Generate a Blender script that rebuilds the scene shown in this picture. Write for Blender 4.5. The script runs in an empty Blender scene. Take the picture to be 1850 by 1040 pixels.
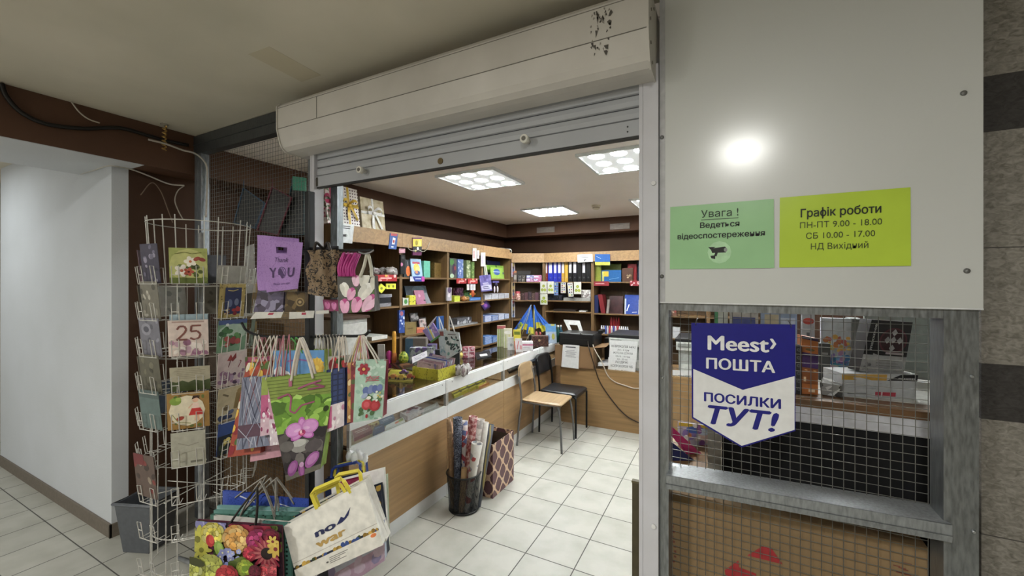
import bpy, bmesh, math, random
from mathutils import Vector, Matrix, Euler
R = math.radians
scene = bpy.context.scene
COL = scene.collection

# ------------------------------------------------------------------ camera
TH = R(27.6); FPX = 745.0; CU = 925.0; CV = 510.0; EYE = 1.6
cam_d = bpy.data.cameras.new('camera'); cam = bpy.data.objects.new('camera', cam_d); COL.objects.link(cam)
cam_d.sensor_width = 36.0; cam_d.lens = FPX / 1850 * 36.0; cam_d.shift_y = -10 / 1850
cam_d.clip_start = 0.02; cam_d.clip_end = 60
cam.location = (0, 0, EYE); cam.rotation_euler = (R(90), 0, TH)
scene.camera = cam

# ------------------------------------------------------------------ world and exposure
w = bpy.data.worlds.new('world'); scene.world = w; w.use_nodes = True
wb = w.node_tree.nodes['Background']; wb.inputs[0].default_value = (0.80, 0.82, 0.81, 1); wb.inputs[1].default_value = 0.55
scene.view_settings.view_transform = 'Standard'; scene.view_settings.look = 'None'
scene.view_settings.exposure = 1.05; scene.view_settings.gamma = 1.0; scene.view_settings.use_curve_mapping = False
SHOP_L = 80.0        # radiance of the bright lens dots in the shop's ceiling panels
HALL_L = 88.0        # radiance of the corridor ceiling fixture, also scales the added fill lamp
PASS_L = 11.0        # radiance of the side passage fixture

# ------------------------------------------------------------------ points
FW = Vector((-math.sin(TH), math.cos(TH), 0)); RT = Vector((math.cos(TH), math.sin(TH), 0))
def ray(u, v): return FW * FPX + RT * (u - CU) + Vector((0, 0, CV - v))
def P(u, v, X=None, Y=None, Z=None, d=None):
    r = ray(u, v)
    if d is not None: k = d / FPX
    elif X is not None: k = X / r.x
    elif Y is not None: k = Y / r.y
    else: k = (Z - EYE) / r.z
    return Vector((0, 0, EYE)) + r * k
def yx(u, X): return P(u, 510, X=X).y
def xy(u, Y): return P(u, 510, Y=Y).x
def zat(v, d): return EYE + (CV - v) / FPX * d

# ------------------------------------------------------------------ materials
def lin(c):
    c = c.lstrip('#'); o = []
    for i in (0, 2, 4):
        x = int(c[i:i+2], 16) / 255
        o.append(x / 12.92 if x <= .04045 else ((x + .055) / 1.055) ** 2.4)
    g = .3 * o[0] + .59 * o[1] + .11 * o[2]
    return (*[g * .10 + x * .90 for x in o], 1)
_mc = {}
class N:
    def __init__(s, name):
        s.m = bpy.data.materials.new(name); s.m.use_nodes = True
        s.t = s.m.node_tree; s.b = s.t.nodes['Principled BSDF']; s.co = None
    def n(s, typ, **kw):
        x = s.t.nodes.new(typ)
        for k, v in kw.items():
            if k in x.inputs.keys(): x.inputs[k].default_value = v
            else: setattr(x, k, v)
        return x
    def l(s, a, b): s.t.links.new(a, b)
    def coord(s, scale=(1, 1, 1), rot=(0, 0, 0), loc=(0, 0, 0)):
        if s.co is None: s.co = s.n('ShaderNodeTexCoord')
        mp = s.n('ShaderNodeMapping'); mp.inputs['Scale'].default_value = scale
        mp.inputs['Rotation'].default_value = rot; mp.inputs['Location'].default_value = loc
        s.l(s.co.outputs['Object'], mp.inputs[0]); return mp.outputs[0]
    def ramp(s, fac, stops, const=False):
        r = s.n('ShaderNodeValToRGB'); cr = r.color_ramp
        if const: cr.interpolation = 'CONSTANT'
        while len(cr.elements) < len(stops): cr.elements.new(.5)
        for e, (p, c) in zip(cr.elements, stops): e.position = p; e.color = lin(c)
        s.l(fac, r.inputs[0]); return r.outputs[0]
    def set(s, rough=.5, metal=0, spec=.5):
        s.b.inputs['Roughness'].default_value = rough; s.b.inputs['Metallic'].default_value = metal
        s.b.inputs['Specular IOR Level'].default_value = spec; return s
    def base(s, out): s.l(out, s.b.inputs['Base Color']); return s
    def bump(s, fac, st=.2, dist=.002):
        bp = s.n('ShaderNodeBump'); bp.inputs['Strength'].default_value = st; bp.inputs['Distance'].default_value = dist
        s.l(fac, bp.inputs['Height']); s.l(bp.outputs[0], s.b.inputs['Normal']); return s
def shade(c, k):
    c = c.lstrip('#'); return '#%02x%02x%02x' % tuple(max(0, min(255, int(int(c[i:i+2], 16) * k))) for i in (0, 2, 4))
def M(c, rough=.5, metal=0.0, var=.05, spec=.4, scale=35):
    key = (c, rough, metal, var, spec, scale)
    if key in _mc: return _mc[key]
    q = N('paint_' + c.lstrip('#')).set(rough, metal, spec)
    nz = q.n('ShaderNodeTexNoise', Scale=scale); q.l(q.coord(), nz.inputs['Vector'])
    q.base(q.ramp(nz.outputs['Fac'], [(.3, shade(c, 1 - var)), (.7, shade(c, 1 + var))]))
    _mc[key] = q.m; return q.m
def pattern(name, kind, cols, scale=20, rough=.45, sc=(1, 1, 1), rot=(0, 0, 0), spec=.4, metal=0):
    key = (name, kind)
    if key in _mc: return _mc[key]
    q = N(name).set(rough, metal, spec); co = q.coord(sc, rot); k = len(cols)
    if kind == 'voronoi':
        t = q.n('ShaderNodeTexVoronoi', Scale=scale); q.l(co, t.inputs['Vector'])
        sp = q.n('ShaderNodeSeparateColor'); q.l(t.outputs['Color'], sp.inputs[0])
        q.base(q.ramp(sp.outputs[0], [(i / k, c) for i, c in enumerate(cols)], True))
    elif kind == 'spots':
        t = q.n('ShaderNodeTexVoronoi', Scale=scale); t.inputs['Randomness'].default_value = .0; q.l(co, t.inputs['Vector'])
        q.base(q.ramp(t.outputs['Distance'], [(0, cols[1]), (.26, cols[0])], True))
    elif kind == 'leopard':
        t = q.n('ShaderNodeTexVoronoi', Scale=scale); nz = q.n('ShaderNodeTexNoise', Scale=scale * 1.5); q.l(co, nz.inputs['Vector'])
        mx = q.n('ShaderNodeMix', data_type='VECTOR'); mx.inputs[0].default_value = .12
        q.l(co, mx.inputs[4]); q.l(nz.outputs['Color'], mx.inputs[5]); q.l(mx.outputs[1], t.inputs['Vector'])
        q.base(q.ramp(t.outputs['Distance'], [(0, cols[1]), (.22, cols[2]), (.42, cols[0])], True))
    elif kind == 'noise':
        t = q.n('ShaderNodeTexNoise', Scale=scale); t.inputs['Detail'].default_value = 4; q.l(co, t.inputs['Vector'])
        q.base(q.ramp(t.outputs['Fac'], [(.3 + .4 * i / max(1, k - 1), c) for i, c in enumerate(cols)]))
    elif kind == 'wave':
        t = q.n('ShaderNodeTexWave', Scale=scale); t.inputs['Distortion'].default_value = 2; q.l(co, t.inputs['Vector'])
        q.base(q.ramp(t.outputs['Fac'], [(i / k, c) for i, c in enumerate(cols)], True))
    _mc[key] = q.m; return q.m
def wood(name, c, axis, k=.16, rough=.42):
    if name in _mc: return _mc[name]
    q = N(name).set(rough); s = [14, 14, 14]; s[axis] = .9
    nz = q.n('ShaderNodeTexNoise', Scale=2.2); nz.inputs['Detail'].default_value = 6; nz.inputs['Distortion'].default_value = .6
    q.l(q.coord(tuple(s)), nz.inputs['Vector'])
    q.base(q.ramp(nz.outputs['Fac'], [(.28, shade(c, 1 - k)), (.5, c), (.72, shade(c, 1 + k))])); q.bump(nz.outputs['Fac'], .06)
    _mc[name] = q.m; return q.m
def plaster(name, c, var=.05, scale=120, st=.25, rough=.85):
    if name in _mc: return _mc[name]
    q = N(name).set(rough, 0, .25); co = q.coord()
    nz = q.n('ShaderNodeTexNoise', Scale=scale); nz.inputs['Detail'].default_value = 3; q.l(co, nz.inputs['Vector'])
    n2 = q.n('ShaderNodeTexNoise', Scale=1.7); n2.inputs['Detail'].default_value = 4; q.l(co, n2.inputs['Vector'])
    q.base(q.ramp(n2.outputs['Fac'], [(.3, shade(c, 1 - var)), (.7, shade(c, 1 + var))])); q.bump(nz.outputs['Fac'], st, .003)
    _mc[name] = q.m; return q.m
def zinc(name='galvanised_steel', c='#8d9193', rough=.42, metal=.75):
    if name in _mc: return _mc[name]
    q = N(name).set(rough, metal); co = q.coord((1, 1, .2))
    v = q.n('ShaderNodeTexNoise', Scale=130); v.inputs['Detail'].default_value = 6; q.l(co, v.inputs['Vector'])
    q.base(q.ramp(v.outputs['Fac'], [(.3, shade(c, .84)), (.55, c), (.75, shade(c, 1.1))]))
    q.l(q.ramp(v.outputs['Fac'], [(.3, '#909090'), (.7, '#b4b4b4')]), q.b.inputs['Roughness'])
    _mc[name] = q.m; return q.m
def glassy(name, tint='#eef4f2', tr=.9, rough=.02):
    """thin glass or film: mostly see-through, mirror-like at grazing angles"""
    if name in _mc: return _mc[name]
    m = bpy.data.materials.new(name); m.use_nodes = True; t = m.node_tree; t.nodes.remove(t.nodes['Principled BSDF'])
    tb = t.nodes.new('ShaderNodeBsdfTransparent'); tb.inputs[0].default_value = lin(tint)
    gb = t.nodes.new('ShaderNodeBsdfGlossy'); gb.inputs['Roughness'].default_value = rough
    fr = t.nodes.new('ShaderNodeFresnel'); fr.inputs[0].default_value = 1.5
    nz = t.nodes.new('ShaderNodeTexNoise'); nz.inputs['Scale'].default_value = 30
    bp = t.nodes.new('ShaderNodeBump'); bp.inputs['Strength'].default_value = .5 if rough > .05 else .0; bp.inputs['Distance'].default_value = .004
    t.links.new(nz.outputs['Fac'], bp.inputs['Height']); t.links.new(bp.outputs[0], gb.inputs['Normal'])
    ad = t.nodes.new('ShaderNodeMath'); ad.operation = 'ADD'; ad.inputs[1].default_value = 1 - tr - .04; ad.use_clamp = True
    t.links.new(fr.outputs[0], ad.inputs[0]); ge = t.nodes.new('ShaderNodeNewGeometry'); ft = t.nodes.new('ShaderNodeMath'); ft.operation = 'SUBTRACT'; ft.inputs[0].default_value = 1; ft.use_clamp = True
    t.links.new(ge.outputs['Backfacing'], ft.inputs[1]); ml = t.nodes.new('ShaderNodeMath'); ml.operation = 'MULTIPLY'; t.links.new(ad.outputs[0], ml.inputs[0]); t.links.new(ft.outputs[0], ml.inputs[1])
    mx = t.nodes.new('ShaderNodeMixShader'); t.links.new(ml.outputs[0], mx.inputs[0])
    t.links.new(tb.outputs[0], mx.inputs[1]); t.links.new(gb.outputs[0], mx.inputs[2])
    t.links.new(mx.outputs[0], t.nodes['Material Output'].inputs[0]); _mc[name] = m; return m
def lamp_mat(name, L, dark=.06, dots=True, sc=7.0, col=(.95, 1, 1)):
    m = bpy.data.materials.new(name); m.use_nodes = True; t = m.node_tree; b = t.nodes['Principled BSDF']
    b.inputs['Base Color'].default_value = (.8, .84, .84, 1); b.inputs['Emission Color'].default_value = (*col, 1)
    if dots:
        tc = t.nodes.new('ShaderNodeTexCoord'); mp = t.nodes.new('ShaderNodeMapping'); mp.inputs['Scale'].default_value = (sc, sc * .8, 1)
        mp.inputs['Location'].default_value = (0, 0, 0)
        t.links.new(tc.outputs['Object'], mp.inputs[0])
        if dots == 'bars': mp.inputs['Scale'].default_value = (sc, .001, 1)
        v = t.nodes.new('ShaderNodeTexVoronoi'); v.inputs['Scale'].default_value = 1; v.inputs['Randomness'].default_value = .0; t.links.new(mp.outputs[0], v.inputs['Vector'])
        if dots == 'bars': v.voronoi_dimensions = '1D'; sxx = t.nodes.new('ShaderNodeSeparateXYZ'); t.links.new(mp.outputs[0], sxx.inputs[0]); t.links.new(sxx.outputs[0], v.inputs['W'])
        mr = t.nodes.new('ShaderNodeMapRange'); mr.interpolation_type = 'SMOOTHSTEP'
        mr.inputs[1].default_value = .10; mr.inputs[2].default_value = .38; mr.inputs[3].default_value = L; mr.inputs[4].default_value = L * dark
        t.links.new(v.outputs['Distance'], mr.inputs[0]); t.links.new(mr.outputs[0], b.inputs['Emission Strength'])
    else: b.inputs['Emission Strength'].default_value = L
    return m

# ------------------------------------------------------------------ mesh builder
class MB:
    def __init__(s, off=(0, 0, 0)): s.v = []; s.f = []; s.m = []; s.off = Vector(off); s.sm = []
    def add(s, pts, faces, mat=None, smooth=False):
        b = len(s.v); s.v += [Vector(p) - s.off for p in pts]
        for f in faces: s.f.append([i + b for i in f]); s.m.append(mat); s.sm.append(smooth)
        return s
    def box(s, a, b, mat=None, rot=None, piv=None):
        x0, y0, z0 = [min(p, q) for p, q in zip(a, b)]; x1, y1, z1 = [max(p, q) for p, q in zip(a, b)]
        p = [Vector(q) for q in ((x0,y0,z0),(x1,y0,z0),(x1,y1,z0),(x0,y1,z0),(x0,y0,z1),(x1,y0,z1),(x1,y1,z1),(x0,y1,z1))]
        if rot is not None:
            c = Vector(piv) if piv is not None else sum(p, Vector()) / 8; p = [rot @ (q - c) + c for q in p]
        return s.add(p, [(0,3,2,1),(4,5,6,7),(0,1,5,4),(1,2,6,5),(2,3,7,6),(3,0,4,7)], mat)
    def prism(s, prof, a, b, axis=0, mat=None, smooth=False):
        """closed profile (two coords) swept along an axis from a to b"""
        n = len(prof); pts = []
        for t in (a, b):
            for p, q in prof: pts.append((t, p, q) if axis == 0 else (p, t, q) if axis == 1 else (p, q, t))
        s.add(pts, [tuple(range(n))[::-1], tuple(range(n, 2 * n))], mat); return s._sides(n, mat, smooth)
    def _sides(s, n, mat, smooth):
        b = len(s.v) - 2 * n
        for i in range(n):
            j = (i + 1) % n; s.f.append([b + i, b + j, b + n + j, b + n + i]); s.m.append(mat); s.sm.append(smooth)
        return s
    def tube(s, pts, r, n=6, mat=None, closed=False, caps=True):
        pts = [Vector(p) for p in pts]; k = len(pts); rs = r if isinstance(r, (list, tuple)) else [r] * k
        up = None; base = len(s.v); ring = []
        for i, p in enumerate(pts):
            if closed: t = pts[(i + 1) % k] - pts[i - 1]
            else: t = pts[min(i + 1, k - 1)] - pts[max(i - 1, 0)]
            if t.length < 1e-9: t = Vector((0, 0, 1))
            t.normalize()
            if up is None: up = t.orthogonal().normalized() if abs(t.z) > .9 else Vector((0, 0, 1)).cross(t).normalized()
            up = (up - t * up.dot(t));
            up = up.normalized() if up.length > 1e-6 else t.orthogonal().normalized()
            q = t.cross(up)
            for j in range(n):
                a = 2 * math.pi * (j + .5) / n; s.v.append(p + (up * math.cos(a) + q * math.sin(a)) * rs[i] - s.off)
        for i in range(k if closed else k - 1):
            for j in range(n):
                a, b = base + i * n, base + ((i + 1) % k) * n; j2 = (j + 1) % n
                s.f.append([a + j, a + j2, b + j2, b + j]); s.m.append(mat); s.sm.append(n > 5)
        if caps and not closed:
            s.f.append([base + j for j in range(n)][::-1]); s.m.append(mat); s.sm.append(False)
            s.f.append([base + (k - 1) * n + j for j in range(n)]); s.m.append(mat); s.sm.append(False)
        return s
    def lathe(s, prof, c=(0, 0, 0), n=24, mat=None, smooth=True):
        b = len(s.v); c = Vector(c)
        for r, z in prof:
            for j in range(n):
                a = 2 * math.pi * j / n; s.v.append(c + Vector((r * math.cos(a), r * math.sin(a), z)) - s.off)
        for i in range(len(prof) - 1):
            for j in range(n):
                j2 = (j + 1) % n; s.f.append([b + i*n + j, b + i*n + j2, b + (i+1)*n + j2, b + (i+1)*n + j]); s.m.append(mat); s.sm.append(smooth)
        return s
    def blob(s, c, rx, ry, rz, mat=None, n=10, jit=0, seed=0):
        rd = random.Random(seed); b = len(s.v); k = max(4, n // 2)
        for i in range(k + 1):
            a = math.pi * i / k
            for j in range(n):
                t = 2 * math.pi * j / n; q = 1 + rd.uniform(-jit, jit)
                s.v.append(Vector((c[0] + rx*q*math.sin(a)*math.cos(t), c[1] + ry*q*math.sin(a)*math.sin(t), c[2] + rz*q*math.cos(a))) - s.off)
        for i in range(k):
            for j in range(n):
                j2 = (j + 1) % n; s.f.append([b + i*n + j, b + (i+1)*n + j, b + (i+1)*n + j2, b + i*n + j2]); s.m.append(mat); s.sm.append(True)
        return s
    def build(s, name, mat, parent=None, bevel=0, loc=None):
        me = bpy.data.meshes.new(name); me.from_pydata([tuple(v) for v in s.v], [], s.f)
        slots = []
        for p, m, sm in zip(me.polygons, s.m, s.sm):
            m = m or mat
            if m not in slots: slots.append(m)
            p.material_index = slots.index(m); p.use_smooth = sm
        for m in slots: me.materials.append(m)
        me.update()
        o = bpy.data.objects.new(name, me); COL.objects.link(o)
        if parent is not None: o.parent = parent
        if loc is not None: o.location = loc
        if bevel:
            bv = o.modifiers.new('bevel', 'BEVEL'); bv.width = bevel; bv.segments = 2; bv.limit_method = 'ANGLE'; bv.angle_limit = R(40)
        return o
def tag(o, label, cat, group=None):
    o['label'] = label; o['category'] = cat
    if group: o['group'] = group
    return o
def struct(o, label=None):
    o['kind'] = 'structure'
    if label: o['label'] = label
    return o
def thing(name, label, cat, loc=(0, 0, 0), rot=(0, 0, 0), group=None):
    o = bpy.data.objects.new(name, None); COL.objects.link(o); o.empty_display_size = .05
    o.location = loc; o.rotation_euler = rot; return tag(o, label, cat, group)
def dup(o, loc=None, rot=None, label=None, group=None, parent=None):
    """a copy of a thing with copies of its parts and sub-parts"""
    c = o.copy(); COL.objects.link(c)
    if parent is not None: c.parent = parent
    if loc is not None: c.location = loc
    if rot is not None: c.rotation_euler = rot
    if label: c['label'] = label
    if group: c['group'] = group
    for ch in list(o.children): dup(ch, parent=c)
    return c
def crv(pts, n=8):
    """smooth polyline through points (Catmull-Rom)"""
    p = [Vector(q) for q in pts]; p = [p[0] * 2 - p[1]] + p + [p[-1] * 2 - p[-2]]; out = []
    for i in range(1, len(p) - 2):
        for k in range(n):
            t = k / n
            out.append(.5 * ((2*p[i]) + (p[i+1]-p[i-1])*t + (2*p[i-1]-5*p[i]+4*p[i+1]-p[i+2])*t*t + (-p[i-1]+3*p[i]-3*p[i+1]+p[i+2])*t**3))
    out.append(p[-2]); return out

# ------------------------------------------------------------------ printed pictures: coloured shapes on a surface, s and t in 0..1
def E(cx, cy, rx, ry, c, rot=0, n=12): return ('e', cx, cy, rx, ry, c, rot, n)
def G(pts, c): return ('g', pts, c)
def S(pts, wd, c): return ('s', pts, wd, c)
def BOX(x0, y0, x1, y1, c): return ('g', [(x0, y0), (x1, y0), (x1, y1), (x0, y1)], c)
def FL(cx, cy, r, c, cc, n=5, fat=.55, rot=0):
    out = []
    for i in range(n):
        a = rot + 2 * math.pi * i / n; out.append(('e2', cx, cy, .55 * r * math.cos(a), .55 * r * math.sin(a), .5 * r, .5 * r * fat * 1.3, c, math.degrees(a), 9))
    out.append(E(cx, cy, r * .25, r * .25, cc, 0, 8)); return out
def SC(n, seed, cols, r0, r1, x0=.05, x1=.95, y0=.05, y1=.95):
    rd = random.Random(seed)
    return [E(rd.uniform(x0, x1), rd.uniform(y0, y1), rd.uniform(r0, r1), rd.uniform(r0, r1), rd.choice(cols), rd.uniform(0, 180), 8) for _ in range(n)]
def LN(x0, x1, y0, y1, n, c, seed=1, fill=.45):
    rd = random.Random(seed); out = []
    for i in range(n):
        y = y1 - (i + .5) * (y1 - y0) / n; h = (y1 - y0) / n * fill / 2; a = x0 + rd.uniform(0, .12) * (x1 - x0); b = x1 - rd.uniform(0, .2) * (x1 - x0)
        out.append(BOX(a, y - h, b, y + h, c))
    return out
def flat(a):
    out = []
    for x in a:
        if isinstance(x, list): out += flat(x)
        else: out.append(x)
    return out
def paint(mb, fn, asp, art, nrm, rough=.45, step=.00004):
    """art faces laid on the surface point fn(s,t), each a hair further along nrm"""
    k = 0
    for a in flat(art):
        k += 1; pts = []
        if a[0] in ('e', 'e2'):
            if a[0] == 'e': _, cx, cy, rx, ry, c, rot, n = a; ox = oy = 0
            else: _, cx, cy, ox, oy, rx, ry, c, rot, n = a
            for i in range(n):
                t = 2 * math.pi * i / n; x, y = rx * math.cos(t), ry * math.sin(t); ca, sa = math.cos(R(rot)), math.sin(R(rot))
                pts.append((cx + ox + x * ca - y * sa, cy + (oy + x * sa + y * ca) / asp))
            polys = [pts]
        elif a[0] == 'g': c = a[2]; polys = [a[1]]
        else:
            _, q, wd, c = a; polys = []
            for (xa, ya), (xb, yb) in zip(q[:-1], q[1:]):
                dx, dy = xb - xa, (yb - ya) * asp; L = math.hypot(dx, dy) or 1; nx, ny = -dy / L * wd / 2, dx / L * wd / 2 / asp
                polys.append([(xa + nx, ya + ny), (xb + nx, yb + ny), (xb - nx, yb - ny), (xa - nx, ya - ny)])
        mt = c if isinstance(c, bpy.types.Material) else M(c, rough)
        for pl in polys:
            pp = [fn(min(1, max(0, s)), min(1, max(0, t))) + nrm * (.0003 + step * k) for s, t in pl]
            mb.add(pp, [tuple(range(len(pp)))], mt)
def quad(corners, **pl):
    """TL TR BR BL in photo pixels on a plane -> world points; d may be four depths"""
    d = pl.get('d')
    if isinstance(d, (list, tuple)): return [P(u, v, d=k) for (u, v), k in zip(corners, d)]
    return [P(u, v, **pl) for u, v in corners]
def qframe(q):
    tl, tr, br, bl = q; n = (tr - bl).cross(tl - br)
    n.normalize(); c = (tl + tr + br + bl) / 4
    if n.dot(Vector((0, 0, EYE)) - c) < 0: n = -n
    fn = lambda s, t: (bl * (1 - s) + br * s) * (1 - t) + (tl * (1 - s) + tr * s) * t
    asp = ((tl - bl).length + (tr - br).length) / max(1e-4, (tr - tl).length + (br - bl).length)
    return n, c, fn, asp
def slab(name, label, cat, corners, th, mat, art=(), group=None, parent=None, bend=0.0, rough=.45, edge=None, **pl):
    """a flat thing (card, sheet, book, sign) with its picture"""
    q = corners if isinstance(corners[0], Vector) else quad(corners, **pl)
    n, c, fn, asp = qframe(q); o = (q[2] + q[3]) / 2; mb = MB(o)
    if bend:
        f0 = fn; fn = lambda s, t: f0(s, t) + n * (bend * (4 * (s - .5) ** 2 - 1) * (t if bend > 0 else 1 - t))
        K = 6; pts = [fn(i / K, j) - n * b * th for b in (0, 1) for j in (0, 1) for i in range(K + 1)]; m = K + 1; fc = []
        for i in range(K):
            fc += [(i, i+1, m+i+1, m+i), (2*m+i, 3*m+i, 3*m+i+1, 2*m+i+1), (i, 2*m+i, 2*m+i+1, i+1), (m+i, m+i+1, 3*m+i+1, 3*m+i)]
        fc += [(0, m, 3*m, 2*m), (K, 2*m+K, 3*m+K, m+K)]; mb.add(pts, fc, mat)
    else:
        b = [p - n * th for p in q]; mb.add(q + b, [(0, 3, 2, 1)], mat)
        mb.f += [[4, 5, 6, 7], [0, 1, 5, 4], [1, 2, 6, 5], [2, 3, 7, 6], [3, 0, 4, 7]]; mb.m += [mat] + [edge or mat] * 4; mb.sm += [False] * 5
    if art: paint(mb, fn, asp, art, n, rough)
    ob = mb.build(name, mat, parent, loc=o if parent is None else o - Vector(parent.location))
    if parent is None: tag(ob, label, cat, group)
    ob_data = (ob, n, fn, asp, o)
    return ob_data
def rope(name, mat, parent, pts, r=.0028, n=8, sides=6):
    return MB(parent.location).tube(crv(pts, n), r, sides).build(name, mat, parent)
def gift_bag(name, label, corners, th, mat, art=(), hmat=None, apex=None, hs=(.3, .7), group=None, cat='gift bag', side=None, hr=.0028, back_handle=True, **pl):
    """paper bag: tapering body with folded gussets, printed front, two rope handles meeting at the pixel apex"""
    q = corners if isinstance(corners[0], Vector) else quad(corners, **pl); n, c, fn, asp = qframe(q)
    o = (q[2] + q[3]) / 2; root = thing(name, label, cat, o, group=group); tl, tr, br, bl = q; tk = th * .55
    B = [tl - n*tk, tr - n*tk, br - n*th, bl - n*th]; wv = (tr - tl).normalized() * min(.012, th * .3)
    ml, mlb, mr, mrb = (tl+B[0])/2 + wv, (bl+B[3])/2 + wv*.3, (tr+B[1])/2 - wv, (br+B[2])/2 - wv*.3
    mb = MB(o); sm = side or mat
    mb.add(q + B + [ml, mlb, mr, mrb], [(0, 3, 2, 1), (4, 5, 6, 7)], mat)
    for f in ((0, 8, 9, 3), (8, 4, 7, 9), (1, 2, 11, 10), (10, 11, 6, 5), (3, 9, 7, 6, 11, 2)): mb.f.append(list(f)); mb.m.append(sm); mb.sm.append(False)
    if art: paint(mb, fn, asp, art, n)
    mb.build('body', mat, root)
    if apex is not None:
        ap = apex if isinstance(apex, Vector) else P(apex[0], apex[1], d=(c.dot(FW)))
        for k in range(2 if back_handle else 1):
            sh = -n * (tk * k) + n * .002; a, b = fn(hs[0], .955) + sh, fn(hs[1], .955) + sh; top = ap + sh * .6
            rope('handle', hmat, root, [a, a * .55 + top * .45 + (a - b) * .06, top + (a - b) * .05, top + (b - a) * .05, b * .55 + top * .45 + (b - a) * .06, b], hr)
    return root, fn, n, asp, o
# writing
def text_mesh(body, size, bold=0.0, align='LEFT', shear=0.0, xs=1.0):
    if 'ф' in body:   # this letter: a round with a long stem through it
        i = body.index('ф'); vs, fs = text_mesh(body.replace('ф', 'о', 1), size, bold, align, shear, xs)
        a = max(v.x for v in text_mesh(body[:i], size)[0]); b = max(v.x for v in text_mesh(body[:i] + 'о', size)[0]); c = (a + b) / 2 + .02; k = len(vs)
        return vs + [Vector((c + x, y, 0)) for x, y in ((-.045, -.2), (.045, -.2), (.045, .76), (-.045, .76))], fs + [(k, k + 1, k + 2, k + 3)]
    cu = bpy.data.curves.new('lettering', 'FONT'); cu.body = body; cu.size = size; cu.align_x = align; cu.offset = bold * size; cu.shear = shear
    cu.resolution_u = 3
    ob = bpy.data.objects.new('lettering', cu); COL.objects.link(ob)
    dg = bpy.context.evaluated_depsgraph_get(); me = bpy.data.meshes.new_from_object(ob.evaluated_get(dg))
    vs = [Vector((v.co.x * xs, v.co.y, 0)) for v in me.vertices]; fs = [tuple(p.vertices) for p in me.polygons]
    bpy.data.objects.remove(ob); bpy.data.curves.remove(cu); bpy.data.meshes.remove(me); return vs, fs
def letter(parent, fn, n, lines, W, Hh, name='lettering', under=None):
    """lines: (text, s_centre, t_base, cap height in t, colour, bold, shear, width in s or None) laid on the surface fn"""
    mb = MB(parent.location)
    for tx, s0, t0, hh, col, bold, sh, wid in lines:
        vs, fs = text_mesh(tx, 1.0, 0.0, 'LEFT', sh)
        k = hh / .73; x0 = min(v.x for v in vs); x1 = max(v.x for v in vs); kx = wid / (x1 - x0 + 2 * bold) if wid else k * Hh / W; cx = (x0 + x1) / 2
        for j, (dx, dy) in enumerate([(-1, 0), (1, 0), (0, .6), (0, -.6)] if bold else [(0, 0)]):
            mb.add([fn(s0 + (v.x - cx + dx * bold) * kx, t0 + (v.y + dy * bold) * k) + n * (.0016 + j * .00004) for v in vs], fs, M(col, .5))
    return mb.build(name, M('#111111'), under or parent)
# ================================================================== THE SETTING
YS = 1.49; XW = -3.43; ZC = 2.60; ZS = 2.55; YB = 6.28
brown = plaster('brown_paint', '#412a1b', .10, 90, .2, .7); beamp = plaster('brown_beam_paint', '#553a29', .08, 60, .15, .65)
white_wall = plaster('white_plaster', '#c3c6ca', .02, 150, .3); ceil_m = plaster('ceiling_paint', '#c9c2b0', .04, 60, .08, .8)
ceil_s = plaster('shop_ceiling_paint', '#ede4dc', .02, 60, .05, .6)
def tile_mat():
    q = N('floor_tiles').set(.28, 0, .5); co = q.coord(loc=(1.06 + 6, -2.20 + 6, 0))
    b = q.n('ShaderNodeTexBrick', offset=0, squash=1); b.inputs['Scale'].default_value = 1
    b.inputs['Brick Width'].default_value = .30; b.inputs['Row Height'].default_value = .30; b.inputs['Mortar Size'].default_value = .0032; b.inputs['Mortar Smooth'].default_value = .1
    b.inputs['Color1'].default_value = lin('#b2b0a6'); b.inputs['Color2'].default_value = lin('#aaa89e'); b.inputs['Mortar'].default_value = lin('#4c4a45')
    q.l(co, b.inputs['Vector']); nz = q.n('ShaderNodeTexNoise', Scale=6); nz.inputs['Detail'].default_value = 8; q.l(q.coord(), nz.inputs['Vector'])
    mx = q.n('ShaderNodeMix', data_type='RGBA', blend_type='MULTIPLY'); mx.inputs[0].default_value = .6
    q.l(b.outputs['Color'], mx.inputs[6]); q.l(q.ramp(nz.outputs['Fac'], [(.3, '#dcdcd6'), (.6, '#ffffff')]), mx.inputs[7]); q.base(mx.outputs[2])
    q.l(q.ramp(b.outputs['Fac'], [(0, '#b0b0b0'), (1, '#d8d8d8')]), q.b.inputs['Roughness'])
    iv = q.n('ShaderNodeMath', operation='SUBTRACT'); iv.inputs[0].default_value = 1; q.l(b.outputs['Fac'], iv.inputs[1]); q.bump(iv.outputs[0], .4, .002); return q.m
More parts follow.
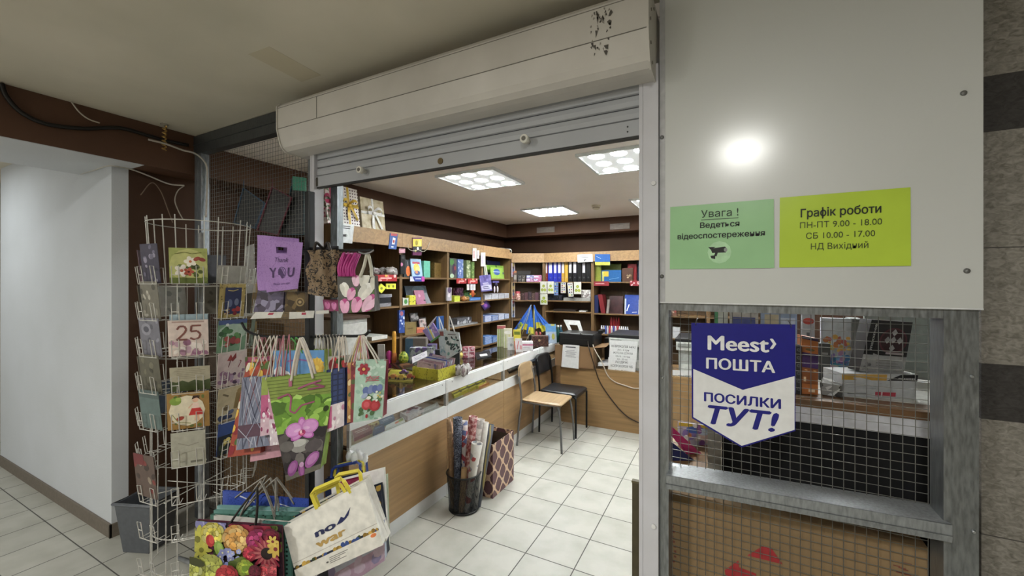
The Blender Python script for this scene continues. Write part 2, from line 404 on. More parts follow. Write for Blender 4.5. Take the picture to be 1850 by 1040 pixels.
def wall_tile_mat():
    q = N('stone_wall_tiles').set(.6, 0, .3); nz = q.n('ShaderNodeTexNoise', Scale=55); nz.inputs['Detail'].default_value = 5; nz.inputs['Distortion'].default_value = 1.2
    q.l(q.coord((1, 1, 1.6)), nz.inputs['Vector']); sx = q.n('ShaderNodeSeparateXYZ'); q.l(q.coord(), sx.inputs[0])
    z = q.n('ShaderNodeMath', operation='SUBTRACT'); z.inputs[1].default_value = .475; q.l(sx.outputs['Z'], z.inputs[0])
    md = q.n('ShaderNodeMath', operation='MODULO'); md.inputs[1].default_value = .762; q.l(z.outputs[0], md.inputs[0])
    def band(a, b):
        g = q.n('ShaderNodeMath', operation='GREATER_THAN'); g.inputs[1].default_value = a; q.l(md.outputs[0], g.inputs[0])
        h = q.n('ShaderNodeMath', operation='LESS_THAN'); h.inputs[1].default_value = b; q.l(md.outputs[0], h.inputs[0])
        m = q.n('ShaderNodeMath', operation='MULTIPLY'); q.l(g.outputs[0], m.inputs[0]); q.l(h.outputs[0], m.inputs[1]); return m.outputs[0]
    light = q.ramp(nz.outputs['Fac'], [(.3, '#676259'), (.7, '#928d84')]); dark = q.ramp(nz.outputs['Fac'], [(.3, '#302d2b'), (.7, '#423f3d')])
    m1 = q.n('ShaderNodeMix', data_type='RGBA'); q.l(band(0, .148), m1.inputs[0]); q.l(light, m1.inputs[6]); q.l(dark, m1.inputs[7])
    m2 = q.n('ShaderNodeMix', data_type='RGBA'); q.l(band(.4535, .4565), m2.inputs[0]); q.l(m1.outputs[2], m2.inputs[6]); m2.inputs[7].default_value = lin('#4a4743')
    q.base(m2.outputs[2]); q.bump(nz.outputs['Fac'], .5, .004); return q.m
struct(MB().box((-6.5, -2.6, -.05), (3.2, 6.6, 0)).build('floor', tile_mat()), 'pale square tiled floor')
cm = MB().box((-6.5, -2.6, ZC), (3.2, YS + .06, ZC + .06))
cm.build('ceiling', ceil_m)['kind'] = 'structure'
struct(MB().box((XW - .1, YS + .06, ZS), (3.2, YB + .1, ZS + .06)).build('ceiling.001', ceil_s))
# repainted patch on the corridor ceiling: a thin coat with its own tone
pt = [P(u, v, Z=ZC - .0008) for u, v in ((448, 98), (486, 84), (580, 136), (545, 148))]
struct(MB().add(pt + [p + Vector((0, 0, .0007)) for p in pt], [(0, 1, 2, 3), (7, 6, 5, 4), (0, 4, 5, 1), (1, 5, 6, 2), (2, 6, 7, 3), (3, 7, 4, 0)]).build('trim_1', plaster('ceiling_patch', '#c0b69d', .03, 60, .08)), 'repainted patch on the corridor ceiling')
struct(MB().box((XW - .12, 1.213, 0), (XW, YB + .1, 2.6)).build('wall_left', brown))
struct(MB().box((XW - .12, YB, 0), (3.2, YB + .12, 2.6)).build('wall_back', brown))
struct(MB().box((XW - .48, -2.6, 2.335), (-3.23, YB, ZC), beamp).box((XW - .48, -2.6, 2.333), (-3.235, 1.22, 2.3351), white_wall).build('trim_2', beamp), 'brown beam along the left')
struct(MB().box((-3.23, YB - .30, 2.34), (3.2, YB, ZS)).build('trim_3', beamp), 'brown beam over the back shelves')
struct(MB().box((-5.66, 1.13, 0), (XW, 1.213, 2.9)).build('wall_passage', white_wall))
struct(MB().box((-6.4, 1.75, 0), (-5.66, 1.85, 2.9)).build('wall_passage_end', plaster('grey_plaster', '#c4c2bc', .03, 120, .2)))
struct(MB().box((-6.6, -2.6, 0), (-6.5, 1.85, 2.9)).build('wall_passage_far', plaster('grey_plaster', '#c4c2bc', .03, 120, .2)))
bsm = M('#6d6357', .6)
struct(MB().box((-5.67, 1.117, 0), (XW + .012, 1.13, .085)).box((XW, 1.117, 0), (XW + .012, 1.225, .085)).build('baseboard_passage', bsm, bevel=.002))
struct(MB().box((.60, 1.555, 0), (3.2, 1.68, ZC)).build('wall_front', wall_tile_mat()))
struct(MB().box((1.75, 1.68, 0), (1.85, YB, ZS)).build('wall_right', plaster('pale_shop_plaster', '#c8c9c6', .03, 80, .1)))
struct(MB().box((XW - .12, -2.7, 0), (3.3, -2.6, ZC)).build('wall_corridor', plaster('corridor_plaster', '#b5ad9c', .03, 90, .2)))
struct(MB().box((3.2, -2.7, 0), (3.3, 1.6, ZC)).build('wall_corridor_end', plaster('corridor_plaster', '#b5ad9c', .03, 90, .2)))
# dark red poster at the far end of the side passage
slab('wall_poster', 'dark red flowered poster at the far left edge behind the white wall', 'poster', [(-16, 306), (4.5, 312), (4.5, 416), (-16, 418)], .004, M('#4a2a2e'),
     [BOX(.55, .0, 1, 1, '#523034'), E(.85, .55, .13, .10, '#c05a94'), E(.8, .42, .11, .1, '#96336e'), E(.9, .3, .1, .1, '#7a2f58')], Y=1.745)

# ------------------------------------------------------------------ ceiling lights
metal_white = M('#d9dcdb', .4, var=.02)
def panel_light(label, group, x, y, z, L, size=.6, name='ceiling_light', dots=True, sc=6.0, dark=.0026):
    t = thing(name, label, 'ceiling light', (x, y, z), group=group); h = size / 2; f = MB()
    for a, b in (((-h, -h), (h, -h+.02)), ((-h, h-.02), (h, h)), ((-h, -h+.02), (-h+.02, h-.02)), ((h-.02, -h+.02), (h, h-.02))): f.box((a[0], a[1], -.022), (b[0], b[1], 0))
    f.build('frame', metal_white, t, .002); MB().box((-h+.02, -h+.02, -.014), (h-.02, h-.02, -.004)).build('diffuser', lamp_mat('lamp_diffuser', L, dark, dots, sc), t); return t
shop_panel = panel_light('square light panel with bright dots nearest the roller shutter, left of two', 'shop ceiling panels', -2.0, 3.22, ZS, SHOP_L)
dup(shop_panel, (-.70, 3.22, ZS), label='square light panel with bright dots nearest the white shutter post, cut by it')
panel_light('far light panel with bright bars over the back shelves, left of the smoke detector', 'shop ceiling panels', -2.08, 5.08, ZS, SHOP_L * .6, dots='bars', sc=9.0, dark=.006)
dup(shop_panel, (-.70, 5.08, ZS), label='far light panel just showing beside the white shutter post')
for x, y in ((.6, 3.3), (.6, 5.08)): dup(shop_panel, (x, y, ZS), label='unseen square light panel added over the right half, behind the white partition')  # unseen panels carrying on the grid, added for their light
def round_light(label, x, y, L, r=.155):
    t = thing('ceiling_light', label, 'ceiling light', (x, y, ZC)); MB().lathe([(r + .012, 0), (r + .012, -.035), (r, -.04), (r, -.02)], n=32).build('frame', metal_white, t)
    MB().lathe([(r, -.022), (r * .6, -.05), (.001, -.058)], n=32).build('diffuser', lamp_mat('lamp_diffuser', L, 1, False, col=(1, 1, .95)), t)
round_light('round corridor ceiling fixture behind the viewer', .10, -.50, HALL_L); round_light('unseen round fill lamp added behind the viewer, further left', -2.2, -1.45, HALL_L * 2.0)  # second lamp is an added fill for the bag fronts and shutter
panel_light('side passage ceiling fixture out of view on the left', None, -5.3, .25, ZC, PASS_L, .5, dots=False)
def detector():
    t = thing('smoke_detector', 'small round white smoke detector on the shop ceiling', 'smoke detector', P(1077, 371, Z=ZS))
    MB().lathe([(.001, 0), (.055, 0), (.055, -.018), (.04, -.022), (.04, -.04), (.03, -.052), (.001, -.054)]).build('body', M('#d8cdb4', .4), t)
    MB().lathe([(.041, -.024), (.046, -.030), (.041, -.036)]).build('ring', M('#a89c84', .4), t)
detector()
def cctv():
    t = thing('security_camera', 'small white dome-ended security camera on the wall above the corner shelf', 'security camera', Vector((-2.98, 5.58, 2.09)))
    MB().tube([(-.44, .02, .06), (-.08, 0, .03), (-.03, 0, .02)], .012, 8).build('bracket', M('#cfcfcd'), t)
    MB().tube([(-.05, .01, .012), (.03, -.02, -.008), (.05, -.028, -.012)], [.028, .032, .03], 12).build('housing', M('#d9d9d7', .35), t)
    MB().blob((.056, -.03, -.014), .014, .02, .02, n=10).build('lens', M('#111114', .1), t)
cctv()

for lab_, u0, v0, u1, v1 in (('small white vent grille on the rear beam, left one', 970, 409, 1002, 421), ('white vent grille on the rear beam near the white shutter post', 1102, 402, 1138, 415)):
    a, b = P(u0, v1, Y=YB - .302), P(u1, v0, Y=YB - .302); t = thing('vent_grille', lab_, 'vent', Vector(((a.x + b.x) / 2, YB - .302, (a.z + b.z) / 2))); o = t.location
    MB(o).box((a.x, YB - .312, a.z), (b.x, YB - .3005, b.z)).build('frame', M('#6f665e', .5), t, .002); m = MB(o)
    for k in range(5): z = a.z + (b.z - a.z) * (k + .7) / 5.4; m.box((a.x + .01, YB - .316, z - .004), (b.x - .01, YB - .3121, z + .004))
    m.build('louvre', M('#8a8078', .5), t)

# ------------------------------------------------------------------ roller shutter
sh_white = M('#b9b6b2', .42, var=.03, scale=6); sh_slat = M('#a9abb0', .45, var=.02, scale=4); sh_guide = M('#c6c5cb', .4, var=.02, scale=9)
def housing_mat():
    q = N('worn_white_enamel').set(.42, 0, .4); n2 = q.n('ShaderNodeTexNoise', Scale=3); n2.inputs['Detail'].default_value = 5; q.l(q.coord(), n2.inputs['Vector'])
    q.base(q.ramp(n2.outputs['Fac'], [(.3, '#bab5ad'), (.7, '#cfcac3')])); return q.m
def shutter():
    o = Vector((-1.13, YS, 2.1)); t = thing('roller_shutter', 'white roller shutter rolled up over the shop entrance', 'roller shutter', o); hm = housing_mat()
    x0, x1 = -2.06, -.222
    prof = [(1.56, 2.525), (1.345, 2.525), (1.328, 2.505), (1.328, 2.392), (1.345, 2.325), (1.356, 2.303), (1.378, 2.288), (1.41, 2.285), (1.47, 2.285), (1.56, 2.35)]
    h = MB(o).prism(prof, x0, x1, 0)
    # sheet seams and the flaked scratches near the right end
    h.box((x0, 1.3265, 2.391), (x1, 1.3285, 2.3935), M('#6f6a63')).box((x0 + .001, 1.3262, 2.497), (x1, 1.3285, 2.4985), M('#77726a')).box((x0 + .30, 1.3262, 2.392), (x0 + .302, 1.3285, 2.497), M('#7a756d'))
    rd = random.Random(5)
    for i in range(44):
        u, v = rd.uniform(-.40, -.335), rd.uniform(2.345, 2.49); s_ = .0035 if rd.random() < .75 else .008; a = rd.uniform(0, 3)
        yy = 1.3278 if v > 2.392 else 1.3278 + (2.392 - v) * .254
        h.add([(u + s_*q*math.cos(b + a) * (.4 if k % 2 else 1), yy - .0012, v + s_*q*math.sin(b + a) * 1.6) for k, (b, q) in enumerate(((0, 1), (1.1, .8), (2.4, 1.1), (3.6, .7), (5, 1)))], [(0, 1, 2, 3, 4)], M('#55504a' if i % 3 else '#8d877e'))
    h.build('housing', hm, t)
    for xa, nm in ((x0 - .006, 'end_cap'), (x1, 'end_cap')):
        e = MB(o).prism([(1.565, 2.53), (1.34, 2.53), (1.322, 2.508), (1.322, 2.39), (1.339, 2.322), (1.352, 2.297), (1.376, 2.281), (1.565, 2.281)], xa, xa + .006, 0).build(nm, hm, t)
    for z, y in ((2.47, 1.37), (2.43, 1.35), (2.36, 1.36), (2.31, 1.39), (2.5, 1.42)): MB(o).tube([(x1 + .006, y, z), (x1 + .009, y, z)], .005, 8).build('screw', M('#7c766c', .4), t)
    c = MB(o)   # curtain of bowed slats
    for i in range(6):
        za = 2.1745 + i * .044
        c.prism([(1.497, za), (1.489, za + .004), (1.486, za + .021), (1.489, za + .0385), (1.497, za + .0425), (1.503, za + .0425), (1.503, za)], -1.985, -.268, 0, smooth=False)
        c.box((-1.985, 1.494, za - .0018), (-.268, 1.5, za), M('#4d4e52'))
    c.build('slat_curtain', sh_slat, t)
    MB(o).box((-1.985, 1.484, 2.115), (-.268, 1.506, 2.172)).box((-1.985, 1.486, 2.106), (-.268, 1.504, 2.1149), M('#2e2d2c')).build('bottom_bar', sh_slat, t, .002)
    for u, v in ((661, 310), (955, 256)):
        p = P(u, v, Y=1.484); s_ = MB(o).tube([p + Vector((0, 0, 0)), p + Vector((0, -.02, 0)), p + Vector((0, -.022, 0)), p + Vector((0, -.046, 0))], [.010, .010, .0165, .0165], 14).build('stopper', M('#d9d6cb', .4), t)
        MB(o).tube([p + Vector((0, -.0455, 0)), p + Vector((0, -.0475, 0))], .009, 12).build('recess', M('#6b665e'), s_)
    p = P(796, 291, Y=1.484); MB(o).tube([p, p + Vector((0, -.004, 0))], .014, 18).build('lock', M('#6a5a3a', .35, .7), t)
    for v in (229, 238): p = P(1134, v, Y=1.484); MB(o).tube([p, p + Vector((0, -.002, 0))], .003, 8).build('rivet', M('#333333'), t)
    MB(o).box((-1.985, 1.482, 2.118), (-1.955, 1.4839, 2.165), M('#4b463c')).build('bracket', M('#4b463c'), t)
    # guide rails: U-shaped profiles
    for xa, xb, k in ((-.272, -.2085, 1), (-2.0, -1.968, -1)):
        g = MB(o).box((xa, 1.470, 0), (xb, 1.4739, 2.345)).box((xa, 1.474, 0), (xa + .004, 1.53, 2.345)).box((xb - .004, 1.474, 0), (xb, 1.53, 2.345)).box((xa + .012, 1.4688, 0), (xa + .0135, 1.4699, 2.345), M('#a6a6ab'))
        g.build('guide_rail', sh_guide, t)
    for v in (331, 950): p = P(1181, v, Y=1.47); MB(o).tube([p + Vector((0, .001, 0)), p + Vector((0, -.006, 0))], [.0085, .007], 14).build('cap', M('#d7d6d6', .3), t)
shutter()

# ------------------------------------------------------------------ galvanised partition with white panel and wire mesh, right of the entrance
zn = zinc()
def mesh_grid(mb, x0, x1, z0, z1, y, pitch, r, skew=None):
    n = int((x1 - x0) / pitch)
    for i in range(n + 1): x = x0 + (x1 - x0) * i / n; mb.tube([(x, y, z0), (x, y, z1)], r, 4, caps=False)
    m = int((z1 - z0) / pitch)
    for i in range(m + 1): z = z0 + (z1 - z0) * i / m; mb.tube([(x0, y + r * 1.6, z), (x1, y + r * 1.6, z)], r, 4, caps=False)
def panel_mat():
    q = N('glossy_white_panel').set(.4, 0, .5); q.b.inputs['Coat Weight'].default_value = .8; q.b.inputs['Coat Roughness'].default_value = .19; n2 = q.n('ShaderNodeTexNoise', Scale=1.2); q.l(q.coord(), n2.inputs['Vector'])
    q.base(q.ramp(n2.outputs['Fac'], [(.3, '#bfc1bd'), (.7, '#c9cac8')]))
    n3 = q.n('ShaderNodeTexNoise', Scale=3.5); n3.inputs['Detail'].default_value = 1; q.l(q.coord((1, 1, .6)), n3.inputs['Vector']); q.bump(n3.outputs['Fac'], .16, .01)
    q.l(q.ramp(n3.outputs['Fac'], [(.3, '#a2a2a2'), (.7, '#b4b4b4')]), q.b.inputs['Roughness']); return q.m
def partition():
    o = Vector((.18, YS, 0)); t = thing('mesh_partition', 'galvanised steel partition with glossy white panel above a wire mesh window', 'partition', o)
    pa = MB(o).box((-.206, 1.483, 1.53), (.576, 1.4905, ZC - .002)).box((-.206, 1.482, 1.53), (-.188, 1.4829, ZC - .002), M('#b2b2b4', .3)).box((-.206, 1.4815, 1.53), (.576, 1.4829, 1.534), M('#d4d5d6', .3))
    pa.build('panel', panel_mat(), t, .001)
    for u, v in ((1741, 168), (1747, 489), (1196, 248), (1196, 499)):
        p = P(u, v, Y=1.482); MB(o).tube([p, p + Vector((0, -.003, 0)), p + Vector((0, -.006, 0))], [.007, .006, .002], 12).build('screw', M('#7d7d7c', .3, .6), t)
    def cpost(xa, xb):   # C-section upright: front web, two flanges
        return MB(o).box((xa, 1.4915, 0), (xb, 1.4935, ZC)).box((xa, 1.4936, 0), (xa + .002, 1.575, ZC)).box((xb - .002, 1.4936, 0), (xb, 1.575, ZC)).box((xa + .016, 1.4905, 0), (xa + .019, 1.4914, ZC))
    cpost(-.206, -.178).build('post', zn, t); cpost(.505, .571).build('post', zn, t)
    MB(o).box((-.1775, 1.4915, 1.505), (.5045, 1.4935, 1.5295)).box((-.1775, 1.4936, 1.505), (.5045, 1.575, 1.507)).build('top_rail', zn, t)
    a = P(1205, 858, Y=1.475); b = P(1720, 948, Y=1.475); rot = math.atan2(b.z - a.z, b.x - a.x)
    s_ = MB(o)   # sill: flat top, turned-down front lip with a crease
    for (y0, z0), (y1, z1) in (((1.475, 0), (1.588, 0)), ((1.473, 0), (1.475, -.045))):
        s_.add([(a.x - .003, y0, a.z + z0), (b.x, y0, b.z + z0), (b.x, y1, b.z + z1), (a.x - .003, y1, a.z + z1)], [(0, 1, 2, 3)])
    s_.add([(a.x - .003, 1.475, a.z - .002), (b.x, 1.475, b.z - .002), (b.x, 1.588, b.z - .002), (a.x - .003, 1.588, a.z - .002)], [(3, 2, 1, 0)])
    s_.add([(a.x - .003, 1.4735, a.z - .027), (b.x, 1.4735, b.z - .027), (b.x, 1.4705, b.z - .0285), (a.x - .003, 1.4705, a.z - .0285)], [(0, 1, 2, 3), (3, 2, 1, 0)])
    s_.add([(a.x - .003, 1.4705, a.z - .0285), (b.x, 1.4705, b.z - .0285), (b.x, 1.475, b.z - .046), (a.x - .003, 1.475, a.z - .046)], [(0, 1, 2, 3)])
    s_.build('sill', zinc('sill_zinc', '#8d9193', .6, .35), t)
    m = MB(o); mesh_grid(m, -.176, .503, .02, 1.505, 1.579, .0262, .0011); m.build('wire_mesh', M('#83827c', .35, .6), t)
    for u, v in ((1756, 680), (1759, 960)): p = P(u, v, Y=1.491); MB(o).tube([p, p + Vector((0, -.004, 0))], [.005, .003], 10).build('rivet', M('#b9bcbe', .3, .8), t)
    for v in (682,): p = P(1197, v, Y=1.491); MB(o).tube([p, p + Vector((0, -.004, 0))], [.005, .003], 10).build('rivet', M('#b9bcbe', .3, .8), t)
partition()

def cam_icon(cx, cy, k, asp, c='#111111'):
    f = lambda pts: [(cx + x * k, cy + y * k / asp) for x, y in pts]
    return [G(f([(-.9, .32), (.75, .5), (1, .25), (.85, -.2), (-.7, -.22)]), c), G(f([(-1.15, .5), (-.3, .48), (-.9, .2)]), c), E(cx + .82 * k, cy + .12 * k / asp, .2 * k, .26 * k, '#8a8f8a'),
            G(f([(-.35, -.2), (-.05, -.2), (-.2, -.62), (-.5, -.62)]), c), G(f([(-.9, -.55), (-.35, -.5), (-.35, -.95), (-.8, -.85)]), c)]
def notice(name, label, corners, col, lines, art=()):
    q = quad(corners, Y=1.4805); n, c, fn, asp = qframe(q); o = (q[2] + q[3]) / 2; t = thing(name, label, 'notice', o)
    mb = MB(o); b = [p - n * .0012 for p in q]; mb.add(q + b, [(0, 3, 2, 1), (4, 5, 6, 7), (0, 1, 5, 4), (1, 2, 6, 5), (2, 3, 7, 6), (3, 0, 4, 7)], M(col, .25, var=.02, scale=8)); paint(mb, fn, asp, art, n); sh_ = mb.build('sheet', M(col, .25), t)
    W = (q[1] - q[0]).length; letter(t, fn, n, lines, W, W * asp, ); return t
notice('warning_notice', 'pale green laminated notice with a camera symbol on the white panel', [(1211, 374), (1398, 359), (1399, 484), (1210, 486)], '#96c690',
       [('Увага !', .5, .795, .115, '#1c2a1c', .0, 0, .36), ('Ведеться', .5, .635, .085, '#101410', .02, 0, .38), ('відеоспостереження', .5, .475, .085, '#101410', .02, 0, .84)],
       [BOX(.32, .755, .68, .765, '#1c2a1c'), E(.5, .25, .115, .12, '#a9d3a4'), cam_icon(.49, .27, .085, .66)])
notice('opening_hours_notice', 'yellow green opening hours notice beside the pale green one', [(1409, 357), (1645, 338), (1646, 480), (1408, 483)], '#b4cf1e',
       [('Графік роботи', .485, .70, .115, '#1d2408', .022, 0, .62), ('ПН-ПТ 9.00 - 18.00', .485, .545, .085, '#39420f', 0, 0, .63), ('СБ 10.00 - 17.00', .485, .395, .085, '#39420f', 0, 0, .53), ('НД Вихідний', .48, .245, .085, '#39420f', 0, 0, .44)])

def post_sign():
    navy = '#17177c'; whi = '#dcdcdc'
    c6 = [(1249, 583), (1437, 586), (1437, 778), (1340, 808), (1250, 755)]; Y = 1.470
    q = [P(u, v, Y=Y) for u, v in c6]; o = q[4].copy(); t = thing('post_office_sign', 'blue and white pointed sign hanging on the mesh window', 'sign', o); nb = Vector((0, .004, 0))
    mb = MB(o).add(q + [p + nb for p in q], [(0, 4, 3, 2, 1), (5, 6, 7, 8, 9), (0, 1, 6, 5), (1, 2, 7, 6), (2, 3, 8, 7), (3, 4, 9, 8), (4, 0, 5, 9)]); bd_ = mb.build('board', M(navy, .35, var=.02), t)
    MB(o).add([P(u, v, Y=Y - .0009) for u, v in ((1252.5, 666), (1342, 704), (1435.5, 679), (1435.5, 776), (1340, 805), (1252.5, 753))], [(0, 1, 2, 3, 4, 5)]).build('chevron', M(whi, .35, var=.02), bd_)
    fr = [P(u, v, Y=Y) for u, v in ((1250, 583), (1437, 586), (1437, 778), (1250, 755))]; n, c, fn, asp = qframe(fr); W = (fr[1] - fr[0]).length
    letter(t, fn, n, [('Meest', .465, .73, .15, whi, .03, 0, .60), ('›', .80, .765, .15, whi, .03, 0, .06), ('ПОШТА', .485, .535, .108, whi, .03, 0, .67), ('ПОСИЛКИ', .5, .195, .09, navy, .035, 0, .745), ('ТУТ!', .51, -.03, .185, navy, .035, .22, .69)], W, W * asp, under=bd_)
    for u, v in ((1257, 586), (1429, 590)):
        p = P(u, v, Y=Y - .002); MB(o).tube([p + Vector((0, 0, -.002)), p + Vector((0, -.004, .004)), p + Vector((0, .05, .012)), p + Vector((0, .112, .012))], .0014, 6).build('hook', M('#55565a', .4, .5), t)
post_sign()

# ------------------------------------------------------------------ wire mesh screen left of the entrance
def cage():
    o = Vector((-2.6, YS, 0)); t = thing('mesh_screen', 'tall wire mesh screen in a dark steel frame left of the entrance', 'partition', o); dz = zinc('dull_zinc', '#55585a', .5, .6)
    MB(o).box((-3.225, 1.485, 2.47), (-2.07, 1.535, 2.474)).box((-3.225, 1.485, 2.4741), (-2.07, 1.489, 2.592)).box((-3.225, 1.481, 2.53), (-2.07, 1.4849, 2.536)).build('top_rail', dz, t)
    for xa, xb, zt, m in ((-3.222, -3.14, 2.47, zinc('bright_zinc', '#8c9297', .4, .7)), (-2.043, -2.003, 2.275, zinc('post_zinc', '#878d90', .4, .7))):
        MB(o).box((xa, 1.49, 0), (xb, 1.493, zt)).box((xa, 1.4931, 0), (xa + .003, 1.54, zt)).box((xb - .003, 1.4931, 0), (xb, 1.54, zt)).box(((xa + xb) / 2 - .004, 1.488, 0), ((xa + xb) / 2 + .004, 1.4899, zt)).build('post', m, t)
    m = MB(o); mesh_grid(m, -3.138, -2.072, .05, 2.47, 1.545, .0262, .00095); m.build('wire_mesh', M('#6e6d69', .35, .6), t)
cage()
# inner steel upright seen beside the gift shelf
tag(MB((-1.95, 1.60, 0)).box((-1.975, 1.58, 0), (-1.972, 1.62, 2.5)).box((-1.972, 1.58, 0), (-1.922, 1.583, 2.5)).box((-1.925, 1.5831, 0), (-1.922, 1.62, 2.5)).build('steel_upright', zinc('post_zinc', '#878d90'), loc=(-1.95, 1.60, 0)), 'bare galvanised upright just inside the left shutter rail', 'steel post')

# ------------------------------------------------------------------ cables near the ceiling, streamer, bin
def cable(name, label, pts, r, mat, n=8): return tag(MB(pts[0]).tube(crv(pts, n), r, 6).build(name, mat, loc=pts[0]), label, 'cable')
X1 = -3.21
cable('power_cable', 'thick black cable sagging along the brown beam', [P(u, v, X=X1) for u, v in ((2, 150), (12, 175), (40, 204), (85, 224), (150, 232), (215, 231), (262, 243), (300, 254), (340, 262))], .011, M('#17120f', .5))
cable('thin_white_cable', 'short thin white cable at the ceiling edge left of the streamer', [P(u, v, X=X1 + .002) for u, v in ((129, 184), (143, 202), (160, 215), (180, 222))], .004, M('#b3aa9c'))
cable('corner_cable', 'white cable bending down the corner post beside the card rack', [P(u, v, X=-3.12) for u, v in ((268, 252), (300, 260), (330, 271), (352, 277), (368, 290), (374, 306), (374, 345), (372, 392))], .006, M('#aea79c'))
cable('wall_wire', 'thin white wire running from the white wall towards the card rack', [P(145, 314, Y=1.123), P(170, 307, Y=1.123), P(198, 299, Y=1.123), P(235, 305, X=-3.41), P(270, 318, X=-3.41), P(305, 332, X=-3.41), P(333, 335, X=-3.38)], .005, M('#b9b3a8'))
cable('loop_wire', 'thin pale wire loop hanging on the brown wall behind the card rack', [P(333, 335, X=-3.40), P(321, 345, X=-3.41), P(316, 362, X=-3.41), P(322, 380, X=-3.41), P(330, 395, X=-3.4)], .0035, M('#a59d90'))
cable('slack_wire', 'two thin drooping ends of wire on the brown wall', [P(254, 352, X=-3.41), P(274, 330, X=-3.41), P(290, 345, X=-3.41), P(303, 378, X=-3.41), P(312, 402, X=-3.41)], .003, M('#7a6450'))
def streamer():
    p = P(297, 224, Z=ZC); t = thing('gold_streamer', 'curled gold streamer hanging from the corridor ceiling', 'streamer', p)
    pts = [Vector((.010 * math.cos(i * .9), .010 * math.sin(i * .9), -.012 - i * .0036)) for i in range(44)]
    MB().tube(pts, [.0045 + .0015 * math.sin(i) for i in range(44)], 5).build('curl', M('#a8843c', .3, .6), t); MB().lathe([(.001, 0), (.022, 0), (.022, -.006), (.006, -.012), (.001, -.012)], n=14).build('plug', M('#8e8778'), t)
streamer()
def waste_bin():
    c = P(241, 965, Z=0); c = Vector((-3.13, 1.20, 0)); t = thing('waste_bin', 'dark grey plastic waste bin in the corner by the white wall', 'waste bin', c, (0, 0, R(22))); g = M('#54575c', .45)
    mb = MB(); ring = lambda hx, hy, z: [(-hx, -hy, z), (hx, -hy, z), (hx, hy, z), (-hx, hy, z)]
    pts = ring(.085, .075, 0) + ring(.115, .10, .30) + ring(.109, .094, .30) + ring(.08, .07, .008); mb.add(pts, [(3, 2, 1, 0)] + [(a*4+i, a*4+(i+1) % 4, a*4+4+(i+1) % 4, a*4+4+i) for a in range(3) for i in range(4)] + [(12, 13, 14, 15)])
    mb.build('body', g, t, .008)
    MB().tube([(-.118, -.103, .297), (.118, -.103, .297), (.118, .103, .297), (-.118, .103, .297)], .009, 8, closed=True).build('rim', g, t)
waste_bin()
# ================================================================== GREETING CARD RACK
wirem = M('#bdbab2', .4, .2)
RC = Vector((-2.50, 1.187, 0)); RA = [-57, -12, 33, 78, 123, 168, 213, 258]; TIER = [1.592 - .176 * i for i in range(9)]
def out_dir(a):   # a = 0 points straight back at the photographer, positive to the right
    f = -RC.normalized(); return f * math.cos(R(a)) + Vector((-f.y, f.x, 0)) * math.sin(R(a))
rack = thing('card_rack', 'tall white wire spinner rack full of greeting cards', 'card rack', RC)
MB().lathe([(.014, .03), (.014, 1.86), (.001, 1.87)], n=14).build('pole', M('#9a9c9e', .35, .5), rack)
for i in range(4):
    d_ = out_dir(20 + 90 * i); MB().tube([d_ * .012 + Vector((0, 0, .06)), d_ * .12 + Vector((0, 0, .05)), d_ * .30 + Vector((0, 0, .016))], .012, 8).build('leg', M('#9a9c9e', .35, .5), rack)
for i, z in enumerate([1.905] + [TIER[t] - .012 for t in (0, 2, 3, 5, 7, 8)]):
    r_ = .205 if i else .225; MB().tube([(r_ * math.cos(k * math.pi / 16), r_ * math.sin(k * math.pi / 16), z) for k in range(32)], .0026, 5, closed=True).build('ring', wirem, rack)
for i in range(16):
    d_ = out_dir(RA[i // 2] + (-15 if i % 2 else 15)); MB().tube([d_ * .205 + Vector((0, 0, .16)), d_ * .205 + Vector((0, 0, 1.6)), d_ * .225 + Vector((0, 0, 1.93))], .0026, 5).build('upright', wirem, rack)
for i in range(3):
    z = TIER[3 * i] - .012; m = MB()
    for k in range(4): m.tube([out_dir(45 * k) * .205 + Vector((0, 0, z)), out_dir(45 * k + 180) * .205 + Vector((0, 0, z))], .0024, 5)
    m.build('spoke', wirem, rack)
pk = MB()   # pocket: tilted wire front, floor wires and two side hooks
W2, D2 = .062, .036
pk.tube([(-W2, .02, .004), (-W2, -D2, 0), (-W2, -D2 - .012, .085), (-W2 + .028, -D2 - .012, .088), (-W2 + .028, -D2, .0), (-W2 + .028, .02, .004)], .0021, 5)
pk.tube([(W2, .02, .004), (W2, -D2, 0), (W2, -D2 - .012, .085), (W2 - .028, -D2 - .012, .088), (W2 - .028, -D2, .0), (W2 - .028, .02, .004)], .0021, 5)
pk.tube([(-W2, -D2, .001), (W2, -D2, .001)], .0021, 5); pk.tube([(-W2, -D2 - .006, .044), (-W2 + .028, -D2 - .006, .044)], .0021, 5)
pk0 = pk.build('pocket', wirem, rack)
first = True
for a in RA:
    d_ = out_dir(a); rz = math.atan2(d_.x, -d_.y)
    for k, z in enumerate(TIER):
        if k > 5 and RA.index(a) > 3: continue
        o_ = pk0 if first else dup(pk0, parent=rack); first = False
        o_.location = d_ * .207 + Vector((0, 0, z)); o_.rotation_euler = (0, 0, rz)
def card(col, tier, wd, ht, label, c, art=(), dz=0, da=0, group='greeting cards in the spinner rack', dr=0, name='greeting_card', rough=.4):
    d_ = out_dir(RA[col] + da); sd = Vector((-d_.y, d_.x, 0)); z = TIER[tier] + .004 + dz; b = RC + d_ * (.226 + dr); tp = d_ * .018
    q = [b + tp - sd * wd/2 + Vector((0, 0, z + ht)), b + tp + sd * wd/2 + Vector((0, 0, z + ht)), b + sd * wd/2 + Vector((0, 0, z)), b - sd * wd/2 + Vector((0, 0, z))]
    return slab(name, label, 'greeting card', q, .0025, M(c, rough), art, group, rough=rough)
L_, A_, B_, R_ = 0, 1, 2, 3
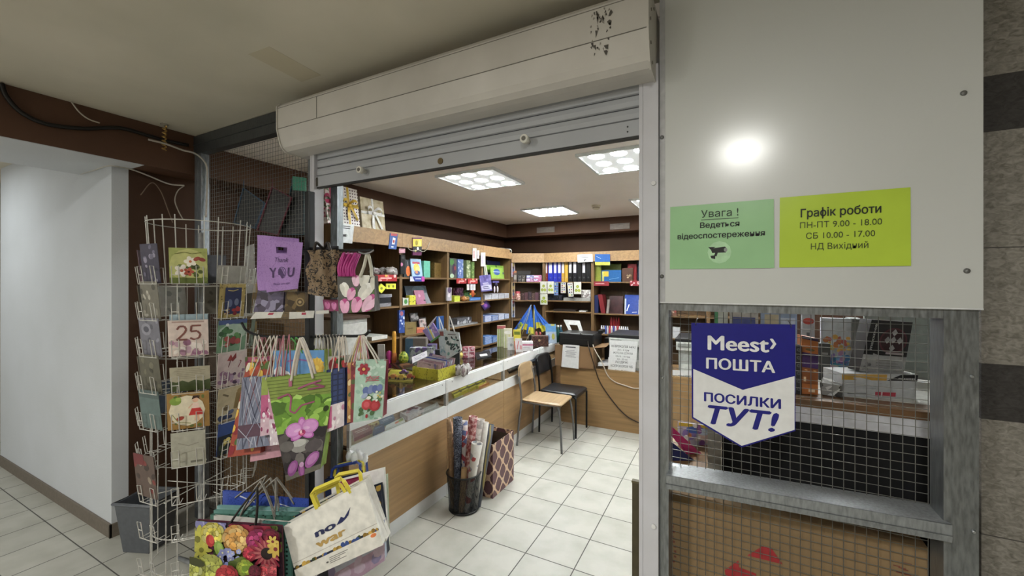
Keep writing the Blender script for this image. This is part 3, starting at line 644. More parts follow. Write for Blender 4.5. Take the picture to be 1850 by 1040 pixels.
card(A_, 0, .15, .17, 'yellow green greeting card with white and red blossoms in the top row of the rack', '#8d9248', [BOX(0, 0, 1, 1, '#9aa053'), E(.5, .5, .5, .55, '#b5b56c'), BOX(0, 0, 1, .16, '#5a6628'), SC(14, 3, ['#4f5c26', '#6d7a35', '#3d4720'], .04, .1, .1, .95, .1, .5), FL(.32, .36, .2, '#e6ddd2', '#b05a3c'), FL(.55, .62, .17, '#e8e0d0', '#c0703c', 5, .6, .6), FL(.5, .33, .14, '#b5503a', '#5c1c14'), E(.72, .7, .1, .06, '#a04838', 30), E(.86, .68, .1, .06, '#8f3d34', -20), S([(.15, .83), (.4, .88), (.6, .84), (.85, .88)], .02, '#6b6a2a')])
card(A_, 2, .158, .175, 'pale anniversary card with a large brown number 25', '#c9b3a8', [BOX(0, 0, 1, 1, '#cdbab0'), SC(26, 5, ['#b493a0', '#a57b90', '#d9cfc6', '#8d5f78', '#e3d6cf'], .04, .11, .05, .95, .03, .38), BOX(.1, .93, .9, .97, '#a98d84'),
     S([(.22, .74), (.28, .83), (.40, .83), (.45, .74), (.40, .64), (.24, .48), (.20, .46), (.47, .46)], .055, '#7b4a42'), S([(.82, .84), (.58, .84), (.56, .68), (.72, .69), (.80, .6), (.76, .49), (.64, .45), (.54, .5)], .055, '#7b4a42')])
card(A_, 2, .15, .18, 'pale blue card edge showing above the number 25 card', '#8fa3ad', dr=-.012, dz=.022)
card(A_, 3, .16, .12, 'cream lace edged card with a green foot below the number 25 card', '#a69e86', [G([(0, .45), (.15, .38), (.3, .45), (.45, .36), (.6, .45), (.8, .38), (1, .45), (1, 0), (0, 0)], '#46502c'), LN(.1, .9, .5, .95, 6, '#8e866f', 2, .3)], dr=-.03)
card(A_, 4, .165, .178, 'cream card with a girl in a red skirt and an apple', '#cdbd92', [BOX(0, 0, 1, 1, '#9a7334'), SC(30, 9, ['#6d5a2c', '#b08a3e', '#7d3b22', '#5f6b2d'], .03, .06), E(.47, .5, .43, .46, '#d9cdb0'), E(.2, .78, .14, .12, '#7d9a34'), E(.27, .83, .07, .06, '#97b04a'), E(.2, .9, .05, .03, '#4c6a24', 30),
     S([(.66, .2), (.68, .42)], .05, '#d8a98a'), S([(.74, .2), (.72, .42)], .05, '#d8a98a'), G([(.58, .56), (.78, .56), (.88, .36), (.5, .36)], '#c02a26'), G([(.6, .7), (.74, .7), (.77, .55), (.59, .55)], '#e9c7b6'), E(.67, .78, .075, .075, '#dcae90'), G([(.58, .8), (.62, .9), (.74, .9), (.77, .8), (.7, .84)], '#3a2117'), S([(.6, .68), (.5, .56)], .03, '#dcae90'), E(.3, .3, .1, .06, '#a3402f', 20), S([(.12, .42), (.25, .2), (.55, .14)], .02, '#8a8a4a')])
card(A_, 5, .135, .175, 'faded cream card low in the front of the rack', '#a7a493', [S([(.2, .7), (.5, .6), (.8, .66)], .03, '#8d8a7a'), S([(.3, .4), (.7, .45)], .02, '#8d8a7a'), BOX(.55, .1, .9, .16, '#6d6a5e')], dz=-.01)
card(B_, 0, .15, .09, 'blank pale grey card back beside the yellow green blossom card', '#9c988f')
card(B_, 1, .135, .175, 'dark blue card in a wide gold frame', '#8d7a3c', [BOX(0, 0, 1, 1, '#a58f4e'), SC(60, 4, ['#c9b878', '#6d5a24', '#8f7a3c'], .02, .04, 0, 1, 0, 1), BOX(.2, .1, .84, .88, '#232a52'), S([(.3, .8), (.5, .78), (.7, .82)], .03, '#b9a45c'), E(.4, .42, .1, .16, '#5c6484'), E(.66, .45, .09, .14, '#6d7490'), SC(8, 6, ['#a02a2e', '#7a1c24'], .05, .09, .5, .85, .1, .28), SC(6, 2, ['#8a5a2c', '#c9b07a'], .03, .05, .1, .4, .08, .25)])
card(B_, 2, .15, .165, 'green card with red berries and a blue top edge', '#6d8f72', [BOX(0, .86, 1, 1, '#3c4f7e'), E(.5, .6, .5, .3, '#9fb3a0'), SC(16, 8, ['#3d6b3a', '#2f5530', '#58884c'], .07, .16, .1, .9, .2, .7), SC(8, 3, ['#8e3a3c', '#a64a44'], .08, .11, .3, .75, .2, .45), E(.3, .85, .06, .05, '#d0d4d0')])
card(B_, 3, .15, .178, 'pale pink card with a red butterfly and dark flowers', '#bfaeaa', [G([(.3, .75), (.42, .92), (.5, .78), (.42, .72)], '#8e2f2c'), G([(.42, .75), (.6, .95), (.62, .8), (.5, .7)], '#7a2a2a'), S([(.42, .74), (.36, .55)], .03, '#5c2626'), SC(22, 12, ['#6d4a62', '#8f6a84', '#4d3850', '#a08aa0'], .05, .11, .1, .9, .05, .42), S([(.7, .5), (.8, .68), (.74, .7)], .03, '#7a3440')])
card(B_, 4, .15, .178, 'beige card with a brown figure seated beside blue flowers', '#b3a583', [G([(.55, .35), (.85, .3), (.8, .75), (.72, .85), (.62, .8)], '#7f6a3c'), E(.76, .84, .12, .1, '#8a7446'), S([(.15, .83), (.35, .75)], .06, '#6d6146'), SC(12, 4, ['#3d4a6d', '#55617e', '#2c3654'], .06, .1, .1, .5, .12, .3), E(.3, .42, .1, .1, '#6b5a3a'), BOX(0, 0, 1, .06, '#8a7c5c')], dz=-.006)
card(B_, 5, .15, .165, 'dark blue card with yellow daffodils', '#2e4a86', [BOX(0, 0, 1, .6, '#1c2430'), SC(14, 7, ['#b3a348', '#8a8434', '#cfc06a'], .05, .09, .2, .85, .3, .55), SC(14, 3, ['#2a3a22', '#39482a'], .05, .1, .1, .9, .05, .3)], dz=.01)
card(L_, 0, .13, .19, 'dark violet card at the top left side of the rack', '#3f3a4a', [SC(12, 6, ['#6a6478', '#2a2634', '#8a8496'], .05, .12)])
card(L_, 1, .13, .185, 'grey brown card second from the top on the left side of the rack', '#6f6a5c', [SC(12, 9, ['#8f897a', '#4d493e', '#a8a294'], .05, .12)])
card(L_, 2, .15, .185, 'slate grey card with swirls on the left side of the rack', '#6d6b74', [E(.35, .7, .25, .2, '#86848e'), E(.35, .7, .14, .1, '#4f4d58'), SC(8, 2, ['#8a8894', '#57555e'], .05, .1)])
card(L_, 3, .15, .185, 'olive grey card at mid height on the left side of the rack', '#595546', [SC(9, 5, ['#6d6955', '#444034'], .06, .12)])
card(L_, 4, .15, .19, 'plain teal grey card on the left side of the rack', '#5a6b68', [BOX(0, .8, 1, 1, '#4b5856')])
card(L_, 6, .15, .21, 'large brown and red card jutting out low on the left side', '#5c4a42', [SC(10, 5, ['#7a3430', '#8a7a6a', '#3e302b'], .07, .14), BOX(0, .75, .5, 1, '#6d2a2c')], dr=.02, dz=.03)
card(R_, 2, .14, .17, 'grey green card on the right side of the rack', '#5f6b5c', [SC(8, 5, ['#49564a', '#7a8676'], .06, .12)])
card(R_, 3, .14, .17, 'dull mauve card on the right side of the rack', '#6a5a66')
slab('cellophane_sleeve', 'empty clear cellophane sleeve hanging at the top right of the rack', 'cellophane sleeve', [(443, 446), (459, 440), (462, 528), (446, 530)], .002, glassy('cellophane', '#d9d9d2', .75, .12), d=2.03)
rd = random.Random(11); bk = ['#5d574a', '#6e685a', '#4a4c55', '#7d776b', '#55463a', '#8a857a', '#3e4a5c', '#6b5560']
names_ = ['grey', 'taupe', 'slate', 'sand', 'brown', 'pale grey', 'navy', 'mauve']
spot = {4: 'on the right rear', 5: 'facing straight to the rear', 6: 'on the left rear', 7: 'on the far left'}; tn = {0: 'topmost row', 1: 'second row', 3: 'fourth row', 4: 'fifth row'}
k = 0
for col in (4, 5, 6, 7):
    for tier in ((0, 1, 3) if col % 2 else (1, 4)):
        card(col, tier, .14, .165, f'{names_[k % 8]} card back seen through the rack wires, {spot[col]}, {tn[tier]}', bk[k % 8], SC(5, k, [shade(bk[k % 8], .8), shade(bk[k % 8], 1.15)], .05, .12)); k += 1

# ================================================================== THINGS BEHIND AND ON THE MESH SCREEN
def pouch(label, corners, rim, Y):
    q = quad(corners, Y=Y); n, c, fn, asp = qframe(q); o = (q[2] + q[3]) / 2; t = thing('mesh_pouch', label, 'document pouch', o, group='document pouches on the mesh screen')
    MB(o).add(q + [p + Vector((0, .006, 0)) for p in q], [(0, 1, 2, 3), (7, 6, 5, 4), (0, 4, 5, 1), (1, 5, 6, 2), (2, 6, 7, 3), (3, 7, 4, 0)]).build('body', pattern('woven_' + rim.lstrip('#'), 'noise', [shade(rim, .45), '#3c3d3e', '#4a4b4c'], 90), t)
    MB(o).tube([p + Vector((0, -.003, 0)) for p in q], .006, 6, closed=True).build('zip_edge', M(rim, .5), t)
    MB(o).tube([q[0] + Vector((0, -.003, 0)), q[0] + Vector((0, -.002, .05))], .0025, 5).build('strap', M(rim, .5), t)
pouch('dark zip pouch with blue edging hung high on the mesh screen', [(441, 340), (479, 367), (462, 412), (424, 402)], '#33506a', 1.575)
pouch('dark zip pouch with wine red edging hung on the mesh screen', [(493, 338), (528, 357), (503, 425), (466, 416)], '#6a2438', 1.575)
pouch('dark zip pouch with teal edging hung beside the black pole', [(528, 336), (551, 338), (551, 424), (508, 424)], '#2c4a54', 1.60)
slab('green_pouch', 'small sea green fabric pouch high on the mesh screen by the black pole', 'document pouch', [(528, 318), (552, 321), (552, 345), (528, 343)], .006, pattern('sea_green_weave', 'noise', ['#2c6a58', '#4a9a80', '#387a66'], 90), Y=1.57)
card_m = plaster('cardboard', '#7d6040', .08, 70, .1, .8)
def carton(name, label, a, b, mat=None, tape=True, group=None, rot=0):
    c = Vector(((a[0] + b[0]) / 2, (a[1] + b[1]) / 2, a[2])); t = thing(name, label, 'cardboard box', c, (0, 0, rot), group); h = (Vector(b) - Vector(a)) / 2
    MB().box((-h.x, -h.y, 0), (h.x, h.y, 2 * h.z)).build('body', mat or card_m, t, .003)
    if tape: MB().box((-.025, -h.y - .0006, 2 * h.z - .09), (.025, h.y + .0006, 2 * h.z + .0006)).build('tape', M('#a98f5e', .25), t)
    return t
carton('cardboard_carton', 'large plain brown carton standing behind the mesh screen', (-3.12, 1.62, 0), (-2.46, 1.95, .72), plaster('brown_cardboard', '#5d4529', .06, 70, .1, .8))
carton('cardboard_carton', 'brown carton stacked on the large carton behind the mesh screen', (-3.10, 1.64, .722), (-2.48, 1.93, 1.34), plaster('brown_cardboard', '#5d4529', .06, 70, .1, .8))
carton('cardboard_carton', 'small tan carton topmost on the stack behind the mesh screen', (-3.06, 1.70, 1.342), (-2.72, 1.9, 1.62), plaster('tan_cardboard', '#7a6444', .06, 70, .1, .8))

# ================================================================== BAG STAND
blk = M('#0d0d0e', .4)
so = Vector((-1.634, 1.20, 0)); stand = thing('bag_stand', 'black metal display stand with two bars for gift bags', 'display stand', so)
MB(so).box((-1.649, 1.185, .02), (-1.619, 1.215, 2.0)).build('pole', blk, stand, .003)
MB(so).box((-1.95, 1.195, 0), (-1.62, 1.23, .02)).box((-1.664, 1.2301, 0), (-1.62, 1.46, .02)).build('base', blk, stand, .004)
lb = [P(u, v, Y=1.200) for u, v in ((437, 583), (446, 597), (470, 606), (520, 609), (560, 608), (610, 607), (655, 606), (668, 597))]
MB(so).tube(crv(lb, 6), .006, 8).build('lower_bar', blk, stand)
ub = [P(u, v, Y=1.180) for u, v in ((474, 436), (505, 444), (548, 452), (600, 452), (650, 452), (672, 452))]
MB(so).tube(crv(ub, 6), .006, 8).build('upper_bar', blk, stand)
MB(so).box(P(543, 448, Y=1.192), P(612, 455, Y=1.196)).build('bracket', blk, stand)
MB(so).tube(crv([P(u, v, Y=1.165) for u, v in ((648, 455), (658, 458), (668, 456), (675, 452))], 6), .0035, 6).build('hook', M('#9a9a9c', .3, .8), stand)
MB(so).tube([(-1.634, 1.2, .25), (-1.72, 1.3, .10), (-1.74, 1.33, .02)], .005, 6).build('brace', blk, stand)

pur = '#9a74b2'
for lab, cor, d_, ly in (('purple fabric bag hanging behind its printed twin beside the card rack', [(464, 424), (541, 431), (539, 522), (466, 525)], 1.77, False), ('purple fabric bag printed Thank you with a smiling face', [(470, 432), (548, 438), (538, 521), (482, 528)], 1.725, True)):
    q = quad(cor, d=d_); n, c, fn, asp = qframe(q); o = (q[2] + q[3]) / 2; t = thing('fabric_bag', lab, 'fabric bag', o, group=None if ly else None); pm = pattern('purple_fleece', 'noise', ['#8f68a6', '#a57fbc', '#9a74b2'], 160, .9)
    fn0 = fn; fn = lambda s, t_, f=fn0, n_=n: f(s, t_) + n_ * .006 * math.sin(s * 9 + t_ * 5) * (1 - .5 * t_)
    mb = MB(o); K = 8
    for b in (0, 1):
        base = len(mb.v); mb.add([fn(i / K, j / K) - n * b * .012 * (1 - (2*i/K-1)**2) for j in range(K + 1) for i in range(K + 1)], [], None)
        hole = [(K // 2, K - 2), (K // 2 - 1, K - 2)]
        for j in range(K):
            for i in range(K):
                if (i, j) in hole: continue
                mb.f.append([base + j*(K+1)+i, base + j*(K+1)+i+1, base + (j+1)*(K+1)+i+1, base + (j+1)*(K+1)+i]); mb.m.append(None); mb.sm.append(True)
    art = []
    if ly: art = [E(.5, .36, .135, .16, '#46285c'), E(.5, .36, .115, .14, '#9a74b2'), E(.46, .42, .018, .025, '#46285c'), E(.54, .42, .018, .025, '#46285c'), S([(.42, .33), (.46, .28), (.54, .28), (.58, .33)], .018, '#46285c')]
    paint(mb, fn, asp, art, n); mb.build('body', pm, t)
    if ly:
        W = (q[1] - q[0]).length
        letter(t, fn, n, [('Thank', .5, .57, .10, '#46285c', .0, .3, .36), ('Y', .24, .27, .2, '#46285c', .03, 0, .19), ('U', .76, .27, .2, '#46285c', .03, 0, .17), ('Please come again', .5, .12, .045, '#5a3674', 0, .2, .52)], W, W * asp)
leo = pattern('leopard_print', 'leopard', ['#7d664a', '#3d2f22', '#14100d'], 34, .6)
q = quad([(554, 453), (612, 451), (607, 538), (556, 530)], d=1.689); n, c, fn, asp = qframe(q); o = (q[2] + q[3]) / 2
t = thing('leopard_bag', 'crumpled leopard print fabric bag hanging on the upper bar', 'fabric bag', o)
mb = MB(o); K = 12; fr = lambda s, t_: fn(s + .05 * math.sin(t_ * 9), t_) + n * (.022 * math.sin(s * 3.14) + .010 * math.sin(s * 17 + t_ * 6) * (.4 + t_) + .006 * math.sin(t_ * 13 + s * 4))
mb.add([fr(i / K, j / K) for j in range(K + 1) for i in range(K + 1)] + [fr(i / K, j / K) - n * (.03 + .03 * math.sin(3.14 * i / K)) for j in range(K + 1) for i in range(K + 1)], [], None)
M0 = (K + 1) ** 2
for j in range(K):
    for i in range(K):
        a = j*(K+1)+i; f = [a, a+1, a+K+2, a+K+1]; mb.f += [f, [x + M0 for x in f][::-1]]; mb.m += [None] * 2; mb.sm += [True] * 2
mb.build('body', leo, t)
rope('handle', M('#2a2019'), t, [fr(.25, .98), fr(.35, 1.0) + Vector((0, 0, .03)), P(585, 449, d=1.724), fr(.65, 1.0) + Vector((0, 0, .03)), fr(.75, .98)], .006)
# tulip bag with a bunch of pink cords
grey_b = '#5c5956'; pinkc = M('#b02a7e', .4)
def tulip(cx, cy, w_, c1, c2, rot=0):
    return [S([(cx, cy - w_), (cx + .02, cy - 2.6 * w_)], w_ * .22, '#4f6a3a'), E(cx, cy, w_ * .5, w_ * .85, c1, rot), E(cx - w_ * .22, cy - w_ * .05, w_ * .3, w_ * .75, c2, rot + 12), E(cx + w_ * .2, cy - w_ * .1, w_ * .28, w_ * .7, shade(c2, 1.06), rot - 12)]
tul = [BOX(0, 0, 1, 1, grey_b), G([(.3, 0), (.38, .5), (.45, .5), (.36, 0)], '#55703c'), G([(.55, 0), (.72, .6), (.78, .55), (.62, 0)], '#4a6436'), G([(.8, 0), (.98, .7), (1, .4), (.9, 0)], '#5b7642'), tulip(.2, .62, .24, '#eceae4', '#d9d6cc', 10), tulip(.36, .5, .22, '#c9569a', '#e2a3c6', -18), tulip(.5, .86, .2, '#d674ac', '#e9c1d6', 0), tulip(.72, .88, .26, '#eceae4', '#d6d3c8', -12), tulip(.74, .56, .32, '#efede8', '#dad7ce', -35), tulip(.18, .18, .25, '#c94a92', '#e7a9cb', 0), tulip(.5, .2, .28, '#c2478c', '#e59fc4', -15), tulip(.86, .24, .34, '#cb5a9a', '#edbfd8', -40), E(.98, .8, .1, .2, '#d9d5c8')]
tb, fn, n, asp, o = gift_bag('gift_bag', 'grey gift bag with white and pink tulips hanging from the upper bar', [(609, 497), (677, 497), (677, 562), (612, 566)], .07, M(grey_b), tul, None, None, d=1.662)
rd = random.Random(4)
for i in range(12):
    s0 = .06 + i * .034; rope('handle', pinkc, tb, [fn(s0, .97) + n * (.004 + .002 * (i % 3)), fn(s0 + rd.uniform(-.02, .03), 1.25) + n * .012 * rd.random(), P(622 + i * 2.6, 456 + rd.uniform(-3, 3), d=1.667 + .012 * (i % 4)), fn(s0 + .04, 1.2) + n * .012 * rd.random(), fn(s0 + .05, .97) + n * .005], .0045, 5)
rope('handle', M('#c9c4b2', .5), tb, [fn(.62, .95) + n * .004, fn(.72, 1.25), P(664, 458, d=1.662), fn(.9, 1.25), fn(.93, .95) + n * .004], .007)
gift_bag('gift_bag', 'pink tulip gift bag half hidden behind the tulip bag', [(583, 541), (614, 541), (614, 562), (586, 562)], .03, M('#8a3560'), [tulip(.25, .5, .3, '#a83c7c', '#c26a9c'), tulip(.65, .45, .3, '#b5488a', '#cf7cae')], d=1.715)
# wrapped packs and white price cards below the purple bags
slab('cellophane_pack', 'violet cellophane pack hanging under the purple bags', 'gift pack', [(466, 524), (513, 527), (511, 563), (458, 563)], .03, pattern('violet_foil', 'voronoi', ['#4a4256', '#5f566e', '#3a3444', '#8a84a0', '#57506a'], 40, .25), d=1.768)
slab('cellophane_pack', 'golden brown pack with a round motif beside the black pole', 'gift pack', [(516, 527), (551, 528), (551, 563), (514, 563)], .03, pattern('gold_foil', 'voronoi', ['#4a3a24', '#6d5834', '#382b1a', '#5d4a2b'], 40, .3), [E(.75, .5, .22, .22, '#8a7448'), E(.75, .5, .15, .15, '#4f3d22'), E(.75, .5, .08, .08, '#a08a5c')], d=1.768)
for lab, cor in (('white price card with a red mark under the violet cellophane pack', [(463, 562), (513, 561), (507, 574), (452, 576)]), ('white price card with a red mark under the golden brown pack', [(523, 561), (568, 561), (566, 574), (522, 576)])):
    slab('price_card', lab, 'price card', cor, .002, M('#c9c6bf'), [BOX(.5, .45, .68, .75, '#a8304a')], d=1.77)
slab('price_card', 'plain white price card under the pink tulip bag', 'price card', [(571, 561), (594, 560), (594, 566), (570, 567)], .002, M('#c9c6bf'), d=1.689)

# ------------------------------------------------------------------ bags on the lower bar
rope_w = M('#c9bfb2', .7); rope_p = M('#b5727c', .6)
G_ = 'gift bags on the lower bar'
pl_art = [BOX(0, 0, 1, 1, '#74788c')]
for k in range(-4, 9): pl_art += [S([(k * .2, 0), (k * .2 + .75, 1)], .05, ['#8f93a6', '#4d5064', '#a3a5b3', '#5a3a46'][k % 4])]
for k in range(0, 13): pl_art += [S([(k * .2, 0), (k * .2 - .75, 1)], .025, ['#b9bbc6', '#3f4256', '#8c6a74'][k % 3])]
pl_art += [BOX(0, .16, 1, .34, '#5a3e4e'), S([(.2, .1), (.7, .5)], .02, '#8a8ca0'), S([(.9, .1), (.4, .5)], .02, '#8a8ca0'), S([(0, .3), (.5, .05)], .02, '#a3a5b3')]
gift_bag('gift_bag', 'plaid grey blue gift bag on the left of the lower bar', [(438, 682), (489, 678), (489, 804), (427, 813)], .06, M('#74788c'), pl_art, rope_w, (487, 612), (.3, 1.0), G_, Y=1.130)
rf = SC(46, 21, ['#c23a2e', '#e0b53c', '#d9d0b8', '#8e2430', '#d9822c', '#4f6a2c'], .06, .14, 0, 1, 0, 1)
gift_bag('gift_bag', 'red and yellow flowered gift bag peeping out behind the plaid bag', [(446, 655), (489, 652), (470, 818), (411, 826)], .05, M('#a34632'), rf, rope_w, (462, 610), (.3, .7), G_, Y=1.165)
fp = [BOX(0, 0, 1, 1, '#9a4a5c'), SC(30, 22, ['#c9a24a', '#7a2448', '#d9889a', '#4a5a2a', '#e0c8c0', '#8e3460'], .05, .1, 0, 1, .4, 1), BOX(0, 0, 1, .42, '#b0707a')]
gift_bag('gift_bag', 'pink flowered gift bag at the left end behind the plaid bag', [(443, 645), (490, 643), (490, 700), (443, 705)], .05, M('#8f9a3e'), fp, rope_p, (472, 609), (.3, .7), G_, Y=1.220)
gift_bag('gift_bag', 'pale pink gift bag whose lower edge shows under the plaid bag', [(458, 690), (512, 690), (508, 824), (452, 834)], .04, M('#b9808c'), [BOX(0, 0, 1, .2, '#c08a96'), LN(.1, .8, .08, .14, 1, '#a8707e')], rope_p, (500, 612), (.3, .7), G_, Y=1.190)
land = [BOX(0, .5, 1, 1, '#5c93c9'), BOX(0, 0, 1, .5, '#7aa3c4'), E(.13, .62, .15, .11, '#dde3e8'), E(.24, .56, .14, .1, '#e8ecee'), E(.1, .5, .14, .09, '#d5dde4'), BOX(0, 0, 1, .36, '#7a8a3a'), G([(0, .36), (.12, .48), (.24, .38), (.4, .34), (0, .28)], '#2f3d22'), E(.5, .3, .26, .26, '#e0b81c'), E(.5, .22, .18, .16, '#dca012'), E(.17, .27, .12, .14, '#e2bc20'), E(.87, .72, .13, .13, '#e8c23a'), FL(.87, .72, .14, '#e0b02c', '#f0d050', 12, .2), E(.75, .5, .16, .08, '#dfe4e6'), BOX(.6, .3, 1, .4, '#a08a3c'), S([(.3, .83), (.5, .86), (.72, .83)], .02, '#8a5a9c')]
gift_bag('gift_bag', 'gift bag with yellow trees under a blue sky behind the orchid bag', [(494, 633), (586, 632), (586, 745), (496, 750)], .07, M('#8a9a46'), land, M('#4fa04a', .5), (527, 612), (.3, .6), G_, Y=1.170)
gp = [BOX(0, .7, 1, 1, '#8a9a3c'), BOX(0, .3, 1, .7, '#b5527e'), BOX(0, 0, 1, .3, '#c9a8b4'), SC(14, 6, ['#8e2c5c', '#d9b4c4', '#e3dadd'], .05, .12, 0, 1, 0, .6)]
gift_bag('gift_bag', 'green and pink gift bag wedged left of the orchid bag', [(473, 682), (500, 680), (496, 783), (470, 788)], .10, M('#b0647e'), gp, rope_w, (500, 612), (.3, .7), G_, Y=1.110, side=M('#a3a04e'))
gift_bag('gift_bag', 'pale rose gift bag with white dots showing left of the orchid bag', [(484, 700), (520, 700), (520, 800), (488, 805)], .08, M('#c08aa0'), [BOX(0, 0, 1, .45, '#cdbcc4'), SC(22, 3, ['#8e3560', '#e8e0e2'], .04, .08, 0, .4, 0, .9)], rope_p, (512, 612), (.3, .7), G_, Y=1.095)
# orchid bag: wooden wall, leaves, ribbon, orchids over dark pebbles
gr = ['#5f8a22', '#7fae34', '#97c24a', '#486c1c', '#a8cf5e', '#6c9a2a']
orc = [BOX(0, .76, 1, 1, '#7d8f3a')] + [BOX(0, .77 + i * .033, 1, .778 + i * .033, '#5f6d2a') for i in range(7)] + [BOX(0, .44, 1, .78, '#6f9f2c'), SC(46, 31, gr, .08, .2, 0, 1, .45, .74), E(.8, .62, .1, .05, '#94bd4a', 20), E(.93, .63, .05, .06, '#2c3d12'),
       BOX(0, 0, 1, .45, '#3d363a'), SC(20, 8, ['#57504f', '#2a2528', '#6d6765', '#45403f'], .07, .16, 0, 1, .12, .44), E(.45, .30, .22, .13, '#8c8a86'), E(.43, .33, .16, .07, '#b3b2ad'), E(.16, .32, .16, .1, '#66615f'), E(.75, .27, .2, .12, '#544c4f'), BOX(0, 0, 1, .055, '#6a665a'),
       S([(.12, .80), (.3, .83), (.34, .79), (.3, .66), (.38, .63), (.5, .7), (.72, .72)], .03, '#9a4a6c'), S([(.45, .87), (.6, .9), (.8, .93)], .035, '#9c5272'), S([(.7, .9), (.86, .86), (.6, .85)], .03, '#8e4464'), S([(.35, .98), (.34, .9)], .05, '#a85a78')]
def orchid(cx, cy, k, c1='#b45aae', c2='#d08cca'):
    o_ = []
    for x, y, rx, ry, r_ in ((0, .75, .42, .75, 0), (-.62, -.3, .8, .42, 22), (.66, -.32, .8, .42, -22)): o_ += [E(cx + x * k, cy + y * k * .62, rx * k, ry * k, c1, r_, 14), E(cx + x * k, cy + y * k * .62, rx * k * .72, ry * k * .7, c2, r_, 14)]
    for x, y, rx, ry, r_ in ((-.88, .28, .98, .78, 12), (.9, .4, .98, .82, -8)): o_ += [E(cx + x * k, cy + y * k * .62, rx * k, ry * k, '#c276bd', r_, 16), E(cx + x * k, cy + y * k * .62, rx * k * .82, ry * k * .8, '#cf8fcb', r_, 16), E(cx + x * k * .6, cy + y * k * .45, rx * k * .4, ry * k * .2, '#dba9d6', r_, 10)]
    return o_ + [E(cx, cy - .05 * k, .42 * k, .34 * k, '#b2306e'), E(cx - .1 * k, cy, .16 * k, .2 * k, '#e6c0c8'), E(cx + .1 * k, cy - .02 * k, .1 * k, .24 * k, '#8e1c54'), E(cx, cy - .12 * k, .2 * k, .1 * k, '#d86a92')]
orc += orchid(.5, .435, .175) + [E(.23, .10, .17, .11, '#8e4a8c', 40), E(.22, .105, .12, .07, '#a765a4', 40), E(.74, .13, .20, .13, '#9c569a', 28), E(.75, .135, .15, .085, '#b878b4', 28), E(.46, .055, .09, .13, '#8a4486', 10), E(.47, .05, .05, .09, '#a560a0', 10), E(.47, .11, .06, .05, '#c99ac4')]
ob = gift_bag('gift_bag', 'large green gift bag with purple orchids over dark pebbles, frontmost on the stand', [(481, 684), (607, 671), (579, 846), (518, 868)], .05, M('#7f9a3c'), orc, rope_w, (543, 616), (.36, .68), G_, d=1.64, hr=.0055)
chk = [BOX(0, 0, 1, 1, '#2c3a6a')] + [BOX(0, i * .09, 1, i * .09 + .02, '#1a2344') for i in range(12)] + [BOX(i * .3, .3, i * .3 + .08, 1, '#1c264a') for i in range(4)] + [BOX(0, 0, 1, .42, '#c9bcc0'), BOX(.1, .05, .35, .4, '#b5527e'), SC(8, 4, ['#b07a94', '#ded4d6'], .06, .12, .3, 1, 0, .4)]
gift_bag('gift_bag', 'navy checked gift bag showing right of the orchid bag', [(590, 668), (623, 664), (622, 768), (588, 782)], .06, M('#2c3a6a'), chk, rope_w, (612, 612), (.3, .7), G_, Y=1.120)
gift_bag('gift_bag', 'gift bag with a bunch of red roses at its top behind the checked bag', [(592, 644), (631, 642), (630, 740), (594, 748)], .05, M('#a8a59c'), [SC(14, 13, ['#a3262c', '#c0383a', '#7a1820', '#3a5a2a'], .1, .2, .1, .9, .78, .95)], rope_w, (618, 611), (.3, .7), G_, Y=1.155)
for i, (u0, c_, lab) in enumerate(((622, '#8a3a3c', 'wine red and gold gift bag edge-on, leftmost in the right cluster of the lower bar'), (628, '#a8783c', 'old gold gift bag edge-on in the middle of the right cluster of the lower bar'), (634, '#7d2c34', 'dark red gift bag edge-on just behind the mint rose bag'))):
    gift_bag('gift_bag', lab, [(u0, 655), (u0 + 30, 653), (u0 + 26, 755 + i), (u0 - 1, 764)], .05, M(c_), SC(18, 40 + i, ['#c9a24a', '#6d1c26', '#b5574a', '#d9c08a', '#4f5a2c'], .08, .18, 0, 1, 0, 1), [rope_w, M('#b59a5c', .5), rope_p][i], (648 + 2 * i, 610), (.2, .8), G_, Y=1.145 - .02 * i)
ros = [BOX(0, 0, 1, 1, '#a3c0ae'), SC(40, 15, ['#8fb3a0', '#b8cfc0', '#c9d8cc', '#7da08c'], .04, .1, 0, 1, 0, 1), SC(10, 4, ['#5a7a50', '#48663f'], .05, .1, .1, .9, .1, .4), FL(.28, .86, .2, '#a33040', '#d0a04a', 6), E(.28, .86, .1, .1, '#8c2030'), E(.28, .86, .05, .05, '#d9b45a'), [BOX(.36, y, .8, y + .012, '#b5505c') for y in (.66, .69, .72)], S([(.36, .64), (.5, .75), (.62, .66), (.8, .74)], .025, '#b5606a'),
       E(.4, .5, .12, .14, '#5c6ca0', 20), E(.55, .52, .1, .15, '#7482b0', -10), E(.7, .52, .11, .14, '#5a6aa3', 15), E(.85, .54, .09, .12, '#6d7cb0'), E(.35, .42, .12, .08, '#9aa6c4', 30), FL(.44, .27, .17, '#b83a40', '#8c2028', 7, .9), E(.44, .27, .1, .1, '#c8505a'), FL(.72, .24, .18, '#a82a34', '#7a1820', 7, .9), E(.72, .24, .11, .11, '#b83c44'), E(.5, .38, .08, .06, '#e0e0d4'), E(.46, .08, .045, .07, '#9c2c34'), S([(.46, .13), (.52, .22)], .014, '#5a6a3c'), SC(8, 3, ['#c9b86a', '#e3e3d9'], .03, .05, .75, .98, .3, .5)]
gift_bag('gift_bag', 'mint green gift bag with red roses at the right end of the lower bar', [(643, 651), (698, 651), (691, 755), (638, 763)], .05, M('#a3c0ae'), ros, rope_w, (655, 610), (.3, .72), G_, side=M('#8a3444'), d=1.48)
rd = random.Random(8)   # bundle of spare handle cords over the bar
cb = thing('cord_bundle', 'bundle of pale handle cords looped over the lower bar behind the rose bags', 'cord bundle', P(602, 640, Y=1.195))
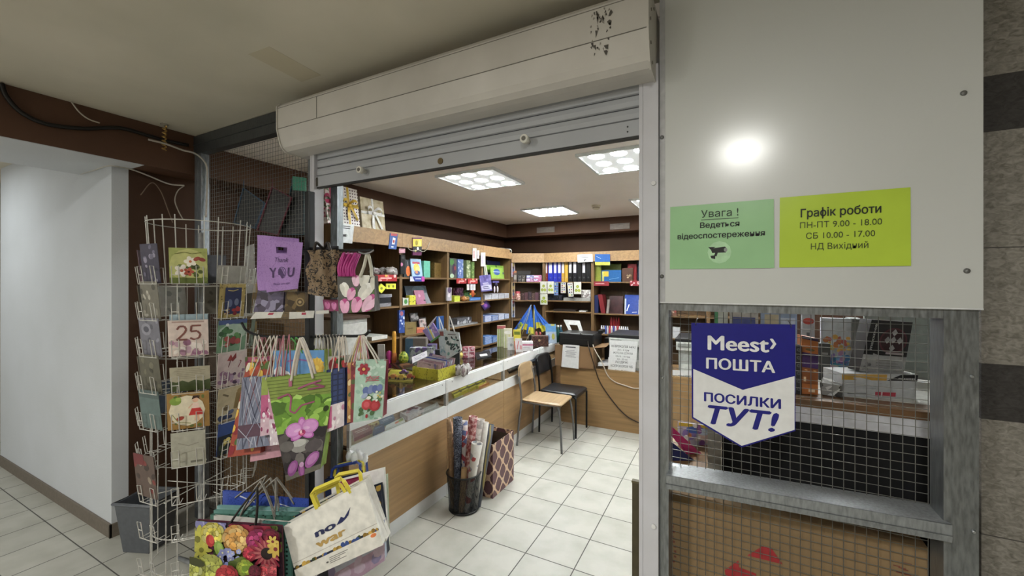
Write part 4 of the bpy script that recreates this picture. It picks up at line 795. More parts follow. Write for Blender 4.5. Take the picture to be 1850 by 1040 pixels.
for i in range(9):
    u = 566 + i * 6; rope('cord', M(['#9a948a', '#b5aea2', '#8a8478'][i % 3], .7), cb, [P(u + rd.uniform(-3, 3), 650, Y=1.205 + .012), P(u + 2, 620, Y=1.210), P(u + 5, 604.5, Y=1.200), P(u + 9, 622, Y=1.189), P(u + 11 + rd.uniform(-3, 3), 652, Y=1.187)], .0026, 5, 5)

# ================================================================== BAGS STANDING ON THE FLOOR
def standing(name, label, tl, tr, d_, th, mat, art=(), hmat=None, apex=None, hs=(.3, .7), group=None, shrink=0, **k):
    a, b = P(*tl, d=d_ * .8), P(*tr, d=d_ * .8); e = (b - a) * shrink
    return gift_bag(name, label, [a, b, Vector((b.x, b.y, .286)) - e, Vector((a.x, a.y, .286)) + e], th, mat, art, hmat, apex, hs, group, **k)
GF = 'paper bags standing on the floor by the rack'
grc = M('#8a857c', .7)
glit = pattern('blue_glitter', 'noise', ['#1c2c70', '#3a52a8', '#28409a'], 220, .35)
standing('gift_bag', 'blue glitter gift bag at the rear of the row beside the rack', (402, 886), (480, 893), 2.04, .015, glit, [S([(.4, .97), (.75, .93)], .03, '#c9cbd6')], grc, (478, 862), group=GF)
standing('gift_bag', 'second blue glitter gift bag behind the white no war bag', (474, 896), (556, 902), 2.02, .015, glit, [S([(.35, .95), (.9, .9)], .02, '#c9cbd6')], grc, (500, 866), group=GF)
standing('gift_bag', 'pale teal gift bag in front of the blue glitter bags', (392, 913), (552, 918), 2.00, .015, M('#6f9a98'), [BOX(0, .95, 1, .975, '#a3c0be')], grc, (487, 868), group=GF)
standing('gift_bag', 'grey teal gift bag one row nearer than the pale teal bag', (386, 921), (540, 926), 1.975, .015, M('#5c8a80'), [BOX(0, .955, 1, .965, '#8ab3aa')], grc, (495, 870), group=GF)
standing('gift_bag', 'dark green dotted gift bag behind the white edged bag', (380, 929), (548, 934), 1.95, .015, pattern('green_dots', 'spots', ['#3f6a5c', '#16261f'], 70), (), grc, (470, 874), group=GF)
standing('gift_bag', 'white edged gift bag just behind the bouquet bag', (386, 931), (520, 943), 1.925, .015, M('#c6c3bb'), (), None, None, group=GF)
standing('gift_bag', 'teal gift bag with black dots between the bouquet bag and the white bag', (474, 941), (527, 945), 1.90, .012, pattern('teal_dots', 'spots', ['#4a7a70', '#101c18'], 62), (), None, None, group=GF)
def rose(cx, cy, r, c, c2=None):
    rd = random.Random(int(cx * 997 + cy * 331)); o_ = [E(cx, cy, r, r * .95, shade(c, .5), 0, 14)]
    for ring, (rr, n_, sz, kk) in enumerate(((.74, 10, .40, .8), (.54, 8, .36, .95), (.34, 6, .28, 1.05), (.14, 4, .2, .9))):
        for i in range(n_):
            a = 2 * math.pi * i / n_ + ring * .6 + rd.uniform(-.2, .2); k_ = kk * rd.uniform(.85, 1.15); x, y = cx + rr * r * math.cos(a), cy + rr * r * .68 * math.sin(a); q_ = math.degrees(a) + 90
            o_ += [E(x, y, r * sz, r * sz * .72, shade(c, k_ * .72), q_, 9), E(x + r * .05 * math.cos(a), y + r * .04 * math.sin(a), r * sz * .84, r * sz * .55, shade(c2 if c2 and rd.random() < .35 else c, k_), q_, 9)]
    return o_
def spray(cx, cy, r, c, n_=9, seed=1):
    rd = random.Random(seed); return [FL(cx + rd.uniform(-r, r), cy + rd.uniform(-r, r) * .68, r * .42, shade(c, rd.uniform(.8, 1.2)), '#d0c89a', 5, .8, rd.random()) for _ in range(n_)]
bq = [BOX(0, 0, 1, 1, '#3a2430'), SC(110, 51, ['#3c4a22', '#2c3a1c', '#4f5f2a', '#5c2a44', '#6b7a34', '#241c1e', '#7a2440'], .03, .07, 0, 1, 0, 1), SC(26, 5, ['#7a78a8', '#8d8ab5', '#9a96be', '#6d6a9a'], .03, .06, .0, .34, .92, 1),
      SC(16, 15, ['#8e2038', '#a82a4a', '#6d1a30'], .04, .08, .45, .85, .93, 1), FL(.03, .86, .16, '#b5b03a', '#6d6a1c', 9, .3), FL(.08, .78, .12, '#a8a334', '#6d6a1c', 8, .3), rose(.21, .91, .14, '#cfc03c', '#d8cf74'), E(.185, .86, .05, .07, '#a82426', 10), E(.20, .87, .03, .05, '#c44038', 10), E(.29, .80, .055, .09, '#7d9a3a', 15), E(.30, .80, .03, .07, '#94ad50', 15), rose(.49, .885, .165, '#dc9f46', '#e6bd72'), rose(.75, .88, .145, '#a82060', '#c23c7c'), rose(.90, .92, .11, '#7a1838'), rose(.66, .785, .085, '#c02c46', '#d0505c'),
      E(.86, .80, .13, .13, '#5c1a2c', 0, 16), FL(.86, .80, .2, '#8e2a3c', '#241214', 16, .16), FL(.86, .80, .15, '#b05a5c', '#241214', 14, .14), E(.86, .80, .07, .07, '#241214', 0, 14), FL(.96, .84, .1, '#c9a83a', '#7a2a2c', 7, .4), FL(.93, .90, .07, '#d0b448', '#7a2a2c', 6, .4),
      spray(.38, .75, .10, '#7a80b0', 9, 3), spray(.50, .78, .07, '#8a90bc', 6, 4), E(.55, .73, .09, .05, '#5c6a24', 25), E(.5, .70, .08, .05, '#4a5a20', -20), rose(.22, .665, .165, '#bcc04e', '#cdd080'), rose(.03, .655, .15, '#b0b244', '#c4c878'), E(.06, .72, .12, .045, '#3c3e1c', -15), rose(.63, .69, .10, '#a9b82a', '#7d9a1c'), E(.63, .69, .035, .035, '#6d8a1c'), rose(.43, .625, .13, '#b02832', '#c84a48'), rose(.87, .67, .10, '#c23c48', '#d0646a'), rose(.97, .69, .08, '#c4505a'), rose(.95, .60, .11, '#b83046', '#c85a68'), rose(.76, .69, .07, '#6d1830'), rose(.70, .60, .09, '#8a1c44'), spray(.82, .575, .09, '#7a80b0', 8, 8), spray(.50, .57, .06, '#8a90bc', 5, 9),
      rose(.12, .50, .14, '#b83a3c'), rose(.3, .47, .13, '#c9b83c'), rose(.62, .48, .14, '#d29a44'), rose(.85, .46, .13, '#a8284c'), rose(.2, .28, .16, '#a8284c'), rose(.5, .3, .16, '#c9b83c'), rose(.8, .25, .16, '#b83a3c'), rose(.4, .1, .15, '#8f9a34'), rose(.75, .08, .14, '#d29a44')]
standing('gift_bag', 'gift bag printed with a dense bouquet of yellow, orange and crimson flowers', (355, 939), (509, 950), 1.85, .015, M('#5c2c3a'), bq, M('#2a2624', .6), (462, 886), (.36, .68), None, shrink=-.03, hr=.003)
# no war bags leaning in a crate
crate = carton('cardboard_crate', 'low wide brown carton carrying the upright bags at the front', (0, 0, 0), (.80, .40, .284), tape=False, rot=TH); crate.location = Vector((-1.49, 1.005, 0))
def band(h0, h1, seed, s0=0, s1=1): return [BOX(s0, h0, s1, h1, '#1f2638'), SC(26, seed, ['#b08c2c', '#c9a03a', '#2f4a8a', '#3a4a24', '#8a6a1c'], .016, .032, s0 + .02, s1 - .02, h0, h1)]
nwl = [BOX(0, 0, 1, 1, '#e0dcd4'), BOX(0, .335, 1, .345, '#b3aca2'), band(.235, .27, 3), BOX(0, 0, 1, .235, '#ddd9d0'), E(.93, .20, .035, .02, '#e07a3a'),
       G([(.57, .60), (.64, .60), (.70, .635), (.74, .69), (.67, .655), (.64, .69)], '#232a5c'), G([(.68, .66), (.77, .76), (.72, .65)], '#232a5c')] + [BOX(.40, .165 - i * .028, .52 + .1 * (i == 0) + .07 * (i % 2), .175 - i * .028, '#6d6a66') for i in range(4)] + [BOX(.36, .105 - .0, .385, .13, '#57544f')]
nb, fn, n, asp, o = gift_bag('paper_bag', 'white paper bag lettered no war with a yellow handle, frontmost of the leaning bags', [(512, 951), (660, 869), (692, 984), (538, 1053)], .06, M('#dcd8cf', .6), nwl, None, None, cat='paper bag', side=M('#d4d0c7', .6), d=1.504)
Wn = (fn(1, 1) - fn(0, 1)).length
letter(nb, fn, n, [('no', .44, .575, .125, '#2a3058', .045, 0, .25), ('war', .475, .405, .125, '#b5924a', .045, 0, .36)], Wn, Wn * asp)
def grip(parent, mat, pts, d_, th=.0085):
    p = [P(u, v, d=d_ * .8) for u, v in pts]; return MB(parent.location).tube(p, th, 4).build('handle', mat, parent)
yel = M('#d6c51c', .35); blu = M('#2c4494', .35)
grip(nb, yel, [(573, 918), (563, 892), (570, 884), (616, 864), (622, 870), (634, 889)], 1.885)
grip(nb, yel, [(577, 917), (569, 895), (574, 889), (612, 872), (616, 876), (627, 893)], 1.905, .007)
w2 = gift_bag('paper_bag', 'white paper bag with a dark flowered rim right behind the no war bag', [(520, 938), (664, 862), (699, 976), (556, 1046)], .05, M('#d8d4cb', .6), [band(.92, 1, 5), BOX(0, 0, 1, .92, '#d8d4cb')], None, None, cat='paper bag', d=1.568)[0]
grip(w2, yel, [(612, 890), (607, 862), (613, 857), (648, 850), (651, 856), (654, 876)], 1.965); 
gift_bag('gift_bag', 'magenta gift bag tucked behind the second yellow handle', [(612, 872), (652, 862), (658, 960), (618, 970)], .03, M('#8e2450'), [S([(.2, 1), (.85, .7)], .08, '#c9909c')], None, None, d=1.616)
gift_bag('gift_bag', 'navy sunflower gift bag behind the white paper bags', [(600, 906), (688, 875), (699, 1004), (612, 1030)], .04, M('#1f2638'), [BOX(0, 0, 1, 1, '#1f2638'), SC(40, 61, ['#b08c2c', '#c9a03a', '#2f5a9a', '#3a4a24', '#4a5a2c', '#8a6a1c'], .04, .09, 0, 1, .3, 1)], None, None, d=1.648)
gift_bag('gift_bag', 'plain white gift bag rising at the right of the leaning bags', [(598, 872), (694, 846), (700, 985), (606, 1012)], .03, M('#e0ded9', .5), (), None, None, d=1.696)
gift_bag('gift_bag', 'pale green gift bag rearmost on the right of the leaning bags', [(612, 886), (699, 858), (701, 992), (620, 1030)], .03, M('#bcc6b0', .5), [BOX(0, .0, 1, .5, '#ccd2c2')], None, None, d=1.744)
gift_bag('gift_bag', 'pale lilac gift bag lowest on the right under the no war bag', [(590, 985), (695, 938), (695, 1012), (596, 1080)], .03, M('#bcc4d8', .45), [BOX(0, 0, 1, .4, '#b89ab4'), SC(10, 3, ['#c9b4cc', '#8f86b0'], .06, .12, 0, 1, 0, .5)], None, None, d=1.600)
bb = gift_bag('gift_bag', 'dark blue gift bag with sturdy blue handles at the back of the leaning bags', [(586, 866), (656, 853), (661, 960), (592, 980)], .05, M('#1c2340'), [SC(14, 71, ['#8a7a2c', '#2c3a6a', '#141a30'], .06, .12)], None, None, d=1.808)[0]
for k, (du, dv) in enumerate(((0, 0), (6, -3), (12, -5))): grip(bb, [blu, yel, blu][k], [(598 + du, 862 + dv), (600 + du, 848 + dv), (606 + du, 843 + dv), (644 + du, 834 + dv), (650 + du, 838 + dv), (652 + du, 858 + dv)], 2.262 + .015 * k, .0065)
wp = MB(P(644, 838, d=1.840)); rd = random.Random(3)
for i in range(7): wp.blob(P(632 + i * 4.4, 826 + rd.uniform(-4, 5), d=1.840 + rd.uniform(-.02, .02)), .018, .016, .025, jit=.35, seed=i, n=9)
tag(wp.build('plastic_bag', M('#d9dadb', .3), loc=P(644, 838, d=1.840)), 'crumpled white plastic bag behind the blue handles', 'plastic bag')
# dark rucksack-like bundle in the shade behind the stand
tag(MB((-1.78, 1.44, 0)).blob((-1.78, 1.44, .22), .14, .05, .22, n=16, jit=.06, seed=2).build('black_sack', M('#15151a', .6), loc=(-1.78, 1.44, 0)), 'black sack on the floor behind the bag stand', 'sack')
# ================================================================== GLASS DISPLAY COUNTER along the left of the shop
XC = -1.876; XK = -2.44; wlam = wood('oak_laminate', '#98774d', 1, .09); wdesk = wood('oak_laminate_cross', '#8f6e42', 0, .10); wht = M('#d2d3d2', .35, var=.02, scale=9)
shelfb = wood('brown_board', '#7d5c34', 1); glass = glassy('counter_glass', '#f6f9f8', .86, .03); trimw = wood('edge_board', '#a98654', 1)
CY = [1.62, 2.53, 3.42, 4.26, 4.95]
lab = ['glass topped display counter nearest the shutter, behind the gift bag stand', 'second glass topped display counter, behind the wrapping paper bin', 'third glass topped display counter, behind the wooden chair', 'far glass topped display counter against the desk in the corner']
for i, nm in enumerate(lab):
    y0, y1 = CY[i] + .002, CY[i + 1] - .002; o = Vector((-2.15, (y0 + y1) / 2, 0)); t = thing('display_counter', nm, 'display counter', o, group='glass display counters')
    MB(o).box((XC - .018, y0, .09), (XC, y1, .5795)).build('front_panel', wlam, t)
    MB(o).box((XC - .02, y0, 0), (XC - .003, y1, .0895)).build('kick_plate', wht, t)
    MB(o).box((XC - .02, y0, .58), (XC + .002, y1, .672)).build('lower_rail', wht, t, .001)
    MB(o).box((XC - .022, y0, .768), (XC + .004, y1, .856)).box((XC - .022, y0, .856), (XC - .004, y1, .8635)).build('top_rail', wht, t, .0015)
    MB(o).box((XC - .012, y0 + .02, .672), (XC - .008, y1 - .02, .768)).build('front_glass', glass, t)
    MB(o).box((XK, y0, .857), (XC - .0225, y1, .862)).build('glass_top', glass, t)
    MB(o).box((XK, y0 + .018, .655), (XC - .021, y1 - .018, .671)).build('display_shelf', shelfb, t)
    MB(o).box((XK, y0, 0), (XK + .016, y1, .66)).build('back_panel', shelfb, t)
    for ya, yb in ((y0, y0 + .016), (y1 - .016, y1)):
        MB(o).box((XK + .017, ya, 0), (XC - .021, yb, .65)).build('side_panel', shelfb, t)
    for ya in (y0, y1 - .014): MB(o).box((XC - .02, ya, .672), (XC + .001, ya + .014, .768)).build('corner_post', M('#a9aaa6', .35, .5), t)
    MB(o).box((XC + .0041, y1 - .02, .77), (XC + .0075, y1 + .001, .868)).build('bracket', M('#cfd0ce', .3, .2), t)
    for yy in (y0 + .06, y1 - .06): MB(o).tube([(XC + .004, yy, .84), (XC + .0062, yy, .84)], .004, 8).build('screw', M('#8a8b8c', .3, .6), t)
    if i == 0:
        MB(o).box((XK, y0 - .003, .09), (XC, y0 - .0005, .655), M('#6d4e2b', .5)).build('end_panel', shelfb, t)
# white drawer cabinet with a brown top by the shutter
o = Vector((-2.62, 2.27, 0)); t = thing('white_cabinet', 'tall narrow white cabinet with a brown top behind the bag stand', 'cabinet', o)
xa, xb = -2.93, -2.485; ya, yb = 2.05, 2.32; tz = 1.325
MB(o).box((xa, ya, 0), (xb, yb, tz)).build('body', M('#b9b8b3', .4), t, .002); MB(o).box((xa - .012, ya - .012, tz), (xb + .02, yb + .012, tz + .022)).build('cabinet_top', M('#4a3326', .45), t, .002)
MB(o).box((xb, ya + .012, .12), (xb + .014, yb - .012, tz - .03)).build('door', M('#c6c5c0', .35), t, .002)

# ================================================================== SHELVING
XS = -2.95; XSB = -3.32; chip = wood('chipboard', '#6f532f', 2, .10, .5); chipe = wood('chipboard_edge', '#94734a', 1, .12, .45); chipb = wood('chipboard_back', '#5d4527', 2, .08, .55)
def bookcase(label, a, b, zs, top, group, along='y', plane=None, depth=.37, dz=0):
    """a, b: world points of the front-left and front-right foot; the shelves run between two side panels"""
    a, b = Vector(a), Vector(b); ux = (b - a).normalized(); nn = Vector((-ux.y, ux.x, 0)); L = (b - a).length; rz = math.atan2(ux.y, ux.x)
    t = thing('bookcase', label, 'bookcase', (a + b) / 2, (0, 0, rz), group); h = L / 2
    for s in (-1, 1): MB().box((s * h, 0, 0), (s * (h - .018), depth, top)).build('side_panel', chip, t)
    for z in zs: MB().box((-h + .0185, .004, z - .018), (h - .0185, depth - .012, z)).build('shelf', chip, t)
    MB().box((-h + .0185, depth - .011, 0), (h - .0185, depth - .003, top - .02)).build('back_panel', chipb, t)
    MB().box((-h, -.004, top), (h, depth, top + .018)).build('top_board', chip, t)
    MB().box((-h, -.02, top - .125), (h, -.0005, top + .016)).build('fascia', chipe, t, .001)
    return t
LZ = [.10, .42, .74, 1.05, 1.362, 1.655]; SYL = [2.40, 3.20, 4.0, 4.77, 5.60]
ll = ['chipboard shelf unit nearest the shutter, with the gift boxes on its top', 'chipboard shelf unit with the orange notebook and toy packs, second from the shutter', 'chipboard shelf unit with red candy strips, third from the shutter', 'chipboard shelf unit with green folders, fourth from the shutter']
for i in range(4): bookcase(ll[i], (XS, SYL[i] + .001, 0), (XS, SYL[i + 1] - .001, 0), LZ, 2.085, 'shelf units along the left wall')
bookcase('narrow slanted shelf unit across the far corner', (XS + .01, 5.612, 0), (-2.505, 5.848, 0), [.1, .42, .74, 1.03, 1.327, 1.61], 2.03, None, depth=.30)
BX = [-2.50, -1.74, -.98, -.22, .54]; YSF = 5.85
BZ = [[.1, .46, .82, 1.165, 1.327, 1.61], [.1, .46, .86, 1.155, 1.61], [.1, .46, .86, 1.155, 1.61], [.1, .46, .86, 1.155, 1.61]]
bl = ['back wall shelf unit with the ring binders', 'back wall shelf unit with the folders and red bag', 'back wall shelf unit just right of the white shutter post', 'back wall shelf unit behind the post office sign']
for i in range(4): bookcase(bl[i], (BX[i] + .001, YSF, 0), (BX[i + 1] - .001, YSF, 0), BZ[i], 2.03, 'shelf units along the back wall')

# ================================================================== CHAIRS
def chair(name, label, loc, rz, seat_m, frame_m, wooden):
    t = thing(name, label, 'chair', loc, (0, 0, rz)); k = 14
    se = MB(); pr = [(-.19, -.20), (-.17, -.215), (.17, -.215), (.19, -.20), (.185, .18), (.165, .195), (-.165, .195), (-.185, .18)]
    th = .016 if wooden else .038; up = lambda x, y: -.010 * max(0, (-y - .14) / .075) if wooden else -.012 * max(0, (-y - .15) / .065)
    n = len(pr); se.add([(x, y, .452 + up(x, y)) for x, y in pr] + [(x * .97, y * .97, .452 - th + up(x, y)) for x, y in pr] + [(x * .86, y * .86, .455) for x, y in pr], [tuple(range(16, 24))] + [(i, (i + 1) % n, 16 + (i + 1) % n, 16 + i) for i in range(n)] + [tuple(range(8, 16))[::-1]] + [(i, i + n, (i + 1) % n + n, (i + 1) % n) for i in range(n)])
    se.build('seat', seat_m, t, .006)
    bk = MB(); K = 8; z0, z1 = (.585, .775) if wooden else (.60, .80)
    for b in (0, .012 if wooden else .03):
        for j, z in enumerate((z0, z0 + .012, (z0 + z1) / 2, z1 - .02, z1)):
            hw = [.15, .17, .178, .165, .13][j] if wooden else [.165, .175, .18, .17, .14][j]
            for i in range(K + 1): s = 2 * i / K - 1; bk.v.append(Vector((s * hw, .205 + b + .03 * (1 - s * s) + (z - .58) * .12, z)))
    m = (K + 1) * 5
    for j in range(4):
        for i in range(K): q = j*(K+1)+i; f = [q, q+1, q+K+2, q+K+1]; bk.f += [f, [x + m for x in f][::-1]]; bk.m += [None] * 2; bk.sm += [True] * 2
    edge = [i for i in range(K + 1)] + [j*(K+1)+K for j in range(1, 5)] + [4*(K+1)+i for i in range(K - 1, -1, -1)] + [j*(K+1) for j in range(3, 0, -1)]
    for a, b in zip(edge, edge[1:] + edge[:1]): bk.f.append([a, a + m, b + m, b]); bk.m.append(None); bk.sm.append(False)
    bk.build('backrest', seat_m, t)
    r = .0105
    for s in (-1, 1):
        MB().tube(crv([(s*.17, -.15, .43), (s*.175, -.19, .40), (s*.19, -.215, .2), (s*.195, -.225, .0)] if wooden else [(s*.175, -.17, .42), (s*.182, -.20, .405), (s*.182, -.205, .36), (s*.182, -.205, .0)], 5), r, 10).build('leg', frame_m, t)
        MB().tube(crv([(s*.195, .235, 0), (s*.185, .215, .25), (s*.178, .195, .45), (s*.175, .215, .62), (s*.16, .235, .72)] if wooden else [(s*.182, .205, 0), (s*.182, .20, .43), (s*.182, .225, .7), (s*.165, .235, .77)], 6), r, 10).build('leg', frame_m, t)
        MB().tube([(s*.172, -.16, .427), (s*.176, .195, .427)], r * .9, 8).build('side_rail', frame_m, t)
    MB().tube([(-.172, -.13, .425), (.172, -.13, .425)], r * .9, 8).build('cross_rail', frame_m, t)
    MB().tube([(-.17, .17, .425), (.17, .17, .425)], r * .9, 8).build('cross_rail', frame_m, t)
    if not wooden: MB().tube(crv([(-.165, .232, .60), (0, .26, .595), (.165, .232, .60)], 6), r * .9, 8).build('cross_rail', frame_m, t)
    return t
chair('wooden_chair', 'pale plywood chair on grey steel legs in front of the display counter', (-1.605, 3.815, 0), R(92), wood('plywood', '#a08560', 0, .08, .35), M('#6f6f70', .35, .6), True)
chair('padded_chair', 'black padded chair with a black tube frame behind the wooden chair', (-1.585, 4.235, 0), R(90), M('#17171a', .38, var=.08), M('#121213', .35, .3), False)

# ================================================================== MESH BIN WITH PAPER ROLLS, PATTERNED BOX
bo = Vector((-1.655, 2.43, 0)); t = thing('mesh_bin', 'black wire mesh bin holding rolls of wrapping paper', 'waste bin', bo)
def mesh_mat():
    m = bpy.data.materials.new('fine_black_mesh'); m.use_nodes = True; nt = m.node_tree; b = nt.nodes['Principled BSDF']; b.inputs['Base Color'].default_value = (.012, .012, .013, 1); b.inputs['Roughness'].default_value = .4; b.inputs['Metallic'].default_value = .5
    tc = nt.nodes.new('ShaderNodeTexCoord'); ck = nt.nodes.new('ShaderNodeTexVoronoi'); ck.inputs['Scale'].default_value = 260; ck.inputs['Randomness'].default_value = .1; gt = nt.nodes.new('ShaderNodeMath'); gt.operation = 'GREATER_THAN'; gt.inputs[1].default_value = .455
    nt.links.new(tc.outputs['Object'], ck.inputs['Vector']); nt.links.new(ck.outputs['Distance'], gt.inputs[0]); nt.links.new(gt.outputs[0], b.inputs['Alpha']); return m
MB().lathe([(.104, .012), (.120, .262)], n=40).build('mesh_wall', mesh_mat(), t)
MB().tube([(.121 * math.cos(i * math.pi / 16), .121 * math.sin(i * math.pi / 16), .262) for i in range(32)], .0055, 8, closed=True).build('rim', blk, t)
MB().lathe([(.001, .004), (.104, .004), (.107, .008), (.106, .02), (.103, .014), (.001, .008)], n=32).build('base', blk, t)
def roll(label, top, botxy, mat, r=.024, d_=2.92, hollow=False, z0=.012, name='wrapping_paper_roll', taper=1.0):
    tp = P(*top, d=d_); bt = Vector((bo.x + botxy[0], bo.y + botxy[1], z0 + .003)); ax = (tp - bt)
    mb = MB(bt); k = 14; u = ax.orthogonal().normalized(); v = ax.normalized().cross(u); pts = []
    for tt, rr in ((0, r * taper), (.6, r * (taper + 1) / 2 * 1.02), (1, r), (1, r - .003), (.93, r - .003)):
        for j in range(k): a = 2 * math.pi * j / k; pts.append(bt + ax * tt + (u * math.cos(a) + v * math.sin(a)) * rr)
    fc = [tuple(range(k))[::-1]] + [(i*k+j, i*k+(j+1) % k, (i+1)*k+(j+1) % k, (i+1)*k+j) for i in range(4) for j in range(k)] + [tuple(range(4*k, 5*k))]
    mb.add(pts, fc, None, True); mb.m[-1] = M('#3a3029'); return tag(mb.build(name, mat, loc=bt), label, 'wrapping paper', None)
roll('tall kraft coloured paper roll at the left edge of the mesh bin', (811, 756), (-.062, -.045), pattern('kraft_speckle', 'noise', ['#a07f58', '#8a6a48', '#b59268'], 30), .017, 2.93)
roll('rust brown paper roll behind the navy one in the mesh bin', (812, 762), (-.06, .03), pattern('rust_print', 'voronoi', ['#7a4a2c', '#9a6a44', '#b58a60', '#5c3822'], 40), .022, 3.0)
roll('navy paper roll with white squiggles in the mesh bin', (827, 754), (-.018, -.055), pattern('navy_print', 'leopard', ['#1c2234', '#262e46', '#8a92a6'], 52), .034, 2.9, taper=.6)
roll('white paper roll with red and blue flowers in the mesh bin', (838, 760), (0, .005), pattern('white_floral', 'voronoi', ['#cfc8c4', '#c9c0bc', '#a33a44', '#d4cfca', '#5c6a9a', '#c6bcb6'], 34), .028, 2.97, taper=.7)
roll('white paper roll patterned with dark red roses, tallest in the mesh bin', (855, 752), (.015, -.02), pattern('red_roses', 'noise', ['#5c2226', '#8e3a3c', '#b58a84', '#cbb8b0'], 42), .032, 2.92, taper=.7)
roll('white paper roll with scattered red flowers at the front right of the mesh bin', (862, 800), (.055, -.045), pattern('scatter_floral', 'voronoi', ['#cdc8c0', '#d2cdc6', '#a33a3c', '#c9c3ba', '#8a8a90', '#d0cbc4', '#ccc6be'], 26), .04, 2.86, taper=.45)
roll('white paper roll with grey leaves in the mesh bin', (868, 757), (.035, .03), pattern('grey_leaf', 'voronoi', ['#c9c4bc', '#b5aea6', '#cfcac4', '#a09a94'], 34), .032, 2.98, taper=.6)
roll('bare cardboard tube with an open end, shortest roll in the mesh bin', (839, 845), (.02, -.06), M('#b08e62', .7), .021, 2.87, True)
roll('white cream paper roll leaning over the patterned box', (877, 762), (.08, .02), M('#c4bfb6', .5), .026, 2.98, taper=.7)
roll('grey and ochre striped paper roll leaning furthest right in the mesh bin', (886, 766), (.088, .045), pattern('ochre_stripe', 'wave', ['#3d414c', '#3d414c', '#8a7a3c', '#4a4e58'], 3.2), .03, 3.03, taper=.7)
def damask():
    q = N('damask_print').set(.5); co = q.coord((1, 1, 1)); sx = q.n('ShaderNodeSeparateXYZ'); q.l(co, sx.inputs[0])
    ad = q.n('ShaderNodeMath', operation='ADD'); q.l(sx.outputs['X'], ad.inputs[0]); q.l(sx.outputs['Y'], ad.inputs[1])
    def sc(o, k, c=0): m = q.n('ShaderNodeMath', operation='MULTIPLY_ADD'); m.inputs[1].default_value = k; m.inputs[2].default_value = c; q.l(o, m.inputs[0]); return m.outputs[0]
    def f(op, a, b=None):
        m = q.n('ShaderNodeMath', operation=op); q.l(a, m.inputs[0])
        if b is not None: q.l(b, m.inputs[1])
        return m.outputs[0]
    pz = 13.5; px = 15.5; c1 = f('COSINE', sc(ad.outputs[0], px * math.pi)); c2 = f('COSINE', sc(sx.outputs['Z'], pz * math.pi)); ogee = f('ADD', c1, c2)
    nz = q.n('ShaderNodeTexNoise', Scale=60); nz.inputs['Detail'].default_value = 3; q.l(co, nz.inputs['Vector'])
    ab = f('ABSOLUTE', ogee); s_ = f('ADD', ab, sc(nz.outputs['Fac'], .9, -.45))
    q.base(q.ramp(s_, [(0, '#c9a684'), (.24, '#cdb092'), (.4, '#a07a68'), (.52, '#4a2c34'), (.9, '#5c3a40')])); return q.m
dam = damask(); o = Vector((-1.68, 2.80, 0)); t = thing('patterned_box', 'tall open paper box with a cream and plum damask pattern beside the mesh bin', 'paper box', o)
x0, x1, y0, y1, h = -1.80, -1.538, 2.636, 2.972, .40; th = .005; m = MB(o)
m.box((x0, y0, .001), (x1, y1, .006)); m.box((x0, y0, .006), (x0 + th, y1, h)); m.box((x1 - th, y0, .006), (x1, y1, h)); m.box((x0 + th, y0, .006), (x1 - th, y0 + th, h)); m.box((x0 + th, y1 - th, .006), (x1 - th, y1, h))
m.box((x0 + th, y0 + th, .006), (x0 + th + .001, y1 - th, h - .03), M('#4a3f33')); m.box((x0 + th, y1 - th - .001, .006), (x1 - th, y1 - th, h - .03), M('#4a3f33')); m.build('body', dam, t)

# ================================================================== DESK WITH PRINTERS AT THE BACK
o = Vector((-.3, 4.8, 0)); t = thing('service_desk', 'low oak desk across the back of the shop under the printers', 'desk', o); DZ = .645
MB(o).box((-1.71, 4.48, 0), (1.2, 4.498, DZ - .022)).build('front_panel', wdesk, t); MB(o).box((-1.712, 4.475, DZ - .0215), (1.2, 5.12, DZ)).build('desk_top', wdesk, t, .002)
for x in (-1.709, .1, 1.18): MB(o).box((x, 4.499, 0), (x + .018, 5.1, DZ - .022)).build('side_panel', wdesk, t)
o = Vector((-1.53, 4.63, DZ)); t = thing('cardboard_box', 'open cardboard box under the black printer on the desk', 'cardboard box', o); x0, x1, y0, y1, h = -1.765, -1.315, 4.45, 4.80, .235; m = MB(o)
m.box((x0, y0, DZ + .0005), (x1, y1, DZ + .005)).box((x0, y0, DZ + .005), (x0 + .005, y1, DZ + h)).box((x1 - .005, y0, DZ + .005), (x1, y1, DZ + h)).box((x0 + .005, y0, DZ + .005), (x1 - .005, y0 + .005, DZ + h)).box((x0 + .005, y1 - .005, DZ + .005), (x1 - .005, y1, DZ + h)).build('body', card_m, t)
MB(o).add([(x1, y0, DZ + h), (x1, y1, DZ + h), (x1 + .11, y1, DZ + h + .02), (x1 + .13, y0 + .05, DZ + h + .012), (x1, y0, DZ + h - .004), (x1, y1, DZ + h - .004), (x1 + .11, y1, DZ + h + .016), (x1 + .13, y0 + .05, DZ + h + .008)], [(0, 3, 2, 1), (4, 5, 6, 7), (0, 4, 7, 3), (3, 7, 6, 2), (2, 6, 5, 1)]).build('flap', card_m, t)
MB(o).box((x0 + .006, y0 + .006, DZ + h - .014), (x1 - .006, y1 - .006, DZ + h - .004)).build('flap', card_m, t)
o = Vector((-1.52, 4.66, DZ + h)); pz = DZ + h + .001; pb = M('#101012', .35, var=.1); t = thing('inkjet_printer', 'black inkjet printer on the cardboard box with its grey paper tray up', 'printer', o)
MB(o).box((-1.735, 4.49, pz), (-1.32, 4.83, pz + .14)).build('body', pb, t, .012); MB(o).box((-1.70, 4.486, pz + .02), (-1.36, 4.4895, pz + .075), M('#060607', .5)).build('output_slot', pb, t); MB(o).box((-1.33, 4.70, pz + .13), (-1.28, 4.84, pz + .17)).build('ink_tank', pb, t, .006)
for u in (1028, 1049): p = P(u, 603, Y=4.488); MB(o).tube([p, p + Vector((0, -.004, 0))], .008, 10).build('button', M('#2c2c30', .2), t)
